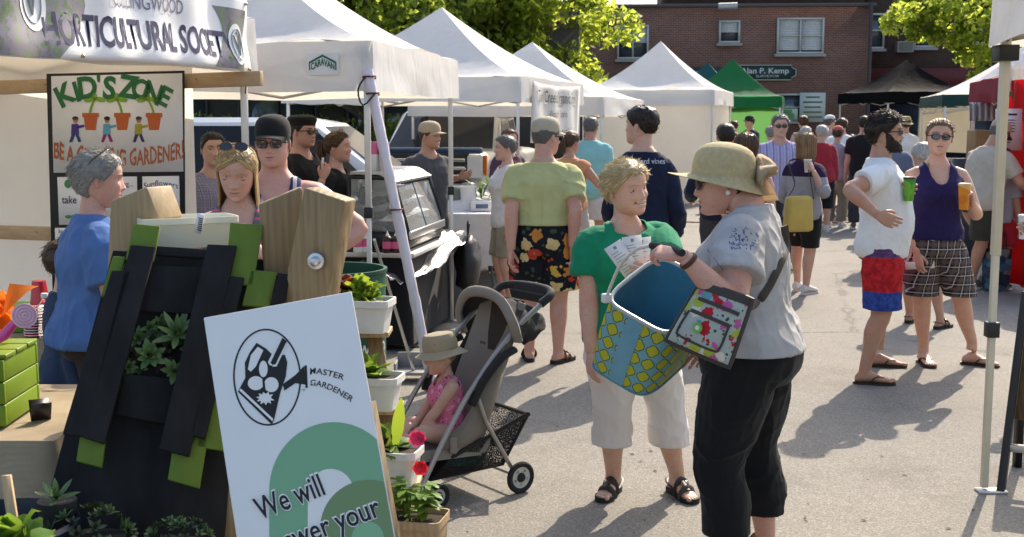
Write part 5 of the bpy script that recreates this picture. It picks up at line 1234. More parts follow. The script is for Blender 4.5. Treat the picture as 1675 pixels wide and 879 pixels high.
# timber frame
WOODV = m_wood('cedar', (.18, .12, .058), (.29, .205, .105), 1.2); WOODL = m_wood('cedar pale', (.25, .175, .088), (.36, .26, .14), 1.2)
tf = thing('timber_frame', P(380, 430, 3.75) * V(1, 1, 0), 0, 'heavy pine timbers bolted in upright V pairs behind the pallet', 'timber frame')
def plank(px, Y0, t, m, name='timber', tilt=0):
    b = MB(); n = nrm(V(tilt, 1, 0)); ref = P(*px[0], Y0); ext(b, [PL(x, y, ref, n) for x, y in px], n, t); return b.build(name, m, tf, smooth=False, bevel=.006)
plank(((180, 329), (239, 306), (259, 360), (228, 372), (206, 560), (170, 560)), 3.70, .13, WOODL, tilt=.35); plank(((236, 307), (279, 326), (268, 380), (256, 560), (222, 560), (238, 372)), 3.83, .04, WOODV, tilt=-.3)
plank(((424, 335), (493, 306), (496, 316), (478, 470), (474, 560), (440, 560)), 3.60, .05, WOODV, tilt=-.25); ob = plank(((497, 307), (564, 329), (537, 477), (528, 640), (455, 640), (470, 440)), 3.50, .085, WOODV, tilt=.30)
b = MB(); bp = P(517, 427, 3.47); b.lathe([(.026, 0), (.026, .006), (.024, .010), (.015, .012), (.015, .02), (.010, .024)], bp, rotx(PI / 2), 16); b.build('bolt', mat('galvanised', (.45, .45, .46), .35, .9, var=.1, vs=30), tf)
for px0 in (520, 560): pass
plank(((455, 560), (475, 560), (470, 900), (450, 900)), 3.66, .06, WOODV, name='timber_leg'); plank(((180, 560), (205, 560), (200, 900), (175, 900)), 3.78, .06, WOODV, name='timber_leg')
# ---------------------------------------------------------------- white window boxes
PLW = mat('planter white', (.70, .68, .63), .45, var=.12, vs=7, bump=.1, bs=30); SOIL = mat('soil', (.035, .024, .016), .95, var=.4, vs=60, bump=.8, bs=90)
def planter(loc, rz, L, W, H, label, m=PLW, soil=True, tilt=None):
    t = thing('window_box', loc, rz, label, 'planter', 'white window boxes on the stepped stand' if m is PLW else None); b = MB()
    def rr(w_, l_, z): 
        a = np.linspace(0, 2 * PI, 24, endpoint=False); return np.stack([l_ / 2 * np.sign(np.cos(a)) * np.abs(np.cos(a)) ** .22, w_ / 2 * np.sign(np.sin(a)) * np.abs(np.sin(a)) ** .22, np.full(24, z)], 1)
    b.loft([rr(W * .72, L * .90, 0), rr(W * .88, L * .96, H * .78), rr(W, L, H * .80), rr(W, L, H), rr(W * .92, L * .97, H), rr(W * .86, L * .94, H * .86)]); b.build('box', m, t, world=False, sharp=30)
    b = MB(); b.loft([rr(W * .86, L * .94, H * .84), rr(W * .80, L * .90, H * .88)]); b.build('soil', SOIL, t, world=False) if soil else None
    return t
wbx = planter(P(306, 403, 3.74), R(28), .30, .17, .095, 'empty white window box lying across the pine timbers', soil=False, m=mat('planter translucent', (.72, .71, .60), .4, trans=.25))
wbx['category'] = 'planter'
b = MB(); tp = P(326, 366, 3.64); b.box(tp, (.022, .003, .06), roty(.25)); b.build('price_tag', PAPER, wbx, smooth=False); b = MB(); [b.box(tp + V(.001 * k, -.003, -.02 + .006 * k), (.014, .001, .003), roty(.25)) for k in range(7)]; b.build('barcode', INKK, wbx, smooth=False)
STAND = thing('plant_stand', P(640, 800, 4.3) * V(1, 1, 0), 0, 'stepped wooden stand holding the white window boxes', 'stand')
lev = ((612, 540, 4.50), (630, 665, 4.32), (660, 785, 4.12), (692, 906, 3.95)); tops = (4.55, 4.4)
pos = []
for px, py, Y in lev: pos.append(P(px, py, Y))
for dx in (-.20,):
    b = MB(); b.bar(pos[0] + V(dx, .16, .12), V(pos[3][0] + dx + .05, pos[3][1] + .02, 0), .035, .08, up=(1, 0, 0)); b.build('rail', PINE, STAND, smooth=False, bevel=.004)
b = MB(); b.bar(pos[0] + V(-.03, .12, .05), V(pos[3][0] - .02, pos[3][1] + .12, 0), .02, .06, up=(1, 0, 0)); b.build('rail', WOODV, STAND, smooth=False, bevel=.004)
for i in range(3):
    b = MB(); b.box(pos[i] + V(-.15, .03, -.012), (.42, .15, .02)); b.build('shelf', PINE, STAND, smooth=False, bevel=.003)
L1 = planter(pos[0] + V(-.17, 0, 0), R(-10), .50, .155, .125, 'white window box of red and green lettuce, topmost on the stand'); L2 = planter(pos[1] + V(-.18, 0, 0), R(-10), .50, .155, .125, 'white window box with broad green leaves, second step of the stand'); L3 = planter(pos[2] + V(-.17, 0, 0), R(-12), .48, .15, .125, 'white window box with chard and a pink flower, third step')
lettuce(L1, pos[0] + V(-.05, 0, .12), .09, 60, LET, 2); lettuce(L1, pos[0] + V(-.19, .0, .13), .11, 55, LETR, 3); lettuce(L1, pos[0] + V(-.33, .0, .13), .10, 40, LETR, 5)
lettuce(L2, pos[1] + V(-.07, 0, .11), .10, 22, LEAFG, 4, ruff=.1, h=1.2); lettuce(L2, pos[1] + V(-.2, 0, .11), .10, 22, LEAFG, 6, ruff=.1, h=1.2)
lettuce(L3, pos[2] + V(-.09, 0, .11), .12, 20, CHARD, 7, ruff=.12, h=1.5); lettuce(L3, pos[2] + V(-.13, 0, .11), .10, 30, LETR, 8, h=1.2)
b = MB(); leaf(b, pos[2] + V(-.03, 0, .11), V(.15, -.05, 1), .20, .045, .1); b.build('tall_leaf', LET, L3, sharp=0)
b = MB(); fc = P(683, 716, 4.05)
for k in range(7): a = k * 2 * PI / 7; leaf(b, fc, V(math.cos(a), -.5, math.sin(a) * .8), .034, .036, .2, up=(0, -1, 0), nseg=4)
b.build('pink_flower', m_leaf('petal', (.62, .04, .14), (.7, .05, .2), .3), L3, sharp=0); b = MB()
for k in range(6): a = k * 2 * PI / 6; leaf(b, P(688, 765, 4.0), V(math.cos(a), -.5, math.sin(a)), .03, .034, .2, up=(0, -1, 0), nseg=4)
b.build('red_flower', m_leaf('petal red', (.55, .015, .04), (.7, .03, .05), .3), L3, sharp=0)
L4 = planter(pos[3] + V(-.03, 0, 0), R(-12), .22, .17, .14, 'square wooden planter with a bushy green plant at the foot of the stand', m=PINE); L4['category'] = 'planter'
rs = np.random.RandomState(9); b = MB(); bst = MB()
for k in range(13):
    a = rs.uniform(0, 2 * PI); hgt = rs.uniform(.04, .13); tip = pos[3] + V(-.03 + math.cos(a) * .05, math.sin(a) * .05, .13 + hgt); bst.tube([pos[3] + V(-.03 + math.cos(a) * .02, math.sin(a) * .02, .1), tip], .003, 5)
    for j in range(7): aa = rs.uniform(0, 2 * PI); leaf(b, tip - V(0, 0, .02 * (j % 3)), V(math.cos(aa), math.sin(aa), .25), rs.uniform(.045, .075), rs.uniform(.022, .034), .35)
b.build('leaves', LEAFG, L4, sharp=0); bst.build('stems', LEAFG, L4)
lt = thing('lettuce', P(446, 446, 3.72), 0, 'small pale lettuce behind the lime board', 'plant'); lettuce(lt, P(446, 452, 3.72), .05, 40, LET, 12)
# ---------------------------------------------------------------- green barrel
bx_, by_ = -.98, 6.5; br_ = thing('rain_barrel', (bx_, by_, 0), 0, 'dark green steel barrel with stencilled white lettering', 'barrel'); DG = mat('barrel green', (.010, .070, .042), .45, var=.12, vs=5)
b = MB(); b.lathe([(.27, .0), (.285, .01), (.285, .29), (.297, .305), (.285, .32), (.285, .58), (.297, .595), (.285, .61), (.288, .88), (.297, .89), (.297, .905), (.278, .905), (.275, .80), (.27, .4)], n=48); b.build('drum', DG, br_, world=False)
b = MB(); b.lathe([(.26, .74), (.01, .75)], n=32); b.build('soil', SOIL, br_, world=False)
def BR(x, z, o=.004): a = -PI / 2 + .52 + x / .287; return V(math.cos(a) * (.286 + o), math.sin(a) * (.286 + o), z)
b = MB(); text(b, 'COLLINGWOOD', lambda x, y: BR(x, .455 + y), .062, .50, .03); text(b, 'PARKS', lambda x, y: BR(x + .06, .355 + y), .062, .23, .03); b.build('lettering', mat('stencil white', (.60, .62, .58), .7), br_, world=False, smooth=False)
# ---------------------------------------------------------------- white sign board
s0 = P(333, 520, 3.12); s1 = P(575, 477, 3.18); s2 = P(412, 888, 2.93); sn = nrm(np.cross(s1 - s0, s2 - s0)); sn = sn if sn[1] < 0 else -sn
SB = lambda px, py, o=0.0: PL(px, py, s0 + sn * o, sn)
ex_ = nrm(s1 - s0); ed = nrm(np.cross(ex_, sn)); ed = ed if ed[2] < 0 else -ed; Ls = (s0[2] - .03) / -ed[2]
sb = thing('sign_board', SB(500, 800) * V(1, 1, 0), 0, 'tall white sign board with a watering can emblem leaning on the planter', 'sign')
SGN = mat('sign white', (.70, .69, .66), .38, var=.02)
b = MB(); Wd = np.linalg.norm(s1 - s0); ext(b, [s0, s1, s1 + ed * (Ls - .02), s0 + ed * Ls], -sn, .018); b.build('board', SGN, sb, smooth=False, bevel=.002)
b = MB(); b.bar(s0 - sn * .02 + ed * .0 + ex_ * .015, s0 - sn * .02 + ed * (Ls - .05) + ex_ * .015, .03, .02, up=sn); b.bar(s1 - sn * .022 + ed * .3 - ex_ * .012, s1 - sn * .022 + ed * (Ls - .06) - ex_ * .012, .05, .04, up=sn); b.build('backing_strip', WOODV, sb, smooth=False)
b = MB(); b.bar(SB(398, 700, -.06), SB(372, 1010, -.30), .045, .03); b.build('prop_leg', WOODV, sb, smooth=False, bevel=.003)
SZ = lambda x, y, o=.0015: SB(340 + x / 2.447, 520 + y / 2.447, o)
er, eb = s1 - ex_ * .003, s1 + ed * Ls
def clip(pts):
    "keep the part of a board polygon left of the board's right edge"
    out = []; ins = lambda p: np.dot(p - er, ex_) <= 0
    for i in range(len(pts)):
        a, b_ = pts[i - 1], pts[i]
        if ins(a) != ins(b_): t = np.dot(er - a, ex_) / np.dot(b_ - a, ex_); out.append(a + (b_ - a) * t)
        if ins(b_): out.append(b_)
    return out
def disc(cx_, cy_, r, o, n=60): return [SZ(cx_ + r * math.cos(t), cy_ + r * math.sin(t), o) for t in np.linspace(0, 2 * PI, n, endpoint=False)]
GL, GO, GD = mat('print sage', (.17, .36, .20), .4), mat('print olive', (.15, .235, .10), .4), mat('print light green', (.20, .40, .22), .4)
b = MB(); flat(b, clip([SZ(504 + 258 * math.cos(t), 690 + 272 * math.sin(t), .0012) for t in np.linspace(PI, 2 * PI, 50)] + [SZ(762, 1100, .0012), SZ(246, 1100, .0012)])); b.build('print', GL, sb, smooth=False)
b = MB(); flat(b, [SZ(492 + 92 * math.cos(t), 700 + 95 * math.sin(t), .0018) for t in np.linspace(PI, 2 * PI, 40)] + [SZ(584, 1100, .0018), SZ(400, 1100, .0018)]); b.build('print', SGN, sb, smooth=False)
b = MB(); flat(b, clip(disc(645, 845, 196, .0024))); b.build('print', GO, sb, smooth=False); b = MB(); flat(b, clip(disc(640, 880, 64, .0030))); b.build('print', GD, sb, smooth=False)
Z = lambda pts, o=.0015: [SZ(x, y, o) for x, y in pts]
b = MB(); b.tube([SZ(237 + 133 * math.cos(t) + 4 * math.sin(t), 238 + 191 * math.sin(t), .001) for t in np.linspace(0, 2 * PI, 60)[:-1]], [[.0022, .0006]] * 59, 6, closed=True)
flat(b, Z([(195, 100), (235, 125), (262, 152), (308, 148), (318, 178), (312, 235), (290, 300), (266, 405), (256, 428), (120, 296), (150, 240), (148, 180), (168, 138)])); flat(b, Z([(300, 266), (352, 228), (385, 193), (392, 268), (350, 262), (306, 292)])); flat(b, Z([(298, 80), (316, 94), (270, 188), (250, 182)], .0030)); flat(b, Z([(386, 192), (396, 190), (400, 280), (391, 282)]))
b.build('emblem', INKK, sb, smooth=False)
b = MB(); flat(b, Z([(200, 116), (222, 130), (192, 195), (172, 216), (160, 206), (172, 150)], .0024)); flat(b, Z([(286, 86), (300, 82), (252, 182), (262, 192), (248, 190), (240, 178)], .0022)); flat(b, Z([(306, 105), (320, 100), (275, 195), (258, 196)], .0024)); flat(b, Z([(125, 290), (132, 283), (262, 405), (258, 414)], .0024))
for cx_, cy_, rx, ry in ((192, 262, 32, 28), (254, 268, 29, 30), (222, 205, 17, 33)): flat(b, [SZ(cx_ + rx * math.cos(t), cy_ + ry * math.sin(t), .0024) for t in np.linspace(0, 2 * PI, 24)[:-1]])
a = np.linspace(0, 2 * PI, 22)[:-1]; flat(b, [SZ(230 + (38 if i % 2 else 24) * math.cos(t), 322 + (28 if i % 2 else 17) * math.sin(t), .0024) for i, t in enumerate(a)]); b.build('emblem', SGN, sb, smooth=False)
b = MB(); flat(b, Z([(217, 238), (226, 238), (232, 300), (222, 300)], .0030)); 
def arc(x, y, x0, x1, y0, sag, h): t = (x / ((x1 - x0)) + .5); px = x0 + (x1 - x0) * t; py = y0 + sag * t ** 1.7; sl = sag * 1.7 * t ** .7 / (x1 - x0); n = nrm(V(sl, -1, 0)[:2]); return SZ(px + n[0] * y, py + n[1] * y, .0015)
text(b, 'MASTER', lambda x, y: arc(x, y, 406, 541, 222, 28, 1), 24, 137, .01); text(b, 'GARDENER', lambda x, y: arc(x, y, 410, 573, 270, 68, 1), 24, 164, .01); text(b, 'TM', lambda x, y: SZ(382 + x, 293 - y), 8, 13, 0)
b.build('lettering', INKK, sb, smooth=False)
def line(mb, body, a, e, h, o, bold): 
    a, e = V(*a), V(*e); d = e - a; L = np.linalg.norm(d); d = d / L; n = V(d[1], -d[0]); text(mb, body, lambda x, y: SZ(*(a + d * (x + L / 2) + n * y), o), h, L, bold)
b = MB(); line(b, 'We will', (206, 812), (474, 704), 96, .0036, .045); line(b, 'answer your', (232, 966), (700, 788), 92, .0036, .045); b.build('lettering', PAPER, sb, smooth=False)
b = MB(); line(b, 'We will', (208, 810), (472, 706), 93, .0042, .012); line(b, 'answer your', (234, 964), (698, 790), 89, .0042, .012); b.build('lettering', INKK, sb, smooth=False)
# ---------------------------------------------------------------- low corner: dark tub with a stake and plant
tb_ = thing('garden_tub', P(30, 850, 2.75) * V(1, 1, 0), 0, 'dark blue round tub with a wooden stake at the bottom left corner', 'tub'); b = MB(); c_ = P(5, 1010, 2.95); b.lathe([(.16, -.35), (.19, .12), (.20, .30), (.19, .31), (.17, .2)], c_ * V(1, 1, 0) + V(0, 0, .38), n=32); b.build('tub', mat('dark blue glaze', (.008, .012, .03), .3), tb_); b = MB(); b.bar(P(10, 778, 2.78), P(38, 960, 2.78), .022, .012); b.build('stake', PINE, tb_, smooth=False); lettuce(tb_, P(12, 900, 2.72), .10, 34, LEAFG, 22, ruff=.15)
# ---------------------------------------------------------------- stroller
st_ = thing('stroller', G(790, 800) * V(1, 1, 0), 0, 'tan and grey folding stroller with a mesh basket', 'stroller')
TUBE = mat('stroller tube', (.36, .345, .32), .38, .7); TAN = cloth('stroller tan', (.24, .21, .17)); DKF = cloth('stroller dark', (.028, .025, .024)); BRNF = cloth('stroller brown', (.050, .040, .031)); TYRE = mat('tyre', (.02, .02, .02), .85, bump=.4, bs=90); SPK = mat('wheel grey', (.48, .47, .44), .45)
# axes: a = forward (towards lower left), s = to its right-hand side
wr = G(851, 806); wf = G(722, 836); sa = nrm((wf - wr) * V(1, 1, 0)); ss = V(-sa[1], sa[0], 0); ss = ss if ss[1] > 0 else -ss     # ss: away from camera
def wheel(c, r, axis, tw=.022):
    t_ = MB(); fr = frame(axis); ring = lambda rr, n=32: [c + fr @ V(math.cos(a) * rr, 0, math.sin(a) * rr) for a in np.linspace(0, 2 * PI, n, endpoint=False)]
    t_.tube(ring(r - tw * .6), [[tw * .62, tw * .8]] * 32, 10, closed=True); o = t_.build('wheel', TYRE, st_)
    h = MB(); h.tube(ring(r - tw * 1.35), [[.006, .012]] * 32, 8, closed=True)
    for k in range(5): a = k * 2 * PI / 5 + .3; d = fr @ V(math.cos(a), 0, math.sin(a)); h.bar(c + d * .018, c + d * (r - tw * 1.3), .030, .014, up=axis)
    h.build('rim', SPK, o); h = MB(); h.lathe([(.024, -.014), (.026, 0), (.020, .014), (.004, .016)], c, fr @ rotx(-PI / 2), 16); h.build('hub', TYRE, o)
rw, fw = .073, .058
W1 = V(wr[0], wr[1], rw); W2 = W1 + ss * .44; F1 = V(wf[0], wf[1], fw) + ss * .03; F2 = F1 + ss * .38
for c, r in ((W1, rw), (W2, rw), (F1, fw), (F2, fw)): wheel(c, r, -ss)
S_ = lambda f, s, z: W1 + sa * f + ss * s + V(0, 0, (z - rw) * .955)
# frame on both sides
for s in (.03, .41):
    b = MB(); b.tube(resample([S_(.54, s, .08), S_(.40, s, .32), S_(.24, s, .55), S_(.02, s, .78), S_(-.16, s, .91)], 14), .0125, 10); b.build('side_tube', TUBE, st_)
    b = MB(); b.tube([S_(0.0, s, rw), S_(.17, s, .36), S_(.24, s, .55)], .0105, 10); b.build('rear_tube', TUBE, st_)
    b = MB(); b.tube(resample([S_(.03, s - .02 if s < .2 else s + .02, .70), S_(.11, s - .03 if s < .2 else s + .03, .67), S_(.20, s - .02 if s < .2 else s + .02, .57), S_(.25, s, .46)], 10), [[.026, .018]] * 10, 10); b.build('arm_pad', DKF, st_)
b = MB(); b.tube([S_(0, -.01, rw), S_(0, .45, rw)], .008, 8); b.tube([S_(.52, .0, .11), S_(.52, .42, .11)], .008, 8); b.build('axle', TUBE, st_)
b = MB(); b.tube(resample([S_(-.14, .03, .90), S_(-.20, .03, .94), S_(-.24, .12, .955), S_(-.24, .32, .955), S_(-.20, .41, .94), S_(-.14, .41, .90)], 16), .020, 10); b.build('handle', mat('foam grip', (.02, .021, .024), .8, bump=.4, bs=120), st_)
b = MB(); b.grid(lambda u, v: S_(-.20 - .04 * v, .09 + .26 * u, .93 - .06 * math.sin(PI * v) + .03 * v), 8, 6, 0, .02); b.build('parent_tray', DKF, st_)
# seat: back, cushion, sides
b = MB(); b.grid(lambda u, v: S_(.20 - .28 * v - .05 * math.sin(PI * u), .06 + .32 * u, .25 + .65 * v), 10, 12, 0, .03); b.build('seat_back', TAN, st_)
b = MB(); b.grid(lambda u, v: S_(.18 + .32 * v, .06 + .32 * u, .25 + .02 * v - .02 * math.sin(PI * u)), 8, 8, 0, .045); b.build('seat', TAN, st_)
b = MB(); b.grid(lambda u, v: S_(-.005 - .085 * v, .085 + .27 * u, .66 + .25 * v), 6, 6, 0, .012); b.build('back_panel', BRNF, st_)
for s in (.055, .385):
    b = MB(); b.add([S_(.18, s, .25), S_(.42, s, .27), S_(.28, s, .38), S_(.10, s, .62), S_(-.03, s, .80)], [(0, 1, 2, 3, 4)]); b.build('side_panel', BRNF if s > .2 else TAN, st_, smooth=False, solid=.006)
    b = MB(); b.grid(lambda u, v: S_(.14 + .22 * u, s + (-.012 if s < .2 else .012) + .02 * math.sin(PI * u), .29 - .10 * v * (1 - .5 * abs(u - .5)) + .03 * u), 8, 6); b.build('hanging_flap', TAN, st_, solid=.005)
b = MB(); b.add([S_(.50, .06, .27), S_(.50, .38, .27), S_(.58, .36, .16), S_(.58, .08, .16)], [(0, 1, 2, 3)]); b.build('leg_rest', DKF, st_, smooth=False, solid=.015)
# canopy folded back: bow + cloth
bow = lambda k, h, w_: resample([S_(-.02 + k * .3, .22 - w_, .72 + .02), S_(-.06 + k, .22 - w_, .82 + h * .6), S_(-.07 + k * 1.2, .22 - w_ * .62, .91 + h), S_(-.07 + k * 1.2, .22, .935 + h), S_(-.07 + k * 1.2, .22 + w_ * .62, .91 + h), S_(-.06 + k, .22 + w_, .82 + h * .6), S_(-.02 + k * .3, .22 + w_, .72)], 20)
b0_, b1_, b2_ = bow(.0, -.02, .20), bow(.10, .02, .215), bow(-.10, -.07, .20)
b = MB(); b.tube(b1_, [[.026, .018]] * 20, 10); b.build('canopy_bow', TAN, st_)
b = MB(); rows = [b1_, b1_ * .5 + b0_ * .5 + V(0, 0, -.02), b0_, b0_ * .5 + b2_ * .5 + V(0, 0, -.03), b2_]
b.grid(lambda u, v: (lambda t, i, f: rows[i][t] * (1 - f) + rows[min(i + 1, 4)][t] * f)(min(19, int(round(u * 19))), min(3, int(v * 4)), min(1, v * 4 - min(3, int(v * 4)))) + V(0, 0, .008 * math.sin(u * 40 + v * 9)), 19, 16); b.build('canopy_cloth', DKF, st_, solid=.006, sharp=0)
b = MB(); text(b, 'Jeep', lambda x, y: S_(.045 - .22 * .02, .22 - x, .70 + y) + V(0, 0, 0) + nrm(V(*sa)) * .012, .016, .045, .02); b.build('lettering', INKK, st_, smooth=False)
# mesh basket
NETM = NT('net'); vo = NETM.n('TexVoronoi', {'Vector': NETM.co(), 'Scale': 150.0}, feature='DISTANCE_TO_EDGE'); fz = NETM.math('LESS_THAN', vo.outputs[0], .16)
tr = NETM.n('BsdfTransparent'); df = NETM.n('BsdfDiffuse', {0: (.03, .028, .026, 1)}); ms = NETM.n('MixShader', {0: fz, 1: tr.outputs[0], 2: df.outputs[0]}); NETM.t.links.new(ms.outputs[0], NETM.out.inputs[0])
bt = [S_(-.06, .02, .37), S_(.34, .06, .22), S_(.34, .38, .22), S_(-.06, .42, .37)]; bb = [S_(.06, .06, .13), S_(.44, .08, .12), S_(.44, .36, .12), S_(.06, .38, .13)]
b = MB(); [b.add([bt[i], bt[(i + 1) % 4], bb[(i + 1) % 4], bb[i]], [(0, 1, 2, 3)]) for i in range(4)]; b.build('basket_net', NETM.m, st_, smooth=False)
b = MB(); b.add(bb, [(0, 1, 2, 3)]); b.build('basket_floor', DKF, st_, smooth=False, solid=.008); b = MB(); b.tube(bt, .012, 8, closed=True); b.tube([bt[0], bb[0]], .008, 6); b.tube([bt[1] * .4 + bt[0] * .6, bb[1] * .4 + bb[0] * .6], .008, 6); b.build('basket_edge', DKF, st_)
bag = thing('folded_clothes', S_(.26, .18, .14), 0, 'teal and maroon clothes bundled in the stroller basket', 'clothes')
for k, (f, s, cl) in enumerate(((.16, .18, (.02, .17, .17)), (.28, .2, (.03, .20, .20)), (.38, .2, (.05, .012, .016)))):
    b = MB(); b.ell(S_(f, s, .175), V(.085, .12, .05), rotz(k), 16, 10); v = b.verts(); b.v = [v + vnoise(v * 28, k)[:, None] * .012]; b.build('bundle', cloth('bundle%d' % k, cl), bag, sharp=0)
# ---------------------------------------------------------------- food stall: case, black table, foil
f1x = f1; dc = thing('display_case', (-.90, 9.45, .76), -A2, 'glass heated food display case with a curved steel top', 'display case')
CK = mat('case black', (.022, .022, .023), .35); STL = mat('brushed steel', (.58, .58, .57), .28, .9, var=.05, vs=30, stretch=(1, 20, 1)); GLS = NT('case glass'); GLSm = GLS.bsdf((.85, .9, .88), .04, 0, None, .6, None, .3, Transmission_Weight=.8, IOR=1.05)
cw_, cl_, ch_ = .46, 1.16, .53          # x across, y along the aisle
b = MB(); b.box((0, 0, .055), (cw_, cl_, .11)); b.build('base', CK, dc, world=False, smooth=False, bevel=.01)
for y in (-cl_ / 2 + .02, cl_ / 2 - .02):
    b = MB(); out = [(-cw_ / 2, .11), (cw_ / 2, .11), (cw_ / 2 - .11, ch_ - .06), (cw_ / 2 - .18, ch_), (-cw_ / 2, ch_)]
    b.tube([V(x, y, z) for x, z in out], [[.020, .024]] * 5, 4, closed=True); b.build('end_frame', CK, dc, world=False, smooth=False)
    g_ = MB(); g_.add([V(x * .96, y, z) for x, z in out], [tuple(range(5))]); g_.build('end_glass', GLSm, dc, world=False, smooth=False)
b = MB(); b.add([V(cw_ / 2, -cl_ / 2 + .04, .12), V(cw_ / 2, cl_ / 2 - .04, .12), V(cw_ / 2 - .11, cl_ / 2 - .04, ch_ - .07), V(cw_ / 2 - .11, -cl_ / 2 + .04, ch_ - .07)], [(0, 1, 2, 3)]); b.build('front_glass', GLSm, dc, world=False, smooth=False)
b = MB(); b.tube([V(cw_ / 2 - .11 + .11 * t, .0, ch_ - .07 - (ch_ - .19) * t) for t in (0, 1)], .006, 6); b.build('glass_joint', CK, dc, world=False)
b = MB(); b.grid(lambda u, v: V(cw_ / 2 - .10 - .10 * u ** .5 - (cw_ - .22) * u, -cl_ / 2 + cl_ * v, ch_ - .05 + .07 * math.sin(min(1, u * 3) * PI / 2)), 12, 4, 0, .02); b.build('top', STL, dc, world=False)
b = MB(); b.bar(V(cw_ / 2 + .012, -cl_ / 2, .10), V(cw_ / 2 + .012, cl_ / 2, .10), .02, .06); b.build('front_rail', STL, dc, world=False, smooth=False, bevel=.004); b = MB(); b.box((-cw_ / 2 + .006, 0, ch_ / 2 + .06), (.012, cl_ - .04, ch_ - .12)); b.build('rear_door', STL, dc, world=False, smooth=False)
for k, z in enumerate((.20, .31, .42)):
    b = MB(); [b.tube([V(-cw_ / 2 + .03 + .028 * i, -cl_ / 2 + .04, z), V(-cw_ / 2 + .03 + .028 * i, cl_ / 2 - .04, z)], .003, 4) for i in range(int(11 - k * 2))]; b.build('rack', STL, dc, world=False)
rs = np.random.RandomState(3)
for z, m_, lab in ((.112, (.34, .16, .05), 'golden baked pastries on the bottom of the food case'), (.204, (.42, .24, .09), 'pale baked rolls on the middle rack of the food case'), (.314, (.25, .09, .03), 'dark baked pies on the upper rack of the food case')):
    fd = thing('baked_food', np.array(PM[dc.name] @ Vector((-.04, 0, z))), -A2, lab, 'food'); b = MB()
    for k in range(11): b.ell((rs.uniform(-.10, .08), -.48 + .095 * k, .026), (.05, .04, .026), rotz(rs.uniform(0, 3)), 12, 8)
    b.build('pastries', mat('crust %.2f' % m_[0], m_, .6, var=.3, vs=30), fd, world=False)
ft_ = folding_table((-.86, 9.72, 0), -A2, .60, 1.9, .74, 'folding food table with bent grey legs under the case')
bt_ = MB(); drape(bt_, V(-1.26, 8.86, 0), V(math.cos(A2), -math.sin(A2), 0), f1, .50, 1.86, .748, .70, .01, 5, 3, .005); tag(bt_.build('tablecloth', cloth('black cloth', (.014, .014, .015)), sharp=0), 'plain black cloth reaching the ground under the food case', 'tablecloth')
fo = MB(); fo.grid(lambda u, v: (P(608, 462, 8.35) * (1 - u) + P(762, 396, 9.7) * u) * (1 - v) + (P(585, 428, 8.75) * (1 - u) + P(745, 384, 10.0) * u) * v + V(0, 0, .05 * float(vnoise(np.array([[u * 7, v * 3, 1.]]), 2)[0]) + .02 * float(vnoise(np.array([[u * 22, v * 12, 1.]]), 4)[0]) - .10 * math.sin(PI * u) * (1 - v)), 40, 14)
tag(fo.build('foil_sheet', mat('foil', (.78, .77, .75), .22, .85), smooth=False, solid=.002), 'sagging sheet of silver foil along the food table edge', 'foil')
fm = MB()
for x, y, rr, zz in ((735, 392, .07, .0),): pass
bg_ = thing('dark_bag', P(765, 430, 9.9) * V(1, 1, 0) + V(0, 0, .42), 0, 'limp black bag hanging off the far end of the food table', 'bag'); b = MB(); b.ell((0, 0, .08), (.10, .18, .26), None, 16, 10); v = b.verts(); b.v = [v + vnoise(v * 14, 1)[:, None] * .04]; b.build('bag_body', BLACKP, bg_, world=False, sharp=0); b = MB(); b.tube(resample([V(.0, -.1, .3), V(.02, -.14, .46), V(0, .0, .44), V(0, .08, .3)], 8), .008, 6); b.build('strap', BLACKP, bg_, world=False)
def sauce(px, py, Y, label, c1, h=.19):
    p = P(px, py, Y); t = thing('sauce_bottle', V(p[0], p[1], .752), 0, label, 'bottle', 'sauce bottles by the food case'); b = MB(); b.lathe([(.033, 0), (.036, .01), (.036, h * .62), (.026, h * .72), (.012, h * .78)], n=18); b.build('bottle_body', mat('sauce %s' % (c1,), c1, .35), t, world=False)
    b = MB(); b.lathe([(.014, h * .77), (.013, h * .83), (.006, h * .9), (.003, h)], n=12); b.build('nozzle', WHITEP, t, world=False); b = MB(); b.lathe([(.037, h * .2), (.037, h * .52)], n=18, caps=False); b.build('label_band', mat('pink label', (.62, .10, .22), .6), t, world=False)
sauce(586, 412, 8.72, 'white sauce bottle at the left by the food case', (.72, .70, .66)); sauce(599, 411, 8.74, 'white sauce bottle next to the leaning pole', (.72, .70, .66)); sauce(634, 412, 8.66, 'dark sauce bottle with a pink label left of its twin', (.03, .012, .012), .16); sauce(648, 411, 8.66, 'dark sauce bottle with a pink label right of its twin', (.03, .012, .012), .16)
sc_ = thing('cup_stack', np.array(PM[dc.name] @ Vector((-.10, -.35, ch_ + .035))), 0, 'pink and white paper cups stacked on the food case', 'cups'); b = MB(); b2 = MB()
for k, (x, y) in enumerate(((0, 0), (.085, .0), (.03, .08))):
    b.lathe([(.030, 0), (.040, .10), (.041, .13)], (x, y, 0), n=16); b2.lathe([(.0415, .128), (.043, .21), (.043, .22)], (x, y, 0), n=16)
b.build('white_cups', WHITEP, sc_, world=False); b2.build('pink_cups', mat('pink paper', (.62, .14, .32), .6), sc_, world=False)
tg = thing('serving_tongs', np.array(PM[dc.name] @ Vector((-.04, .10, ch_ + .04))), R(20), 'steel serving tongs lying on the food case', 'tongs'); b = MB(); b.tube(resample([V(-.13, -.02, 0), V(0, -.015, .012), V(.13, -.004, 0)], 8), [[.008, .003]] * 8, 6); b.tube(resample([V(-.13, .02, 0), V(0, .015, .012), V(.13, .004, 0)], 8), [[.008, .003]] * 8, 6); b.build('arms', STL, tg, world=False)
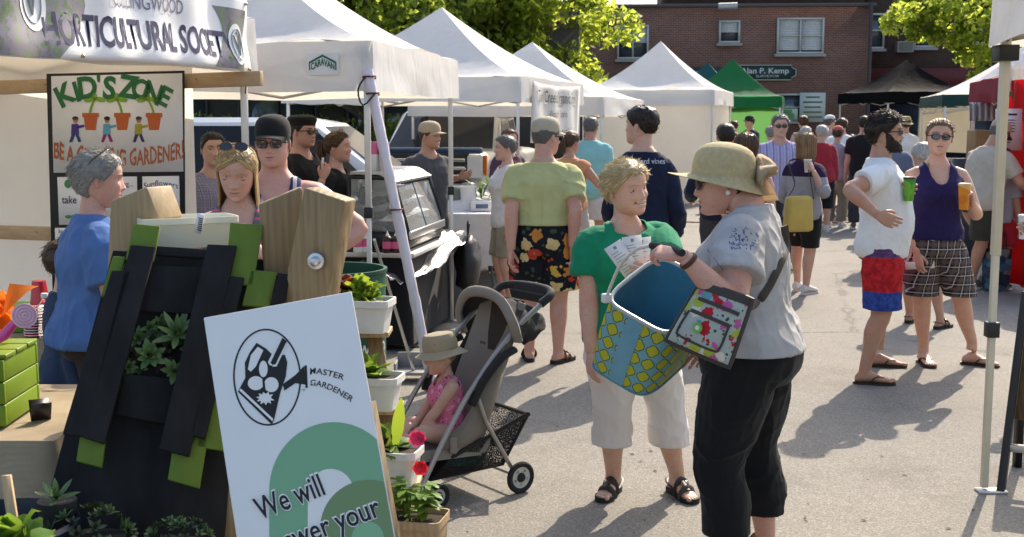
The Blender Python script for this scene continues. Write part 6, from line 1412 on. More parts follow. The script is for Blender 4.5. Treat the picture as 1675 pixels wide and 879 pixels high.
# leaning wrapped leg, dustpan
wp = thing('wrapped_pole', (-.52, 7.55, 0), 0, 'pole wrapped in pale plastic leaning from the logo tent corner', 'pole'); b = MB(); a_, e_ = V(-.905, 7.60, 2.02), V(-.50, 7.48, 0.0); pts = [a_ + (e_ - a_) * t for t in np.linspace(0, 1, 40)]; rn = np.random.RandomState(2); b.tube(pts, np.stack([.030 + .006 * rn.rand(40), .030 + .006 * rn.rand(40)], 1), 10); b.build('wrap', mat('pale plastic film', (.66, .60, .64), .3, var=.12, vs=12, bump=.6, bs=18, bd=.02, stretch=(1, 1, .3)), wp)
b = MB(); [b.tube([pts[k] + V(.04 * math.cos(t), .04 * math.sin(t), .012 * t / 6) for t in np.linspace(0, 2 * PI, 14)], .006, 5) for k in (1, 3, 17)]; b.build('tie_cord', mat('maroon cord', (.09, .02, .025), .7), wp)
b = MB(); e2_ = V(-.90, 7.58, 2.0); b.tube(resample([e2_, e2_ + V(-.06, -.02, -.10), e2_ + V(-.03, -.03, -.2), e2_ + V(.05, -.03, -.12)], 10), .006, 5); b.build('loose_cord', BLACKP, wp)
dp = thing('dustpan', (*G(678, 622)[:2], 0), 0, 'upright dustpan with a long thin steel handle', 'dustpan'); q0 = G(678, 622); b = MB(); b.tube([q0 + V(0, 0, .05), P(612, 392, 7.0)], .010, 8); b.build('handle', STL, dp); b = MB(); b.box(q0 + V(.0, 0, .06), (.24, .20, .02)); b.box(q0 + V(0, .10, .11), (.24, .02, .12)); b.box(q0 + V(-.12, 0, .09), (.014, .2, .08)); b.box(q0 + V(.12, 0, .09), (.014, .2, .08)); b.build('pan', GREYP, dp, smooth=False, bevel=.004)
cdm = MB(); pts = [G(620, 560), G(660, 548), G(700, 545), G(730, 552), G(745, 560), G(700, 568), G(640, 572), G(610, 580)]; cdm.tube(resample([p + V(0, 0, .008) for p in pts], 40), .007, 6); tag(cdm.build('power_cable', BLACKP), 'black power cable loosely coiled near the food table', 'cable')
# ---------------------------------------------------------------- produce table behind
folding_table((-.33, 11.93, 0), -R(6), .50, .70, .80, 'folding produce table under a white cloth')
bt_ = MB(); drape(bt_, V(-.62, 11.55, 0), nrm(V(1, -.1, 0)), nrm(V(.1, 1, 0)), .56, .78, .815, .50, .015, 6, 5, .01); tag(bt_.build('tablecloth', cloth('white cloth', (.66, .65, .62)), sharp=0), 'white cloth hanging off the produce table', 'tablecloth')
p = P(766, 342, 11.95); bk = thing('bucket', V(p[0], p[1], .82), 0, 'white plastic bucket on the produce table', 'bucket'); b = MB(); b.lathe([(.072, 0), (.082, .22), (.086, .225), (.086, .24), (.078, .24), (.076, .05)], n=24); b.build('pail', WHITEP, bk, world=False); b = MB(); b.tube(resample([V(-.085, 0, .22), V(-.05, -.06, .27), V(.05, -.06, .27), V(.085, 0, .22)], 10), .003, 5); b.build('handle', STL, bk, world=False)
lk = thing('leeks', P(795, 320, 12.0) * V(1, 1, 0) + V(0, 0, .82), 0, 'pile of green leeks on the produce table', 'vegetables'); rs = np.random.RandomState(7); b = MB()
for k in range(46): c = P(rs.uniform(776, 822), rs.uniform(306, 332), rs.uniform(11.95, 12.25)); leaf(b, c, V(rs.uniform(-1, .2), rs.uniform(-.6, .2), rs.uniform(.1, .9)), rs.uniform(.16, .28), .035, .35)
b.build('leaves', m_leaf('leek', (.07, .16, .05), (.2, .35, .08), .25), lk, sharp=0)
tb2 = thing('price_card', P(787, 340, 11.85) * V(1, 1, 0) + V(0, 0, .82), 0, 'small white carton with a dark panel beside the leeks', 'carton'); b = MB(); b.box((0, 0, .05), (.20, .12, .10)); b.build('carton', PAPER, tb2, world=False, smooth=False, bevel=.004); b = MB(); b.box((.01, -.062, .05), (.12, .004, .04)); b.build('panel', mat('grey blue', (.12, .16, .22), .5), tb2, world=False, smooth=False)
sk = thing('sack', P(745, 330, 12.05) * V(1, 1, 0) + V(0, 0, .82), 0, 'plump grey green sack left of the bucket', 'sack'); b = MB(); b.ell((0, 0, .11), (.14, .12, .13), None, 18, 12); v = b.verts(); b.v = [v + vnoise(v * 16, 2)[:, None] * .02]; b.build('sack_body', cloth('sack', (.16, .18, .14)), sk, world=False, sharp=0)
cbx = thing('produce_crate', P(835, 352, 13.6) * V(1, 1, 0), 0, 'dark wooden produce crate on the ground behind the man in the floral shorts', 'crate')
b = MB(); [b.box((0, y, .06 + .1 * k), (.5, .015, .08)) for y in (-.17, .17) for k in range(3)]; [b.box((x, 0, .06 + .1 * k), (.015, .34, .08)) for x in (-.24, .24) for k in range(3)]; b.build('slats', m_wood('dark', (.12, .08, .05), (.2, .14, .09)), cbx, world=False, smooth=False)
# ---------------------------------------------------------------- vehicles
CARG = mat('car glass', (.010, .011, .012), .12, 0, .25); CHR = mat('chrome', (.7, .7, .7), .12, 1); LAMP = mat('lamp glass', (.60, .62, .62), .1, 0, .8); CTYRE = mat('car tyre', (.018, .018, .018), .85)
def vehicle(name, loc, rz, paint, label, cat, body, cab, wins, wheels, front, pick=False):
    t = thing(name, loc, rz, label, cat)
    def sec(x, zb, zt, hw, e=.35):
        a = np.linspace(0, 2 * PI, 24, endpoint=False); return np.stack([np.full(24, x), hw * np.sign(np.cos(a)) * np.abs(np.cos(a)) ** e, (zb + zt) / 2 + (zt - zb) / 2 * np.sign(np.sin(a)) * np.abs(np.sin(a)) ** e], 1)
    b = MB(); b.loft([sec(*q) for q in body]); b.build('body', paint, t, world=False, sharp=35)
    def cs(x, zt, hb, ht, zb): return np.array([V(x, -hb, zb), V(x, hb, zb), V(x, hb * .98, zb + .05), V(x, ht, zt - .05), V(x, ht * .9, zt), V(x, -ht * .9, zt), V(x, -ht, zt - .05), V(x, -hb * .98, zb + .05)])
    b = MB(); b.loft([cs(*q) for q in cab]); b.build('roof', paint, t, world=False, sharp=30)
    zb = cab[0][4]; ci = np.array([[c[0], c[1], c[2], c[3]] for c in cab])
    def side(x, f, s): zt = np.interp(x, ci[:, 0], ci[:, 1]) - .06; hb = np.interp(x, ci[:, 0], ci[:, 2]); ht = np.interp(x, ci[:, 0], ci[:, 3]); z = zb + .06; return V(x, s * ((hb * .985) * (1 - f) + ht * f + .006), z + (zt - z) * f)
    for (xa, xb, xc, xd) in wins:     # bottom rear, bottom front, top front, top rear
        for s in (-1, 1): b = MB(); b.add([side(xa, .02, s), side(xb, .02, s), side(xc, .96, s), side(xd, .96, s)], [(0, 1, 2, 3)]); b.build('window', CARG, t, world=False, smooth=False)
    fr_, bk_ = cab[-1], cab[-2]
    for (q0, q1, nm) in ((cab[-1], cab[-2], 'windshield'), (cab[0], cab[1], 'rear_window')):
        sg = 1 if nm == 'windshield' else -1; b = MB(); lo, hi = np.array([q0[0], q0[1] - .05]), np.array([q1[0], q1[1] - .05]); nn = nrm(np.array([abs(hi[1] - lo[1]) * sg, abs(hi[0] - lo[0])])) * .045; wl_ = lambda t, y: V(*(lo * (1 - t) + hi * t + nn)[:1], y, (lo * (1 - t) + hi * t + nn)[1]); b.add([wl_(.02, -q0[2] * .88), wl_(.02, q0[2] * .88), wl_(.97, q1[3] * .90), wl_(.97, -q1[3] * .90)], [(0, 1, 2, 3)]); b.build(nm, CARG, t, world=False, smooth=False)
    for x, y, r in wheels:
        for s in (-1, 1):
            b = MB(); b.lathe([(r * .6, -.1), (r * .92, -.11), (r, -.06), (r, .06), (r * .92, .11), (r * .6, .1)], (x, s * y, r), rotx(PI / 2), 28); w_ = b.build('wheel', CTYRE, t, world=False); b = MB(); b.lathe([(r * .62, -.10), (r * .5, -.085), (.05, -.10)], (x, s * y, r), rotx(PI / 2 * s), 20); b.build('rim', CHR, w_, world=False)
    front(t); 
    for s in (-1, 1):
        x = cab[-1][0] - .28; b = MB(); b.ell((x, s * (cab[-1][2] + .15), zb + .10), (.06, .10, .075), None, 14, 10); b.tube([V(x, s * (cab[-1][2] - .02), zb + .04), V(x, s * (cab[-1][2] + .14), zb + .06)], .025, 6); b.build('mirror', BLACKP, t, world=False)
    return t
WHT = mat('car white', (.68, .68, .67), .25, 0, .5, coat=.5); SLV = mat('car silver', (.50, .48, .44), .3, .5, coat=.5); DRK = mat('car black', (.010, .011, .012), .2, 0, .5, coat=.6)
def suv_front(t):
    for s in (-1, 1): b = MB(); b.box((2.26, s * .68, .84), (.10, .34, .18)); b.build('headlight', LAMP, t, world=False, bevel=.03)
    b = MB(); b.box((2.31, 0, .80), (.04, .95, .24)); b.build('grille', BLACKP, t, world=False, bevel=.01); b = MB(); b.box((2.32, 0, .48), (.10, 1.7, .2)); b.build('bumper', GREYP, t, world=False, bevel=.04)
SUVB = [(-2.3, .42, .95, .80), (-2.2, .34, 1.02, .88), (-1.4, .28, 1.06, .92), (.6, .28, 1.06, .92), (1.1, .28, 1.04, .91), (1.9, .30, .98, .89), (2.22, .34, .90, .84), (2.32, .44, .80, .74)]
SUVC = [(-2.22, 1.25, .84, .74, 1.0), (-1.9, 1.68, .86, .70, 1.0), (-1.2, 1.74, .88, .71, 1.0), (.0, 1.74, .88, .71, 1.0), (.35, 1.68, .88, .71, 1.0), (1.18, 1.06, .87, .80, 1.0)]
SUVW = [(-1.95, -1.12, -1.12, -1.75), (-1.02, -.08, -.08, -1.02), (.04, .92, .34, .04)]
SW = [(-1.35, .80, .36), (1.42, .80, .36)]
vehicle('parked_suv', (-2.25, 12.9, 0), R(-4), WHT, 'white parked suv behind the two vendors in black', 'car', SUVB, SUVC, SUVW, SW, suv_front)
vehicle('parked_suv', (-6.2, 15.2, 0), R(-8), DRK, 'black parked suv seen past the edge of the white tent wall', 'car', SUVB, SUVC, SUVW, SW, suv_front)
vehicle('parked_suv', (-3.4, 19.5, 0), R(4), DRK, 'black parked suv between the white suv and the pickup', 'car', SUVB, SUVC, SUVW, SW, suv_front)
def truck_front(t):
    NAVY = mat('blue reflection tint', (.035, .075, .16), .12, .3, .6, coat=.6)  # blue reflection on the silver front, put into the colour of hood edge and bumper
    b = MB(); b.box((2.92, 0, 1.06), (.06, 1.50, .42)); b.build('grille', BLACKP, t, world=False, bevel=.02)
    for z in (.95, 1.06, 1.17): b = MB(); b.box((2.955, 0, z), (.03, 1.40, .05)); b.build('grille_bar', CHR, t, world=False, bevel=.012)
    b = MB(); b.box((2.86, 0, 1.30), (.16, 1.86, .09)); b.build('hood_edge', NAVY, t, world=False, bevel=.03); b = MB(); b.box((2.90, 0, .68), (.22, 2.0, .26)); b.build('bumper', NAVY, t, world=False, bevel=.05)
    for s in (-1, 1):
        b = MB(); b.box((2.90, s * .80, 1.08), (.10, .28, .34)); h = b.build('headlight', LAMP, t, world=False, bevel=.03); b = MB(); b.box((2.88, s * .965, 1.10), (.08, .05, .28)); b.build('indicator', mat('amber', (.45, .10, .01), .2), h, world=False, bevel=.01)
TB = [(-2.8, .55, 1.22, .96), (-2.6, .5, 1.25, .99), (-.6, .46, 1.26, 1.0), (1.2, .46, 1.30, 1.0), (2.2, .5, 1.32, .98), (2.75, .55, 1.28, .95), (2.90, .66, 1.20, .92)]
TC = [(-1.0, 1.30, .90, .86, 1.22), (-.85, 1.86, .88, .76, 1.22), (.2, 1.90, .90, .78, 1.22), (.55, 1.86, .90, .78, 1.22), (1.40, 1.30, .92, .84, 1.22)]
TW = [(-.75, -.12, -.12, -.72), (-.02, 1.02, .52, -.02)]
vehicle('pickup_truck', (-.87, 19.5, 0), R(-90 - 9), SLV, 'silver pickup truck facing the produce table', 'truck', TB, TC, TW, [(-1.8, .86, .4), (1.95, .86, .4)], truck_front)
# ---------------------------------------------------------------- right side
ab = thing('sandwich_board', G(1650, 800) * V(1, 1, 0), 0, 'black framed sandwich board at the right edge of the picture', 'sign'); a0, a1 = G(1637, 806), P(1678, 480, 5.75); sx_ = nrm(V(.9, -.45, 0))
b = MB(); b.bar(a0, a1, .035, .05); b.bar(a0 + sx_ * .62, a1 + sx_ * .62, .035, .05); b.build('frame', mat('black wood', (.016, .015, .015), .5), ab, smooth=False, bevel=.004); t_ = (a1 - a0)
b = MB(); b.add([a0 + t_ * .36 + sx_ * .02, a0 + t_ * .36 + sx_ * .6, a1 + sx_ * .6, a1 + sx_ * .02], [(0, 1, 2, 3)]); b.build('panel', m_wood('brown panel', (.10, .06, .03), (.17, .10, .05)), ab, smooth=False, solid=.015)
b = MB(); b.bar(a0 + t_ * .22 + sx_ * .0, a0 + t_ * .22 + sx_ * .62, .04, .03); b.build('cross_bar', mat('pale bar', (.55, .52, .47), .4), ab, smooth=False)
q0 = a0 + V(.25, .42, 0); b = MB(); b.bar(q0, a1 + V(.01, .02, 0), .03, .045); b.build('rear_frame', mat('black wood', (.016, .015, .015), .5), ab, smooth=False); b = MB(); b.bar(q0 + sx_ * .62, a1 + sx_ * .62 + V(.01, .02, 0), .03, .045); b.build('rear_frame', mat('black wood', (.016, .015, .015), .5), ab, smooth=False)
# red side wall (hung from the crimson tent) and its notice
rw_ = thing('red_curtain', P(1660, 470, 12.6) * V(1, 1, 0), 0, 'bright red cloth wall hanging behind the notice', 'curtain'); b = MB(); ra, rb = P(1641, 200, 12.6), P(1760, 200, 11.2); b.grid(lambda u, v: (ra * (1 - u) + rb * u) * V(1, 1, 0) + V(.03 * math.sin(u * 22 + v), 0, 2.12 - 2.08 * v), 30, 8); b.build('cloth', CRW, rw_, sharp=0, solid=.003)
pole2 = thing('tent_pole', P(1650, 465, 12.35) * V(1, 1, 0), 0, 'thin white pole in front of the red cloth wall', 'pole'); pb_ = P(1650, 465, 12.3) * V(1, 1, 0); b = MB(); b.box(pb_ + V(0, 0, 1.05), (.035, .035, 2.1)); b.build('post', STEEL, pole2, smooth=False, bevel=.003); b = MB(); b.box(pb_ + V(0, 0, .55 + .55), (.20, .03, .03)); b.build('cross_bar', STEEL, pole2, smooth=False)
nt_ = thing('price_list', P(1650, 212, 12.1), 0, 'white printed price list pinned in front of the red cloth', 'notice'); NP = lambda px, py, o=0: P(px, py, 12.1 - o)
b = MB(); ext(b, [NP(1629, 178), NP(1672, 178), NP(1672, 246), NP(1629, 246)], V(0, 1, 0), .006); b.build('sheet', PAPER, nt_, smooth=False)
b = MB(); rn = random.Random(4)
for i in range(9): y = 196 + i * 4.6; x = 1645 if i < 5 else 1634; flat(b, [NP(x, y, .003), NP(x + rn.uniform(10, 22), y, .003), NP(x + 18, y + 1.4, .003), NP(x, y + 1.4, .003)])
flat(b, [NP(1640, 186, .003), NP(1664, 186, .003), NP(1664, 189, .003), NP(1640, 189, .003)]); b.build('print', INKK, nt_, smooth=False); b = MB(); flat(b, [NP(1632, 196, .003), NP(1643, 196, .003), NP(1643, 219, .003), NP(1632, 219, .003)]); b.build('print', mat('orange print', (.6, .25, .02), .7), nt_, smooth=False)
tw = thing('hanging_cloth', P(1668, 130, 12.5), 0, 'white cloth with a fringe hanging at the crimson tent corner', 'cloth'); b = MB(); b.grid(lambda u, v: P(1652 + 60 * u, 106 + 50 * v, 12.5 + .05 * math.sin(u * 12)), 14, 6); b.build('cloth', CANVAS, tw, sharp=0, solid=.003); b = MB()
for k in range(14): q = P(1652 + 4.3 * k, 150, 12.45); b.bar(q, q + V(0, 0, -.06 - .02 * (k % 3)), .012, .004)
b.build('fringe', mat('fringe green', (.12, .16, .08), .8), tw, smooth=False)
bn2 = thing('hanging_cloth', P(1600, 180, 14.9), 0, 'row of pale striped cloths hanging under the crimson valance', 'cloth'); b = MB(); b.grid(lambda u, v: P(1586 + 46 * u, 168 + 30 * v, 14.9 + .06 * math.sin(u * 30)), 24, 4); b.build('cloth', mat('striped cloth', (.40, .37, .37), .8, var=.3, vs=9, stretch=(4, 1, .2)), bn2, sharp=0, solid=.003)
tp_ = thing('shopping_bag', (*G(1628, 476)[:2], 0), R(15), 'large dark blue picture printed shopping bag on the ground', 'bag')
@once
def m_print(name, cols, sc):
    q = NT('print ' + name); n = q.n('TexVoronoi', {'Vector': q.co(), 'Scale': sc}).outputs[1]; s_ = q.n('SeparateColor', {0: n}).outputs[0]; k = len(cols)
    return q.bsdf(q.ramp(s_, [(i / k, c) for i, c in enumerate(cols)], 'CONSTANT'), .5)
b = MB(); b.box((0, 0, .22), (.24, .16, .42), None, 0, .92); b.build('bag_body', m_print('blue', [(.015, .03, .06), (.03, .09, .15), (.05, .16, .22), (.02, .02, .03), (.16, .14, .12)], 16), tp_, world=False, smooth=False, bevel=.01); b = MB(); [b.tube(resample([V(-.06, y, .43), V(-.04, y, .58), V(.04, y, .58), V(.06, y, .43)], 10), .008, 6) for y in (-.06, .06)]; b.build('handle', BLACKP, tp_, world=False)
stl = thing('market_counter', P(1655, 430, 15.0) * V(1, 1, 0), 0, 'low market counter with jars under the crimson tent', 'counter'); b = MB(); b.box((.3, .3, .4), (1.4, .8, .8)); b.build('counter_body', cloth('blue grey', (.10, .12, .18)), stl, world=False, smooth=False, bevel=.01); b = MB(); [b.lathe([(.05, .8), (.05, .95), (.04, .97)], (-.2 + .14 * k, 0, 0), n=12) for k in range(6)]; b.build('jars', mat('amber jar', (.32, .16, .03), .2), stl, world=False)
bxw = thing('wooden_box', P(1603, 235, 15.2), 0, 'tall brown wooden box on the stall under the crimson tent', 'box'); b = MB(); q_ = P(1606, 262, 15.2); b.box(q_ + V(0, 0, .1), (.30, .3, .55)); b.build('box_body', m_wood('box', (.2, .12, .05), (.32, .2, .09)), bxw, smooth=False, bevel=.01)
sth = thing('market_counter', (*P(1580, 300, 15.2)[:2], 0), 0, 'plain counter under the brown wooden box', 'counter'); b = MB(); b.box((.28, .1, .62), (.9, .6, 1.22)); b.build('counter_body', cloth('dark counter', (.06, .06, .07)), sth, world=False, smooth=False)
# extension cord / hose across the aisle
oc = MB(); oc.tube(resample([G(1085, 361, .012), G(1150, 364, .012), G(1250, 362, .012), G(1330, 364, .012), G(1400, 363, .012), G(1470, 352, .012)], 50), .011, 6); tag(oc.build('extension_cord', mat('orange cord', (.30, .12, .05), .6)), 'orange extension cord lying straight across the aisle', 'cord')
jg = thing('water_jug', (*G(1155, 350)[:2], 0), 0, 'cloudy plastic water jug beside the walled tent corner', 'jug'); b = MB(); b.lathe([(.10, 0), (.115, .02), (.115, .26), (.08, .33), (.035, .37), (.035, .40)], n=20); b.build('jug_body', mat('cloudy plastic', (.55, .58, .42), .3, trans=.4), jg, world=False); b = MB(); b.lathe([(.038, .40), (.036, .425)], n=14); b.build('cap', WHITEP, jg, world=False); b = MB(); b.tube(resample([V(.0, 0, .42), V(.02, 0, .55), V(.05, 0, .7)], 8), .005, 5); b.build('cord', mat('pink cord', (.6, .25, .28), .6), jg, world=False)
# ================================================================ people
from mathutils.bvhtree import BVHTree
def at(px, Y): return P(px, 200, Y)[:2]
_bv = {}
def onsurf(p, o, px, py, off=.003):
    "point where the line of sight from the camera first meets garment o of person p (world)"
    if o.name not in _bv:
        me = o.data; _bv[o.name] = BVHTree.FromPolygons([v.co.copy() for v in me.vertices], [tuple(q.vertices) for q in me.polygons])
    a = p.loc(C0); b = p.loc(C0 + ray(px, py)); d = Vector(b - a).normalized(); h = _bv[o.name].ray_cast(Vector(a), d)
    return None if h[0] is None else p.world(np.array(h[0]) - np.array(d) * off)
def setuv(o, uv):
    me = o.data; l = me.uv_layers.new(name='uv'); idx = np.empty(len(me.loops), np.int32); me.loops.foreach_get('vertex_index', idx); l.data.foreach_set('uv', np.asarray(uv, np.float32)[idx].ravel())
# ---- patterned fabrics
@once
def m_floral(name, base, cols, sc, petal=.36):
    q = NT('floral ' + name); c = q.co(); n = q.noise(c, 9, 3, .6); vv = q.n('VectorMath', {0: c, 1: q.n('CombineXYZ', {0: q.math('MULTIPLY', n, .05), 1: 0.0, 2: q.math('MULTIPLY', n, .07)}).outputs[0]}, operation='ADD').outputs[0]
    v = q.n('TexVoronoi', {'Vector': vv, 'Scale': sc, 'Randomness': .9}); d = q.math('MULTIPLY', v.outputs[0], 1.0); rnd = q.n('SeparateColor', {0: v.outputs[1]}).outputs[0]; k = len(cols)
    fine = q.n('TexVoronoi', {'Vector': vv, 'Scale': sc * 3.4}).outputs[0]; d2 = q.math('ADD', d, q.math('MULTIPLY', fine, .30))
    fl = q.ramp(rnd, [(i / k, x) for i, x in enumerate(cols)], 'CONSTANT'); ctr = q.mix(q.math('LESS_THAN', d2, .20), fl, (.45, .25, .04, 1))
    has = q.math('MULTIPLY', q.math('LESS_THAN', d2, petal + .14), q.math('GREATER_THAN', rnd, .12)); col = q.mix(has, (*base, 1), ctr)
    lf = q.n('TexVoronoi', {'Vector': vv, 'Scale': sc * 1.9, 'Randomness': 1.0}); lm = q.math('MULTIPLY', q.math('LESS_THAN', lf.outputs[0], .24), q.math('SUBTRACT', 1.0, has)); col = q.mix(lm, col, (.045, .075, .04, 1))
    return q.bsdf(col, .85, 0, q.bump(q.noise(q.co((1, 1, .6)), 14, 3), .3, .012), .15)
def axis_coord(q):
    s = q.n('SeparateXYZ', {0: q.n('TexCoord').outputs['Object']}); return s.outputs[0], s.outputs[1], s.outputs[2]
@once
def m_plaid(name, base, l1, l2, l3, per=.055):
    q = NT('plaid ' + name); x, y, z = axis_coord(q); u = q.math('ADD', x, q.math('MULTIPLY', y, .55))
    def band(c, p, w, o=0.0): return q.math('LESS_THAN', q.math('FRACT', q.math('ADD', q.math('DIVIDE', c, p), o + 50.0)), w)
    col = (*base, 1)
    for c in (u, z): col = q.mix(q.math('MULTIPLY', band(c, per, .48), .5), col, (*l1, 1))
    for c in (u, z): col = q.mix(band(c, per, .08, .33), col, (*l2, 1)); col = q.mix(q.math('MULTIPLY', band(c, per, .06, .8), .6), col, (*l3, 1))
    return q.bsdf(col, .88, 0, q.bump(q.noise(q.co((1, 1, .6)), 14, 3), .3, .012), .15)
@once
def m_stripes(name, cols, per, ax=2, wob=.006):
    q = NT('stripes ' + name); c = axis_coord(q)[ax]; n = q.noise(q.co(), 8, 3); f = q.math('FRACT', q.math('ADD', q.math('DIVIDE', q.math('ADD', c, q.math('MULTIPLY', n, wob)), per), 50.0)); k = len(cols)
    return q.bsdf(q.ramp(f, [(i / k, x) for i, x in enumerate(cols)], 'CONSTANT'), .88, 0, q.bump(q.noise(q.co((1, 1, .6)), 14, 3), .3, .012), .15)
@once
def m_zbands(name, stops, mott=.0):
    q = NT('bands ' + name); z = axis_coord(q)[2]; n = q.noise(q.co(), 26, 4, .7); zz = q.math('MULTIPLY', z, .5); col = q.ramp(zz, [(a * .5, c) for a, c in stops], 'CONSTANT'); col = q.mix(mott, col, q.ramp(n, [(.42, (.25, .3, .5)), (.58, (1.9, 1.8, 1.6))]), 'MULTIPLY')
    return q.bsdf(col, .85, 0, q.bump(q.noise(q.co((1, 1, .6)), 14, 3), .3, .012), .15)
LEA = mat('dark leather', (.030, .020, .016), .5, var=.2, vs=30); RUB = mat('rubber black', (.02, .02, .02), .8); WSH = mat('white shoe', (.66, .65, .62), .6); WSO = mat('white sole', (.62, .61, .58), .6); GSH = mat('grey shoe', (.13, .12, .11), .7)
TEE_W = cloth('tee white', (.74, .735, .72), .3); BLK = cloth('knit black', (.014, .014, .016)); NAVY = cloth('knit navy', (.012, .017, .040)); KHA = cloth('khaki', (.30, .25, .18)); DKB = cloth('dark brown trousers', (.040, .030, .024)); DKG = cloth('dark grey', (.05, .05, .055))
def paper_cup(name, c, h, r, m, label, lid=None, up=(0, 0, 1)):
    t = thing('paper_cup', c - V(0, 0, h / 2), 0, label, 'cup'); b = MB(); b.lathe([(r * .72, 0), (r * .74, .002), (r, h * .97), (r * 1.05, h * .98), (r * 1.05, h), (r * .94, h), (r * .9, h * .8)], n=24); b.build('cup_body', m, t, world=False)
    if lid: b = MB(); b.lathe([(r * 1.06, h * .965), (r * 1.09, h * .97), (r * 1.08, h * 1.01), (r * .95, h * 1.05), (r * .9, h * 1.045)], n=24); b.build('lid', lid, t, world=False)
    return t
# ============================================================ the two women in the middle
# --- woman in green
gp = G(1028, 822); green = Person('woman in a green short-sleeved top and white capri trousers holding paper leaflets', (gp[0], gp[1]), 14, 1.505, 'f', 1.26, 'fair', .006, belly=.012, hs=1.06, limb=1.12, side=-3.5, hw=1.07, head=(26, 2, -6),
    arms={'R': dict(to=P(966, 588, 5.06), pole=(-.5, .8, 0), curl=26, palm=(.9, .5, 0), thumb=15), 'L': dict(to=P(1086, 448, 4.83), pole=(.5, .5, -.8), dir=(-1, -.06, .10), palm=(.12, .97, .12), curl=14, thumb=0, fan=2)},
    legs={'R': dict(to=G(1003, 806), toe=-38), 'L': dict(to=G(1107, 808), toe=8)})
green.hair('short', 'blonde', thick=.17, front=.60, temple=.26, back=-.50, n=2600, length=.30, seed=4, crown=.25, lift0=.22, jit=.42, wd=.022)
green.body(smile=1.0, toes=True, gaze=10, lipc=(.40, .12, .10))
GRNC = cloth('jersey green', (.008, .205, .098), .3); green.top(GRNC, hem=.47, sleeve=.52, off=.014, loose=.012, neck='henley', flare=.006, amp=.009, sloose=.016, name='blouse')
green.bottom(cloth('capri white', (.68, .65, .63), .25, .05), hem=.160, loose=.018, amp=.007, name='capri_trousers', off=.010); green.shoes('sandal', LEA, RUB)
# --- leaflets
lf = thing('leaflets', P(1030, 440, 4.88), 0, 'fan of white printed leaflets held in front of the green top', 'leaflets')
LQ = (((988, 408), (1015, 391), (1052, 446), (1027, 462)), ((1017, 389), (1049, 384), (1056, 446), (1028, 452)), ((1034, 391), (1065, 387), (1062, 450), (1036, 452)), ((1005, 400), (1030, 388), (1056, 448), (1034, 456)))
for k, quad in enumerate(LQ):
    Y = 4.868 + .004 * k
    b = MB(); c4 = [P(x, y, Y + (.010 if j < 2 else 0)) for j, (x, y) in enumerate(quad)]; ext(b, c4, V(0, 1, 0), .0015); b.build('leaflet', PAPER, lf, smooth=False)
    b = MB(); c4 = [c + V(0, -.0012, 0) for c in c4]; Bq = lambda u, v: (c4[0] * (1 - u) + c4[1] * u) * (1 - v) + (c4[3] * (1 - u) + c4[2] * u) * v
    for j in range(9): flat(b, [Bq(.15, .22 + .075 * j), Bq(.55 + .3 * ((j * 7) % 5) / 5, .22 + .075 * j), Bq(.55 + .3 * ((j * 7) % 5) / 5, .236 + .075 * j), Bq(.15, .236 + .075 * j)])
    flat(b, [Bq(.42, .07), Bq(.58, .07), Bq(.58, .15), Bq(.42, .15)]); b.build('print', mat('leaflet ink', (.25, .25, .28), .7), lf, smooth=False)
# --- woman in the sun hat
hp_ = at(1232, 4.30); hatl = Person('woman in a straw sun hat and grey embroidered tee holding a patterned basket', hp_, -114, 1.655, 'f', 1.10, 'pink', .006, hip=1.24, belly=.01, hs=.98, limb=1.15, hdrop=.062, hfwd=.055, head=(16, 4, 0), lean=2,
    arms={'L': dict(to=P(1118, 419, 3.98), pole=(.3, .3, -.9), dir=(-.95, .28, .14), palm=(-.25, .5, -.8), curl=62, thumb=40, fan=0), 'R': dict(out=.05, fwd=-.12, down=.27, pole=(-.6, .8, 0))},
    legs={'L': dict(to=P(1192, 900, 4.22), toe=10), 'R': dict(to=P(1252, 868, 4.50), toe=-10)})
hatl.hair('short', 'dark', thick=.03, back=-.62, n=60, length=.05, seed=7); hatl.body(toes=True, lipc=(.36, .13, .11))
GREYT = cloth('heather grey', (.40, .395, .395), .35, .16); hatl.top(GREYT, hem=.535, sleeve=.50, off=.017, loose=.012, neck='scoop', depth=.03, nw=.055, flare=.010, amp=.009, sloose=.014, name='tee_shirt')
hatl.bottom(cloth('capri black', (.010, .010, .011), .15), hem=.125, waist=.565, loose=.010, amp=.007, name='capri_trousers', off=.014); hatl.shoes('sandal', LEA, RUB)
STRAW = NT('straw'); c_ = STRAW.co(); wv = STRAW.n('TexWave', {'Vector': c_, 'Scale': 75.0, 'Distortion': 1.0}, bands_direction='Z').outputs[1]; STRAWm = STRAW.bsdf(STRAW.ramp(STRAW.noise(c_, 60, 3), [(.3, (.47, .38, .20)), (.7, (.60, .50, .29))]), .8, 0, STRAW.bump(wv, .4, .003), .2, (.5, .4, .2, 1), .12)
hatl.hat('sun', STRAWm, name='sun_hat', tip=-11, scale=1.06)
b = MB(); T = hatl.TH     # ribbon band end and bow at the back of the hat
RIB = m_canvas('ribbon', (.62, .52, .36), (.7, .55, .35), .5)
kn = V(.05, 1.16, .12)
for sg in (1, -1): b.tube([T(kn + V(sg * .28 * math.sin(t), .06 + .05 * math.sin(2 * t), .02 + .17 * math.cos(t) * sg * .3 + .16 * math.sin(t))) for t in np.linspace(0, PI, 12)], np.array([[.03, .008]] + [[.055, .012]] * 10 + [[.03, .008]]), 8, closed=False)
b.ell(T(kn), .012, None, 10, 8)
def tail(x0, L, w_, ph): b.grid(lambda u, v: T(kn + V(x0 + .05 * math.sin(v * 5 + ph + u * 3), .08 + (u - .35) * w_ * (.3 + v) + .06 * v, -.05 - L * v)), 8, 14)
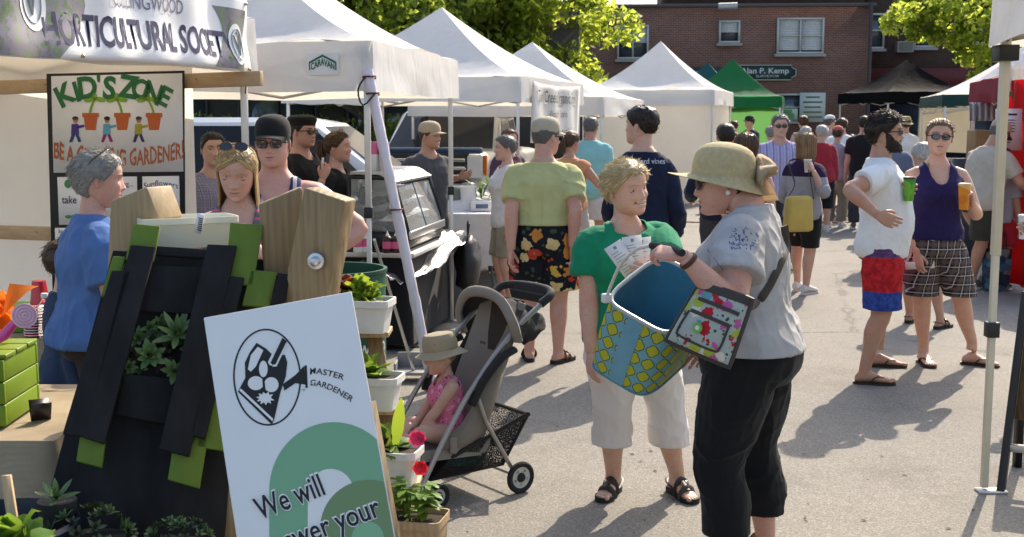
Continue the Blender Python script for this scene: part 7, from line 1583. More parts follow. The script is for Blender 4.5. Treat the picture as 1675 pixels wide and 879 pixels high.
tail(-.05, .82, .50, 0); tail(.08, .62, .42, 1.5); b.build('ribbon_bow', RIB, hatl.root, world=False, sharp=0, solid=.002)
hatl.glasses('sun', col=(.05, .03, .025), z=.02)
b = MB(); b.ell(hatl.TH(V(.74, .10, -.31)), .0095, None, 12, 8); b.build('earring', mat('pearl', (.75, .72, .66), .2), hatl.root, world=False)
wr_ = hatl.arms['L']; b = MB(); fr = frame(wr_[2] - wr_[1]); cc = wr_[2] * .9 + wr_[1] * .1; b.tube([cc + fr @ V(math.cos(t) * .031, 0, math.sin(t) * .031) for t in np.linspace(0, 2 * PI, 24)[:-1]], [[.004, .009]] * 23, 6, closed=True); b.build('watch_strap', mat('brown strap', (.07, .03, .02), .5), hatl.root, world=False)
# embroidery on the sleeve: small blue stitched petals laid on the cloth
b = MB(); rs = np.random.RandomState(12)
for k in range(64):
    a = rs.uniform(0, 2 * PI); r = rs.uniform(0, 1) ** .6; px, py = 1216 + 25 * r * math.cos(a), 392 + 19 * r * math.sin(a); q0 = onsurf(hatl, hatl.topo, px, py, .003); an = rs.uniform(0, 2 * PI); L = rs.uniform(2.5, 6); q1 = onsurf(hatl, hatl.topo, px + L * math.cos(an), py + L * math.sin(an), .003)
    if q0 is not None and q1 is not None and np.linalg.norm(q1 - q0) < .04: b.tube([q0, (q0 + q1) / 2, q1], [[.0008, .0008], [.0026, .0012], [.0008, .0008]], 5)
for k in range(26):
    t = k / 25; q0 = onsurf(hatl, hatl.topo, 1157 + 38 * t, 408 + 50 * t, .003); q1 = onsurf(hatl, hatl.topo, 1157.9 + 38 * t, 409.6 + 50 * t, .003)
    if q0 is not None and q1 is not None and np.linalg.norm(q1 - q0) < .03: b.tube([q0, q1], .0016, 5)
b.build('embroidery', mat('blue thread', (.045, .07, .20), .7), hatl.root)
# --- basket
ea, eb, D = V(.245, -.12, -.128), V(.235, .20, .150), V(-.085, .035, -.262); Lc = P(986, 490, 4.52); rc = Lc + (ea + eb) / 2
bk_ = thing('market_basket', rc + D, 0, 'yellow and blue lattice-print collapsible basket with a blue lining', 'basket')
N = 64; aa = np.linspace(0, 2 * PI, N, endpoint=False)
def sq(t, e=.38): return np.sign(np.cos(t)) * abs(np.cos(t)) ** e, np.sign(np.sin(t)) * abs(np.sin(t)) ** e
def BKp(t, v, k=1.0): x, y = sq(t); x = x / max(1, (abs(x) ** 4 + abs(y) ** 4) ** .25); y = y / max(1, (abs(x) ** 4 + abs(y) ** 4) ** .25) if False else y; f = (1 - .10 * v) * k; bul = .012 * math.sin(PI * v); return rc + D * v + ea * x * f * .5 + eb * y * f * .5 + nrm(ea * x + eb * y) * bul
b = MB(); rings = [np.array([BKp(t, v) for t in aa]) for v in np.linspace(0, 1, 12)]; n0 = len(rings[0]); b.loft(rings, 0, False)
per = np.concatenate([[0], np.cumsum(np.linalg.norm(np.diff(rings[0], axis=0), axis=1))]); uv = np.array([[per[i], v * .29] for v in np.linspace(0, 1, 12) for i in range(N)])
LT = NT('lattice print'); uvn = LT.n('UVMap'); s = LT.n('SeparateXYZ', {0: uvn.outputs[0]}); cs_ = .058
u_ = LT.math('DIVIDE', LT.math('ADD', s.outputs[0], LT.math('MULTIPLY', s.outputs[1], .0)), cs_); v_ = LT.math('DIVIDE', s.outputs[1], cs_)
au = LT.math('ABSOLUTE', LT.math('SUBTRACT', LT.math('FRACT', u_), .5)); av = LT.math('ABSOLUTE', LT.math('SUBTRACT', LT.math('FRACT', v_), .5))
def hyp(a, b_): return LT.math('SQRT', LT.math('ADD', LT.math('MULTIPLY', a, a), LT.math('MULTIPLY', b_, b_)))
dq = LT.math('MINIMUM', hyp(LT.math('SUBTRACT', au, .17), av), hyp(au, LT.math('SUBTRACT', av, .17)))
col = LT.ramp(dq, [(0, (.42, .40, .025)), (.225, (.012, .03, .035)), (.275, (.16, .34, .36)), (.33, (.16, .34, .36))], 'CONSTANT'); LTm = LT.bsdf(col, .7, 0, LT.bump(LT.noise(LT.co(), 25, 3), .25, .01), .25)
o = b.build('basket_side', LTm, bk_, sharp=0); setuv(o, uv)
b = MB(); b.add(rings[-1], [tuple(range(N))]); b.build('basket_bottom', cloth('basket blue', (.10, .25, .32)), bk_, smooth=False)
b = MB(); b.loft([np.array([BKp(t, v, .965) for t in aa]) for v in np.linspace(0, .93, 8)], 0, False); b.add([BKp(t, .93, .965) for t in aa], [tuple(range(N))]); b.build('lining', cloth('lining blue', (.04, .165, .26), .4), bk_, sharp=50)
b = MB(); b.tube(rings[0], .0085, 8, closed=True); b.build('rim', mat('rim grey', (.46, .49, .47), .35, .2), bk_)
b = MB(); tm = math.atan2(-1, .0)
b.grid(lambda u, v: BKp(tm + .004 + (u - .5) * .036, v, 1.02), 6, 12); b.build('strap_panel', cloth('strap blue', (.16, .33, .40)), bk_, sharp=0)
b = MB(); b.tube(rings[6] * .0 + np.array([BKp(t, 1.0, 1.01) for t in aa]), .004, 6, closed=True); b.build('piping', cloth('basket blue', (.10, .25, .32)), bk_)
hg = hatl.handpt('L', .0, .068, .030); e0 = BKp(PI * 1.0 + .15, 0) + V(0, 0, .0)
b = MB(); hpts = [P(992, 488, 4.50), P(1000, 466, 4.46), P(1016, 432, 4.36), P(1040, 409, 4.26), P(1066, 402, 4.16), P(1082, 403, 4.10)]; b.tube(resample(hpts, 24), .0065, 8); b.build('handle', mat('handle white', (.62, .62, .58), .35), bk_)
b = MB(); b.tube(resample([P(1066, 402, 4.16), P(1082, 404, 4.10), P(1104, 409, 4.00), P(1116, 414, 3.94)], 8), .013, 10); b.build('grip', mat('foam grip', (.02, .021, .024), .8), bk_); b = MB(); b.box(P(992, 488, 4.50), (.035, .03, .035), rotz(.4)); b.build('hinge', mat('hinge white', (.68, .68, .66), .4), bk_, smooth=False, bevel=.005)
# --- cross-body bag
cb_ = thing('shoulder_bag', P(1160, 540, 3.93), 0, 'floral print cross-body bag with dark brown trim and a green button', 'bag')
bq = [P(1146, 462, 4.00), P(1231, 490, 3.90), P(1193, 601, 3.90), P(1089, 557, 3.99)]; bn_ = nrm(np.cross(bq[1] - bq[0], bq[3] - bq[0])); bn_ = bn_ if bn_[1] < 0 else -bn_
BQ = lambda u, v, o=0.0: (bq[0] * (1 - u) + bq[1] * u) * (1 - v) + (bq[3] * (1 - u) + bq[2] * u) * v + bn_ * o
pil = lambda u, v: .042 * (max(0, math.sin(PI * u)) * max(0, math.sin(PI * v))) ** .35
BAGP = m_floral('bag', (.36, .40, .36), [(.42, .02, .03), (.42, .02, .03), (.60, .58, .50), (.12, .30, .32), (.35, .42, .06), (.45, .10, .28)], 24, .52); BRT = mat('bag trim', (.045, .036, .030), .6)
b = MB(); b.grid(lambda u, v: BQ(u, v, pil(u, v)), 24, 24); b.grid(lambda u, v: BQ(1 - u, v, -pil(u, v) * .8), 24, 24); b.build('bag_body', BAGP, cb_, sharp=0)
b = MB(); b.tube([BQ(u, v) for u, v in [(i / 10, 0) for i in range(10)] + [(1, i / 10) for i in range(10)] + [(1 - i / 10, 1) for i in range(10)] + [(0, 1 - i / 10) for i in range(10)]], .009, 8, closed=True)
for v0 in (.10,): b.grid(lambda u, v: BQ(u, -.01 + .12 * v, pil(u, .3 + .2 * v) * .55 + .006), 16, 3)
b.build('trim', BRT, cb_); b = MB()
for (u0, v0, u1, v1) in ((.18, .22, .92, .24), (.16, .42, .84, .44)): b.grid(lambda u, v: BQ(u0 + (u1 - u0) * u, v0 + (v1 - v0) * u + .055 * v, pil(u0 + (u1 - u0) * u, .4) + .004), 12, 2)
b.build('zip', BRT, cb_); b = MB(); b.tube([BQ(u, v, pil(u, v) + .003) for u, v in resample(np.array([(.14, .46, 0), (.12, .78, 0), (.2, .86, 0), (.72, .88, 0), (.82, .80, 0), (.84, .46, 0)]), 24)[:, :2]], .004, 6); b.build('pocket_edge', BRT, cb_)
bc2 = BQ(.42, .66, .048); b = MB(); b.lathe([(.017, 0), (.017, .005), (.001, .007)], bc2, frame(bn_) @ rotx(-PI / 2), 20); b.build('button', mat('button green', (.16, .34, .04), .35), cb_); b = MB(); b.lathe([(.008, .007), (.001, .009)], bc2, frame(bn_) @ rotx(-PI / 2), 14); b.build('button_mark', mat('button pale', (.6, .62, .5), .5), cb_)
b = MB(); sp = [BQ(1.0, .12, .0)]
for px, py in ((1240, 497), (1247, 487), (1254, 476), (1261, 464), (1267, 452), (1273, 440), (1278, 428), (1283, 416), (1287, 404), (1290, 390), (1292, 376), (1292, 362)):
    q = onsurf(hatl, hatl.topo, px, py, .014); 
    if q is not None: sp.append(q)
sp.append(hatl.world(hatl.W(V(-.03, .10, .80 * hatl.H) + V(0, .03, 0)))); b.tube(resample(sp, 24), [[.016, .003]] * 24, 6, up=(0, -1, 0)); b.build('strap', BRT, cb_)

# ============================================================ couple on the right
wg = G(1432, 622); wt = Person('bearded man in a white tee and red and blue swim shorts, hand on hip', (wg[0] + .02, wg[1]), 74, 1.735, 'm', 1.10, 'tan', .008, belly=.022, head=(-2, 0, 0), lean=-3,
    arms={'R': dict(to=P(1436, 352, 7.30), pole=(-.35, 1, .05), dir=(.75, -.2, -.35), palm=(.1, .9, .1), curl=30), 'L': dict(to=P(1466, 318, 7.62), pole=(.3, .5, -.9), dir=(.85, .0, .3), palm=(.1, -.85, .2), curl=48, thumb=35)},
    legs={'R': dict(to=G(1414, 628), toe=4), 'L': dict(to=G(1436, 598), toe=6)})
wt.hair('curly', 'dark', thick=.20, back=-.5, n=1000, length=.26, seed=3, front=.55); wt.beard('dark', 2); wt.body(toes=True); wt.glasses('sun')
wt.top(TEE_W, hem=.475, sleeve=.58, off=.014, loose=.008, flare=.008, amp=.006, sloose=.012, name='tee_shirt')
wt.bottom(m_zbands('trunks', [(0, (.03, .06, .26)), (.615, (.42, .018, .022)), (.83, (.10, .05, .13)), (.9, (.10, .05, .13))], .35), hem=.285, loose=.035, amp=.007, name='swim_shorts', off=.014); wt.shoes('flip', LEA, LEA)
paper_cup('c', wt.handpt('L', 0, .07, .046), .145, .037, m_print('green cup', [(.10, .34, .02), (.16, .42, .04), (.06, .24, .03)], 26), 'green printed paper cup held by the man in the white tee', mat('brown drink', (.05, .02, .012), .3))
bw = at(1536, 8.1); blu = Person('woman in a purple tank top and plaid shorts holding an orange cup', bw, -6, 1.70, 'f', 1.07, 'fair', .008, head=(-8, -4, 3),
    arms={'R': dict(to=P(1500, 415, 8.02), pole=(-.6, .8, 0), palm=(.7, .6, 0), dir=(.12, -.1, -1), curl=32), 'L': dict(to=P(1590, 333, 7.85), pole=(.5, .6, -.8), dir=(-.35, -.35, .85), palm=(-.85, -.2, -.1), curl=52, thumb=40)},
    legs={'R': dict(to=G(1510, 594), toe=6), 'L': dict(to=G(1592, 596), toe=64)})
blu.hair('tied', 'light', thick=.09, n=420, seed=5, bun=(0, 1.0, .62, .32)); blu.body(toes=True, lipc=(.40, .14, .12)); blu.glasses('sun', col=(.06, .01, .03))
b = MB(); rs = np.random.RandomState(4)
for k in range(60): d = nrm(rs.normal(size=3) + V(.5, .3, .2)); p_ = _hsurf(np.array([rs.uniform(.6, 2.6)]), np.array([rs.uniform(.1, .95)]))[0]; b.tube([blu.TH(p_), blu.TH(p_ * 1.12 + d * .06), blu.TH(p_ * 1.16 + d * .22 + V(0, 0, -.1))], np.array([.012, .012, .003]) * blu.h, 3)
b.build('hair', hairmat('light', HAIRC['light']), blu.root, world=False)
blu.top(cloth('tank purple', (.018, .013, .068), .25), hem=.535, sleeve=0, off=.009, depth=.075, nw=.046, amp=.006, name='tank_top'); blu.bottom(m_plaid('shorts', (.016, .016, .018), (.11, .105, .11), (.46, .44, .42), (.22, .08, .07), .062), hem=.30, waist=.55, loose=.034, amp=.007, name='plaid_shorts'); blu.shoes('flip', LEA, LEA)
paper_cup('c', blu.handpt('L', 0, .075, .046), .165, .040, m_print('orange cup', [(.62, .22, .01), (.62, .22, .01), (.55, .16, .01), (.66, .40, .12)], 22), 'yellow and orange paper cup held by the woman in the purple tank top', mat('cup lid cream', (.60, .48, .26), .4))
fp = thing('folded_leaflet', blu.handpt('R', .03, .09, .02), 0, 'folded white leaflet held low by the woman in plaid shorts', 'leaflet'); c_ = blu.handpt('R', .0, .085, .022); b = MB(); b.box(c_, (.20, .012, .05), rotz(.1) @ roty(-.04)); b.build('sheet', PAPER, fp, smooth=False); b = MB(); [b.box(c_ + V(-.05 + .03 * k, -.0075, .008 * (k % 2)), (.018, .001, .004)) for k in range(5)]; b.build('print', INKK, fp, smooth=False)
b = MB(); sw_ = blu.S['R']; b.tube(resample([blu.W(V(-.075, -.075, .80) * V(1, 1, 1.70)), blu.W(V(-.07, -.02, .838) * V(1, 1, 1.70)), blu.W(V(-.085, .09, .80) * V(1, 1, 1.70)), blu.W(V(-.16, .10, .62) * V(1, 1, 1.7))], 16), [[.011, .003]] * 16, 6); b.build('bag_strap', mat('khaki strap', (.25, .22, .10), .7), blu.root, world=False)
bhd = Person('white-haired person in a pale green top behind the couple', at(1508, 9.95), 150, 1.53, 'f', 1.1, 'tan', .011, lean=10, head=(25, 12, 0), legs={'R': dict(to=G(1537, 538), toe=-20), 'L': dict(to=G(1487, 528), toe=0)})
bhd.hair('short', 'white', thick=.15, n=420, seed=2); bhd.body(); bhd.top(cloth('sage', (.30, .34, .22)), hem=.46, name='blouse'); bhd.bottom(BLK, hem=.32, name='shorts', loose=.03); bhd.shoes('sandal', GSH, RUB)
# ============================================================ man in the floral shorts, the young man in navy
fm_ = G(888, 598); cap = Person('man in a khaki cap, lime polo and floral shorts seen from behind', (fm_[0], fm_[1]), 176, 1.70, 'm', 1.17, 'pink', .008, belly=.015, head=(-42, 2, 0),
    arms={'R': dict(to=P(936, 404, 8.15), pole=(-.3, 1, 0), curl=30), 'L': dict(to=P(836, 410, 8.12), pole=(.3, 1, 0), curl=30)}, legs={'L': dict(to=G(866, 590), toe=6), 'R': dict(to=G(913, 594), toe=-32)})
cap.hair('short', 'salt', thick=.05, n=160, length=.1, seed=9); cap.body(); POLO = cloth('polo lime', (.46, .46, .215), .3)
cap.top(POLO, hem=.585, sleeve=.62, off=.016, loose=.016, flare=.004, amp=.008, sloose=.014, neck='crew', name='polo_shirt'); cap.bottom(m_floral('hawaiian', (.012, .013, .018), [(.45, .04, .03), (.60, .38, .06), (.60, .45, .20), (.50, .20, .04), (.45, .06, .04)], 9.0, .46), hem=.315, waist=.615, loose=.055, amp=.010, name='floral_shorts', off=.014); cap.shoes('slide', LEA, RUB)
KCAP = cloth('cap khaki', (.42, .37, .27)); cap.hat('cap', KCAP); cap.glasses('sun')
b = MB(); b.tube(resample([cap.W(V(-.062, -.03, .838 * 1.70)), cap.W(V(-.045, .055, .850 * 1.7)), cap.W(V(.045, .055, .850 * 1.7)), cap.W(V(.062, -.03, .838 * 1.7))], 14), [[.012, .018]] * 14, 8); b.build('collar', POLO, cap.root, world=False)
vb = Person('tall dark-haired young man in a navy long-sleeved shirt with white back lettering', at(1052, 8.05), 172, 1.78, 'm', .94, 'fair', .008, head=(62, -4, 0), sho=.86, limb=.9, arms={'R': dict(out=.045, fwd=-.10, down=.27, pole=(-.3, .9, 0)), 'L': dict(out=.02, fwd=-.15, down=.25)})
vb.hair('spiky', 'dark', thick=.07, back=-.36, n=700, length=.16, seed=6, crown=1.6, front=.5); vb.body(); vb.top(NAVY, hem=.47, sleeve=1.8, off=.012, loose=.010, amp=.009, sloose=.008, name='long_sleeved_shirt'); vb.bottom(KHA, hem=.06, name='trousers'); vb.shoes('shoe', GSH, WSO)
b = MB()
def onv(px, py): return onsurf(vb, vb.topo, px, py, .004)
def stext(mb, body, p, o, x0, x1, yb, h, sag=0.0, bold=.01):
    v, f = text2d(body, bold); v = v.copy(); v[:, 0] -= (v[:, 0].max() + v[:, 0].min()) / 2; wd = v[:, 0].max() - v[:, 0].min(); pts = []
    for x, y in v:
        t = x / wd; pts.append(onsurf(p, o, (x0 + x1) / 2 + t * (x1 - x0), yb - y * h + sag * (t * 2) ** 2, .004))
    f = [q for q in f if all(pts[i] is not None for i in q)]; pts = [np.zeros(3) if q is None else q for q in pts]; mb.add(pts, f)
stext(b, 'vineyard vines', vb, vb.topo, 1024, 1088, 268, 9, 0, .006); b.build('lettering', mat('shirt print', (.55, .56, .60), .7), vb.root, smooth=False)
b = MB(); wp_ = [(1054, 246), (1060, 249), (1066, 248), (1072, 243), (1070, 239), (1078, 238), (1076, 246), (1070, 254), (1060, 257), (1054, 254)]; pts = [onv(x + 1, y) for x, y in wp_]
if all(q is not None for q in pts): flat(b, pts); b.build('whale_print', mat('pink print', (.60, .28, .36), .7), vb.root, smooth=False)
# ============================================================ left side: helpers and shoppers
bl = Person('older woman in a blue tee with glasses pushed up in her grey hair', at(148, 4.98), 118, 1.555, 'f', 1.26, 'pink', .008, belly=.012, head=(-6, 2, 0), hs=1.05, arms={'R': dict(out=.02, fwd=-.16, down=.22, pole=(-.4, .9, -.3)), 'L': dict(out=.05, fwd=-.12, down=.25)})
bl.hair('short', 'grey', thick=.15, back=-.62, n=1700, length=.32, seed=8, front=.58, lift0=.16, jit=.2, wd=.022); bl.body(); bl.glasses('clear', up=True, col=(.10, .05, .03)); bl.top(cloth('tee blue', (.075, .15, .35), .3), hem=.50, sleeve=.62, off=.015, loose=.022, flare=.012, amp=.010, sloose=.022, name='tee_shirt'); bl.bottom(DKB, hem=.06, name='trousers', loose=.02); bl.shoes('shoe', GSH, RUB)
b = MB(); b.tube([bl.W(V(a_, b_, .588 * 1.555)) for a_, b_ in [(.128 * math.cos(t) * 1.22, .10 * math.sin(t) * 1.22 - .003) for t in np.linspace(0, 2 * PI, 30)[:-1]]], [[.003, .018]] * 29, 6, closed=True); b.build('belt', LEA, bl.root, world=False)
kid = Person('small child in blue jeans and a plaid shirt half hidden behind the woman in blue', at(93, 5.10), 120, 1.16, 'f', 1.0, 'fair', .010, hs=1.25); kid.hair('short', 'brown', n=200, seed=3); kid.body(); kid.top(cloth('denim shirt', (.03, .05, .10)), hem=.47, sleeve=1.8, name='denim_shirt'); kid.bottom(cloth('jeans', (.06, .10, .26)), hem=.06, name='jeans'); kid.shoes('shoe', GSH, WSO)
bd_ = Person('blonde woman in a grey and pink striped tank top looking down', at(388, 5.2), 6, 1.60, 'f', 1.0, 'fair', .008, head=(-4, 20, 2), hs=1.02, arms={'L': dict(to=P(430, 415, 4.95), pole=(.7, .4, -.5), curl=35), 'R': dict(to=P(352, 415, 4.95), pole=(-.7, .4, -.5), curl=35)})
bd_.hair('long', 'sand', thick=.07, am0=1.48, temple=.32, front=.66, n=620, seed=11, end=-2.35, wave=.03, part=.15); bd_.body(lid=.75, lipc=(.45, .16, .15)); bd_.glasses('sun', up=True, col=(.10, .03, .02)); bd_.top(m_stripes('tank', [(.14, .13, .135), (.12, .11, .115), (.14, .13, .135), (.60, .10, .20)], .034), hem=.48, sleeve=0, depth=.085, nw=.05, off=.009, name='tank_top'); bd_.bottom(DKG, hem=.3, name='shorts')
tk_ = Person('man in a black cap and sunglasses wearing a striped tank top, hand on hip', at(447, 5.95), 8, 1.70, 'm', 1.12, 'pink', .008, head=(-8, 0, 0), sho=1.06, limb=1.12, arms={'L': dict(to=P(530, 425, 5.92), pole=(1, .45, .1), dir=(-.8, -.2, -.5), curl=30), 'R': dict(out=.06, down=.3)})
tk_.hair('short', 'brown', thick=.03, n=120, length=.06, seed=5); tk_.body(); tk_.hat('cap', cloth('cap black', (.016, .016, .016))); tk_.glasses('sun'); tk_.top(m_stripes('vest', [(.03, .03, .09), (.42, .40, .42), (.03, .03, .09), (.22, .10, .14)], .075, 0), hem=.48, sleeve=0, depth=.07, nw=.05, off=.010, name='tank_top', trim=None); tk_.bottom(DKG, hem=.3, name='shorts')
b = MB()
for pts in (((530, 300), (540, 303), (548, 312)), ((536, 296), (546, 302), (552, 314)), ((525, 296), (533, 308), (545, 318)), ((540, 318), (552, 322)), ((546, 300), (556, 310), (556, 322))):
    q = [onsurf(tk_, tk_.bo, x, y, .001) for x, y in resample(np.array([(x, y, 0) for x, y in pts]), 7)[:, :2]]
    if all(k is not None for k in q): b.tube(q, [[.0045, .001]] * 7, 5)
b.build('tattoo', mat('tattoo ink', (.10, .085, .08), .6), tk_.root) if b.n else None
vm_ = Person('stout vendor in a black cap, sunglasses and black tee', at(492, 9.35), 62, 1.73, 'm', 1.2, 'pink', .010, belly=.03, arms={'R': dict(out=.06, fwd=-.2, down=.2), 'L': dict(out=.06, fwd=-.22, down=.2)}); vm_.hair('short', 'dark', thick=.03, n=100, length=.06); vm_.body(); vm_.hat('beret', cloth('cap black', (.016, .016, .016))); vm_.glasses('sun'); vm_.top(BLK, hem=.48, sleeve=.6, name='tee_shirt', loose=.02); vm_.bottom(DKG, hem=.06)
vw_ = Person('vendor with a brown ponytail and black tee pointing across the food table', at(549, 9.15), 78, 1.605, 'f', 1.08, 'pink', .009, head=(0, -2, 0), arms={'R': dict(to=P(528, 292, 8.85), pole=(-.5, .3, -.9), dir=(.35, -.1, .95), palm=(-.3, .7, .1), curl=55), 'L': dict(to=P(612, 285, 9.1), pole=(.3, .3, -.9), dir=(1, .05, .05), palm=(0, 0, -1), curl=12)})
vw_.hair('tied', 'brown', thick=.09, n=300, bun=(0, 1.0, .35, -.4), seed=3); vw_.body(smile=.6); vw_.glasses('sun', up=True, col=(.3, .18, .03)); vw_.top(BLK, hem=.48, sleeve=.6, name='tee_shirt'); vw_.bottom(DKG, hem=.06)
hp2 = vw_.handpt('R', .02, .06, .035); pen = thing('white_pen', hp2, 0, 'white pen held up by the vendor in the black tee', 'pen'); b = MB(); b.tube([hp2 + V(0, 0, -.03), hp2 + V(.01, 0, .09)], .009, 8); b.build('barrel', WHITEP, pen); b = MB(); b.tube([hp2 + V(.01, 0, .09), hp2 + V(.011, 0, .10)], [.008, .003], 8); b.build('tip', INKK, pen)
gt = Person('vendor in a beige cap and grey tee reaching for the white bucket', at(700, 11.1), 30, 1.67, 'm', 1.05, 'tan', .011, head=(34, 0, 0), arms={'L': dict(to=P(752, 290, 11.3), pole=(.4, .5, -.7), curl=30), 'R': dict(out=.06, fwd=-.12, down=.24)}); gt.hair('short', 'brown', thick=.04, n=120, length=.08); gt.body(smile=.5); gt.hat('cap', cloth('cap beige', (.42, .33, .22))); gt.top(cloth('tee charcoal', (.075, .075, .08)), hem=.47, sleeve=.6, name='tee_shirt'); gt.bottom(DKG, hem=.06)
gw = Person('grey-haired woman in a white sleeveless top by the produce table', at(829, 11.0), -72, 1.555, 'f', 1.1, 'fair', .011); gw.hair('short', 'salt', thick=.17, n=420, seed=4, length=.25); gw.body(); gw.top(cloth('blouse white', (.64, .60, .56)), hem=.47, sleeve=.12, name='blouse'); gw.bottom(KHA, hem=.3, name='shorts'); gw.shoes('sandal', LEA, RUB)
rh = Person('person with auburn hair in a dark top beyond the grey-haired woman', at(832, 13.4), 30, 1.60, 'f', 1.0, 'fair', .013); rh.hair('bob', 'ginger', n=160, end=-1.0); rh.body(eyes=False); rh.top(cloth('plum', (.08, .04, .06)), sleeve=.6); rh.bottom(DKG, hem=.06)
ow = Person('woman in a peach top and pale shorts behind the man in the floral shorts', at(932, 12.4), 158, 1.585, 'f', 1.08, 'tan', .011, head=(-20, 0, 0), arms={'R': dict(out=.05, fwd=-.2, down=.12, pole=(-.6, .5, -.5)), 'L': dict(out=.05)}, legs={}); ow.hair('tied', 'brown', n=240, bun=(0, .95, .5, -.45), seed=2); ow.body(); ow.top(cloth('peach', (.55, .26, .13)), hem=.49, sleeve=.3, name='blouse'); ow.bottom(cloth('pale shorts', (.45, .40, .34)), hem=.33, name='shorts', loose=.03); ow.shoes('shoe', GSH, WSO)
tl = Person('person in a loose turquoise shirt and white shorts under the farm banner', at(966, 14.4), 165, 1.74, 'm', 1.15, 'tan', .013); tl.hair('short', 'salt', n=160); tl.body(eyes=False); tl.top(cloth('turquoise', (.25, .50, .48)), hem=.45, sleeve=.7, loose=.03, name='shirt'); tl.bottom(cloth('shorts white', (.60, .58, .55)), hem=.30, loose=.035, name='shorts'); tl.shoes('shoe', WSH, WSO)
pm = Person('man in a checked shirt seen past the edge of the white tent wall', at(346, 8.3), 25, 1.61, 'm', 1.1, 'fair', .011); pm.hair('short', 'dark', n=200); pm.body(); pm.top(m_plaid('lilac', (.36, .33, .38), (.18, .16, .24), (.10, .09, .16), (.4, .3, .3), .04), sleeve=.7, name='checked_shirt'); pm.bottom(DKB, hem=.06)
# ============================================================ toddler in the stroller
tdp = S_(.255, .20, 0); tyaw = -68
td = Person('toddler in a khaki bucket hat and pink sleeveless top sitting in the stroller', tdp[:2], tyaw, .80, 'f', 1.15, 'fair', .006, hs=1.55, lean=4, head=(-16, 6, 0), limb=1.2,
    arms={'R': dict(to=(-.03, -.19, .385), world=False, pole=(-.6, .5, -.4), curl=35), 'L': dict(to=(.035, -.20, .378), world=False, pole=(.6, .5, -.4), curl=35)},
    legs={'L': dict(to=(-.05, -.22, .345), world=False, pole=(.9, -.55, .55), toe=-60, fz=.318), 'R': dict(to=(.05, -.245, .343), world=False, pole=(-.9, -.55, .55), toe=60, fz=.318)})
td.root.location.z = -.115; PM[td.root.name] = Matrix.Translation(Vector((tdp[0], tdp[1], -.115))) @ Matrix.Rotation(R(tyaw), 4, 'Z')
td.hair('short', 'sand', thick=.05, n=160, length=.1, seed=2); td.body(lipc=(.5, .2, .17)); td.hat('bucket', cloth('bucket khaki', (.34, .29, .19), .3), mat('eyelet', (.10, .08, .05), .5), tip=-2)
td.top(m_floral('toddler', (.66, .17, .30), [(.70, .30, .40), (.74, .40, .48), (.60, .12, .26)], 30), hem=.47, sleeve=0, depth=.05, nw=.05, off=.006, name='sun_top', amp=.004)
# ============================================================ middle distance and the crowd
nv = Person('broad man in a dark navy sweater seen from behind', at(1188, 11.0), 178, 1.67, 'm', 1.25, 'tan', .012, arms={'L': dict(out=.05, fwd=-.2, down=.2), 'R': dict(out=.05, fwd=-.2, down=.2)}); nv.hair('short', 'dark', thick=.08, n=300, length=.14); nv.body(); nv.top(NAVY, sleeve=1.8, hem=.48, loose=.02, name='sweater'); nv.bottom(DKG, hem=.06); nv.shoes('shoe', GSH, RUB)
bh = Person('brown-haired woman in a dark sleeveless dress right behind the sun hat', at(1222, 9.1), 170, 1.60, 'f', 1.1, 'pink', .010, arms={'L': dict(to=P(1180, 345, 8.95), pole=(.6, .7, 0)), 'R': dict(out=.05)}); bh.hair('bob', 'brown', thick=.14, n=300, end=-1.1); bh.body(eyes=False); bh.top(cloth('aubergine', (.025, .016, .03)), sleeve=.1, hem=.46, name='blouse'); bh.bottom(BLK, hem=.25, skirt=.25, name='skirt')
pw_ = G(1310, 484); pg = Person('woman in a plum and grey top drinking from a paper cup', (pw_[0], pw_[1]), 138, 1.575, 'f', 1.08, 'fair', .010, head=(-14, 0, 0), arms={'R': dict(to=P(1330, 280, 11.45), pole=(-.5, .5, -.8), dir=(-.35, .1, .9), palm=(-.6, .5, 0), curl=45), 'L': dict(out=.04, fwd=-.1, down=.28)}, legs={'R': dict(to=G(1318, 482), toe=-10), 'L': dict(to=G(1304, 476), toe=6)})
pg.hair('bob', 'light', thick=.13, n=420, end=-1.35, seed=3); pg.body(); pg.top(m_zbands('raglan', [(0, (.30, .29, .30)), (1.165, (.030, .016, .045))]), hem=.48, sleeve=1.3, name='jersey', loose=.012); pg.bottom(BLK, hem=.30, name='capri_trousers', loose=.012); pg.shoes('shoe', WSH, WSO)
paper_cup('c', pg.handpt('R', 0, .07, .04), .12, .036, cloth('cup cream', (.6, .56, .5)), 'white takeaway cup raised by the woman in plum and grey', WHITEP)
yb = thing('shoulder_bag', P(1305, 350, 11.3), 0, 'soft yellow shoulder bag on the hip of the woman in plum and grey', 'bag'); b = MB(); c_ = P(1306, 350, 11.30); b.box(c_, (.27, .10, .34), rotz(.3), 0, 1.12); b.v = [b.verts()]; b.build('bag_body', cloth('bag yellow', (.52, .38, .10)), yb, sharp=0, bevel=.04); b = MB(); b.tube(resample([c_ + V(-.1, 0, .16), P(1300, 300, 11.32), P(1290, 265, 11.55), P(1318, 268, 11.5), c_ + V(.14, .0, .14)], 16), [[.014, .004]] * 16, 6); b.build('strap', cloth('strap dark', (.04, .03, .03)), yb)
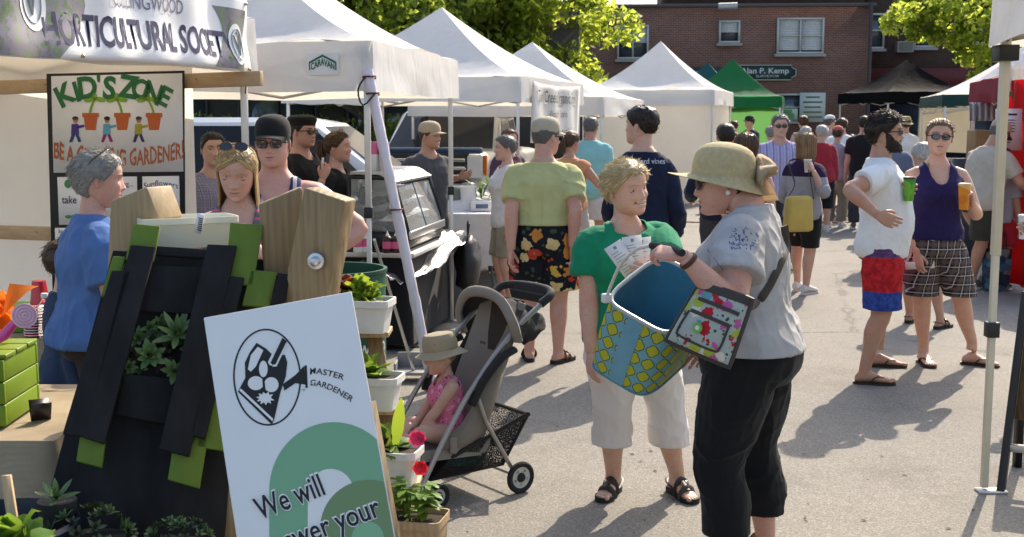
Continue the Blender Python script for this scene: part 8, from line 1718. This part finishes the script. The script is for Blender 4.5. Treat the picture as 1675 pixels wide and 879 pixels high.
def extra(label, px, Y, yaw, H, sex, hair, top, bot, fat=1.08, hem=.06, sleeve=.6, hs='short', sk='fair', hat=None, shoes=None, vox=.015, skirt=False, arms=None, glasses=False, lean=0, head=(0, 0, 0), topname='shirt', hn=300, end=-1.1, eyes=True, legs=None):
    p = Person(label, at(px, Y), yaw, H, sex, fat, sk, vox, lean=lean, head=head, arms=arms, legs=legs, group='shoppers in the crowd beyond the open aisle'); p.hair(hs, hair, thick=.13, n=hn, seed=int(px) % 50, end=end, bun=(0, 1.0, .7, .28)); p.body(eyes=eyes)
    p.top(top, sleeve=sleeve, hem=.47, name=topname, loose=.015); p.bottom(bot, hem=hem, skirt=.3 if skirt else False, name='skirt' if skirt else 'trousers', loose=.025)
    if hat: p.hat(*hat)
    if glasses: p.glasses('sun')
    p.shoes('shoe', shoes or GSH, WSO); return p
akimbo = {'R': dict(to=(-.17, .02, .95), world=False, pole=(-1, .6, .1))}
lav = extra('man in sunglasses and a pale lavender shirt facing this way', 1276, 13.6, -4, 1.76, 'm', 'salt', m_stripes('lavender', [(.40, .38, .52), (.36, .33, .50), (.44, .42, .55), (.24, .20, .42)], .07, 0), DKG, 1.1, vox=.012, glasses=True)
red = extra('white-haired woman in a red jacket and black cropped trousers seen from behind', 1345, 18.6, 176, 1.63, 'f', 'white', cloth('jacket red', (.33, .028, .04)), BLK, 1.2, hem=.22, sleeve=1.85, shoes=WSH, topname='jacket', hn=260, legs={'L': dict(out=.075), 'R': dict(out=.075)})
extra('white-haired woman in a bright blue top left of the red jacket', 1319, 20.2, 172, 1.60, 'f', 'white', cloth('royal blue', (.03, .08, .34)), DKG, 1.1, hn=220)
extra('woman with a dark bun in a tan strappy top in the far crowd', 1314, 23.0, 178, 1.79, 'f', 'brown', cloth('tan top', (.34, .23, .15)), DKG, sleeve=.15, hs='tied')
extra('grey-haired person between the lavender shirt and the green tent', 1262, 18.2, 170, 1.62, 'f', 'grey', cloth('heather lilac', (.28, .26, .32)), DKG, hn=200)
extra('man in a white cap facing the far tents', 1356, 23.4, 120, 1.79, 'm', 'salt', cloth('sand shirt', (.40, .33, .25)), KHA, hat=('cap', cloth('cap white', (.66, .65, .62))))
wtb = extra('man in a white tee and black shorts seen from behind in the far crowd', 1377, 21.0, 180, 1.745, 'm', 'brown', TEE_W, BLK, 1.1, hem=.30)
extra('woman in a grey tee and khaki trousers with her elbow out beside the red jacket', 1371, 19.4, 150, 1.60, 'f', 'brown', cloth('grey lilac tee', (.33, .32, .38)), KHA, arms=akimbo, shoes=WSH, hat=('cap', cloth('cap red white', (.45, .12, .10))))
extra('person in a pink top and black leggings near the railing', 1394, 22.0, 150, 1.45, 'f', 'brown', cloth('pink top', (.55, .16, .20)), BLK, hs='bob', arms={'R': dict(out=.08, fwd=-.2, down=.02), 'L': dict(out=.05)}, glasses=True)
extra('dark-haired man in black partly behind the bearded man', 1414, 19.0, 160, 1.77, 'm', 'dark', BLK, DKG)
extra('stall holder in a dark cap working under the green tent', 1227, 27.6, -60, 1.80, 'm', 'dark', cloth('dark green tee', (.02, .035, .04)), DKG, hat=('cap', cloth('cap dark', (.02, .03, .03))), arms={'R': dict(out=.04, fwd=-.2, down=.15), 'L': dict(out=.04, fwd=-.2, down=.15)})
extra('shopper with dark hair at the left edge of the green tent', 1201, 26.5, 160, 1.70, 'm', 'brown', cloth('brick tee', (.30, .10, .06)), DKG)
sh = extra('woman in a straw hat, white shirt and long black skirt at the black tent', 1482, 22.0, 176, 1.76, 'f', 'brown', TEE_W, BLK, hem=.08, skirt=True, hat=('bucket', STRAWm), topname='blouse')
extra('brown-haired shopper just left of the woman in the purple tank top', 1461, 14.0, 175, 1.635, 'f', 'brown', cloth('dusty blue', (.14, .17, .24)), DKG, hs='bob')
extra('shopper with a grey bob in a dark jacket near the black tent', 1452, 17.2, 165, 1.66, 'f', 'salt', cloth('dark jacket', (.03, .03, .035)), DKG, sleeve=1.8, hs='bob')
bgm = Person('man in a beige cap, beige tee and dark shorts leaning over the right-hand stall', at(1608, 11.9), 118, 1.73, 'm', 1.12, 'tan', .011, lean=16, head=(0, 14, 0), arms={'R': dict(out=.06, fwd=-.2, down=.2), 'L': dict(out=.05, fwd=-.25, down=.18)}, legs={'R': dict(to=G(1590, 473), toe=0), 'L': dict(to=G(1622, 462), toe=0)}); bgm.hair('short', 'salt', n=160, thick=.05, length=.08); bgm.body(); bgm.hat('cap', cloth('cap beige', (.42, .33, .22)), DKG); bgm.top(cloth('tee beige', (.44, .39, .31)), hem=.48, sleeve=.62, loose=.025, name='tee_shirt'); bgm.bottom(cloth('olive shorts', (.045, .045, .035)), hem=.30, loose=.04, name='shorts'); bgm.shoes('shoe', GSH, WSO)
kd = Person('child in a grey tee and red shorts beside the stooping man in beige', at(1640, 12.1), 140, 1.40, 'm', 1.0, 'tan', .012, hs=1.2); kd.hair('short', 'brown', n=150); kd.body(); kd.top(cloth('tee grey', (.33, .32, .34)), sleeve=.6); kd.bottom(cloth('red shorts', (.36, .02, .03)), hem=.32, loose=.03, name='shorts'); kd.shoes('shoe', GSH, WSO)
fr_ = Person('shopper at the right edge holding a white cup, in yellow shorts', at(1752, 7.35), -62, 1.66, 'f', 1.1, 'tan', .009, arms={'R': dict(to=P(1694, 385, 7.2), pole=(-.5, .5, -.7), dir=(-.7, -.3, .55), palm=(.1, .8, -.1), curl=45), 'L': dict(out=.05)}); fr_.hair('bob', 'brown', n=150); fr_.body(); fr_.top(TEE_W, sleeve=.5); fr_.bottom(cloth('yellow shorts', (.52, .38, .03)), hem=.30, name='shorts', loose=.03); fr_.shoes('shoe', GSH, RUB)
paper_cup('c', fr_.handpt('R', 0, .07, .045), .14, .040, WHITEP, 'white paper cup with a straw at the right edge', WHITEP)
# ---------------------------------------------------------------- done
bpy.data.scenes.remove(TS)
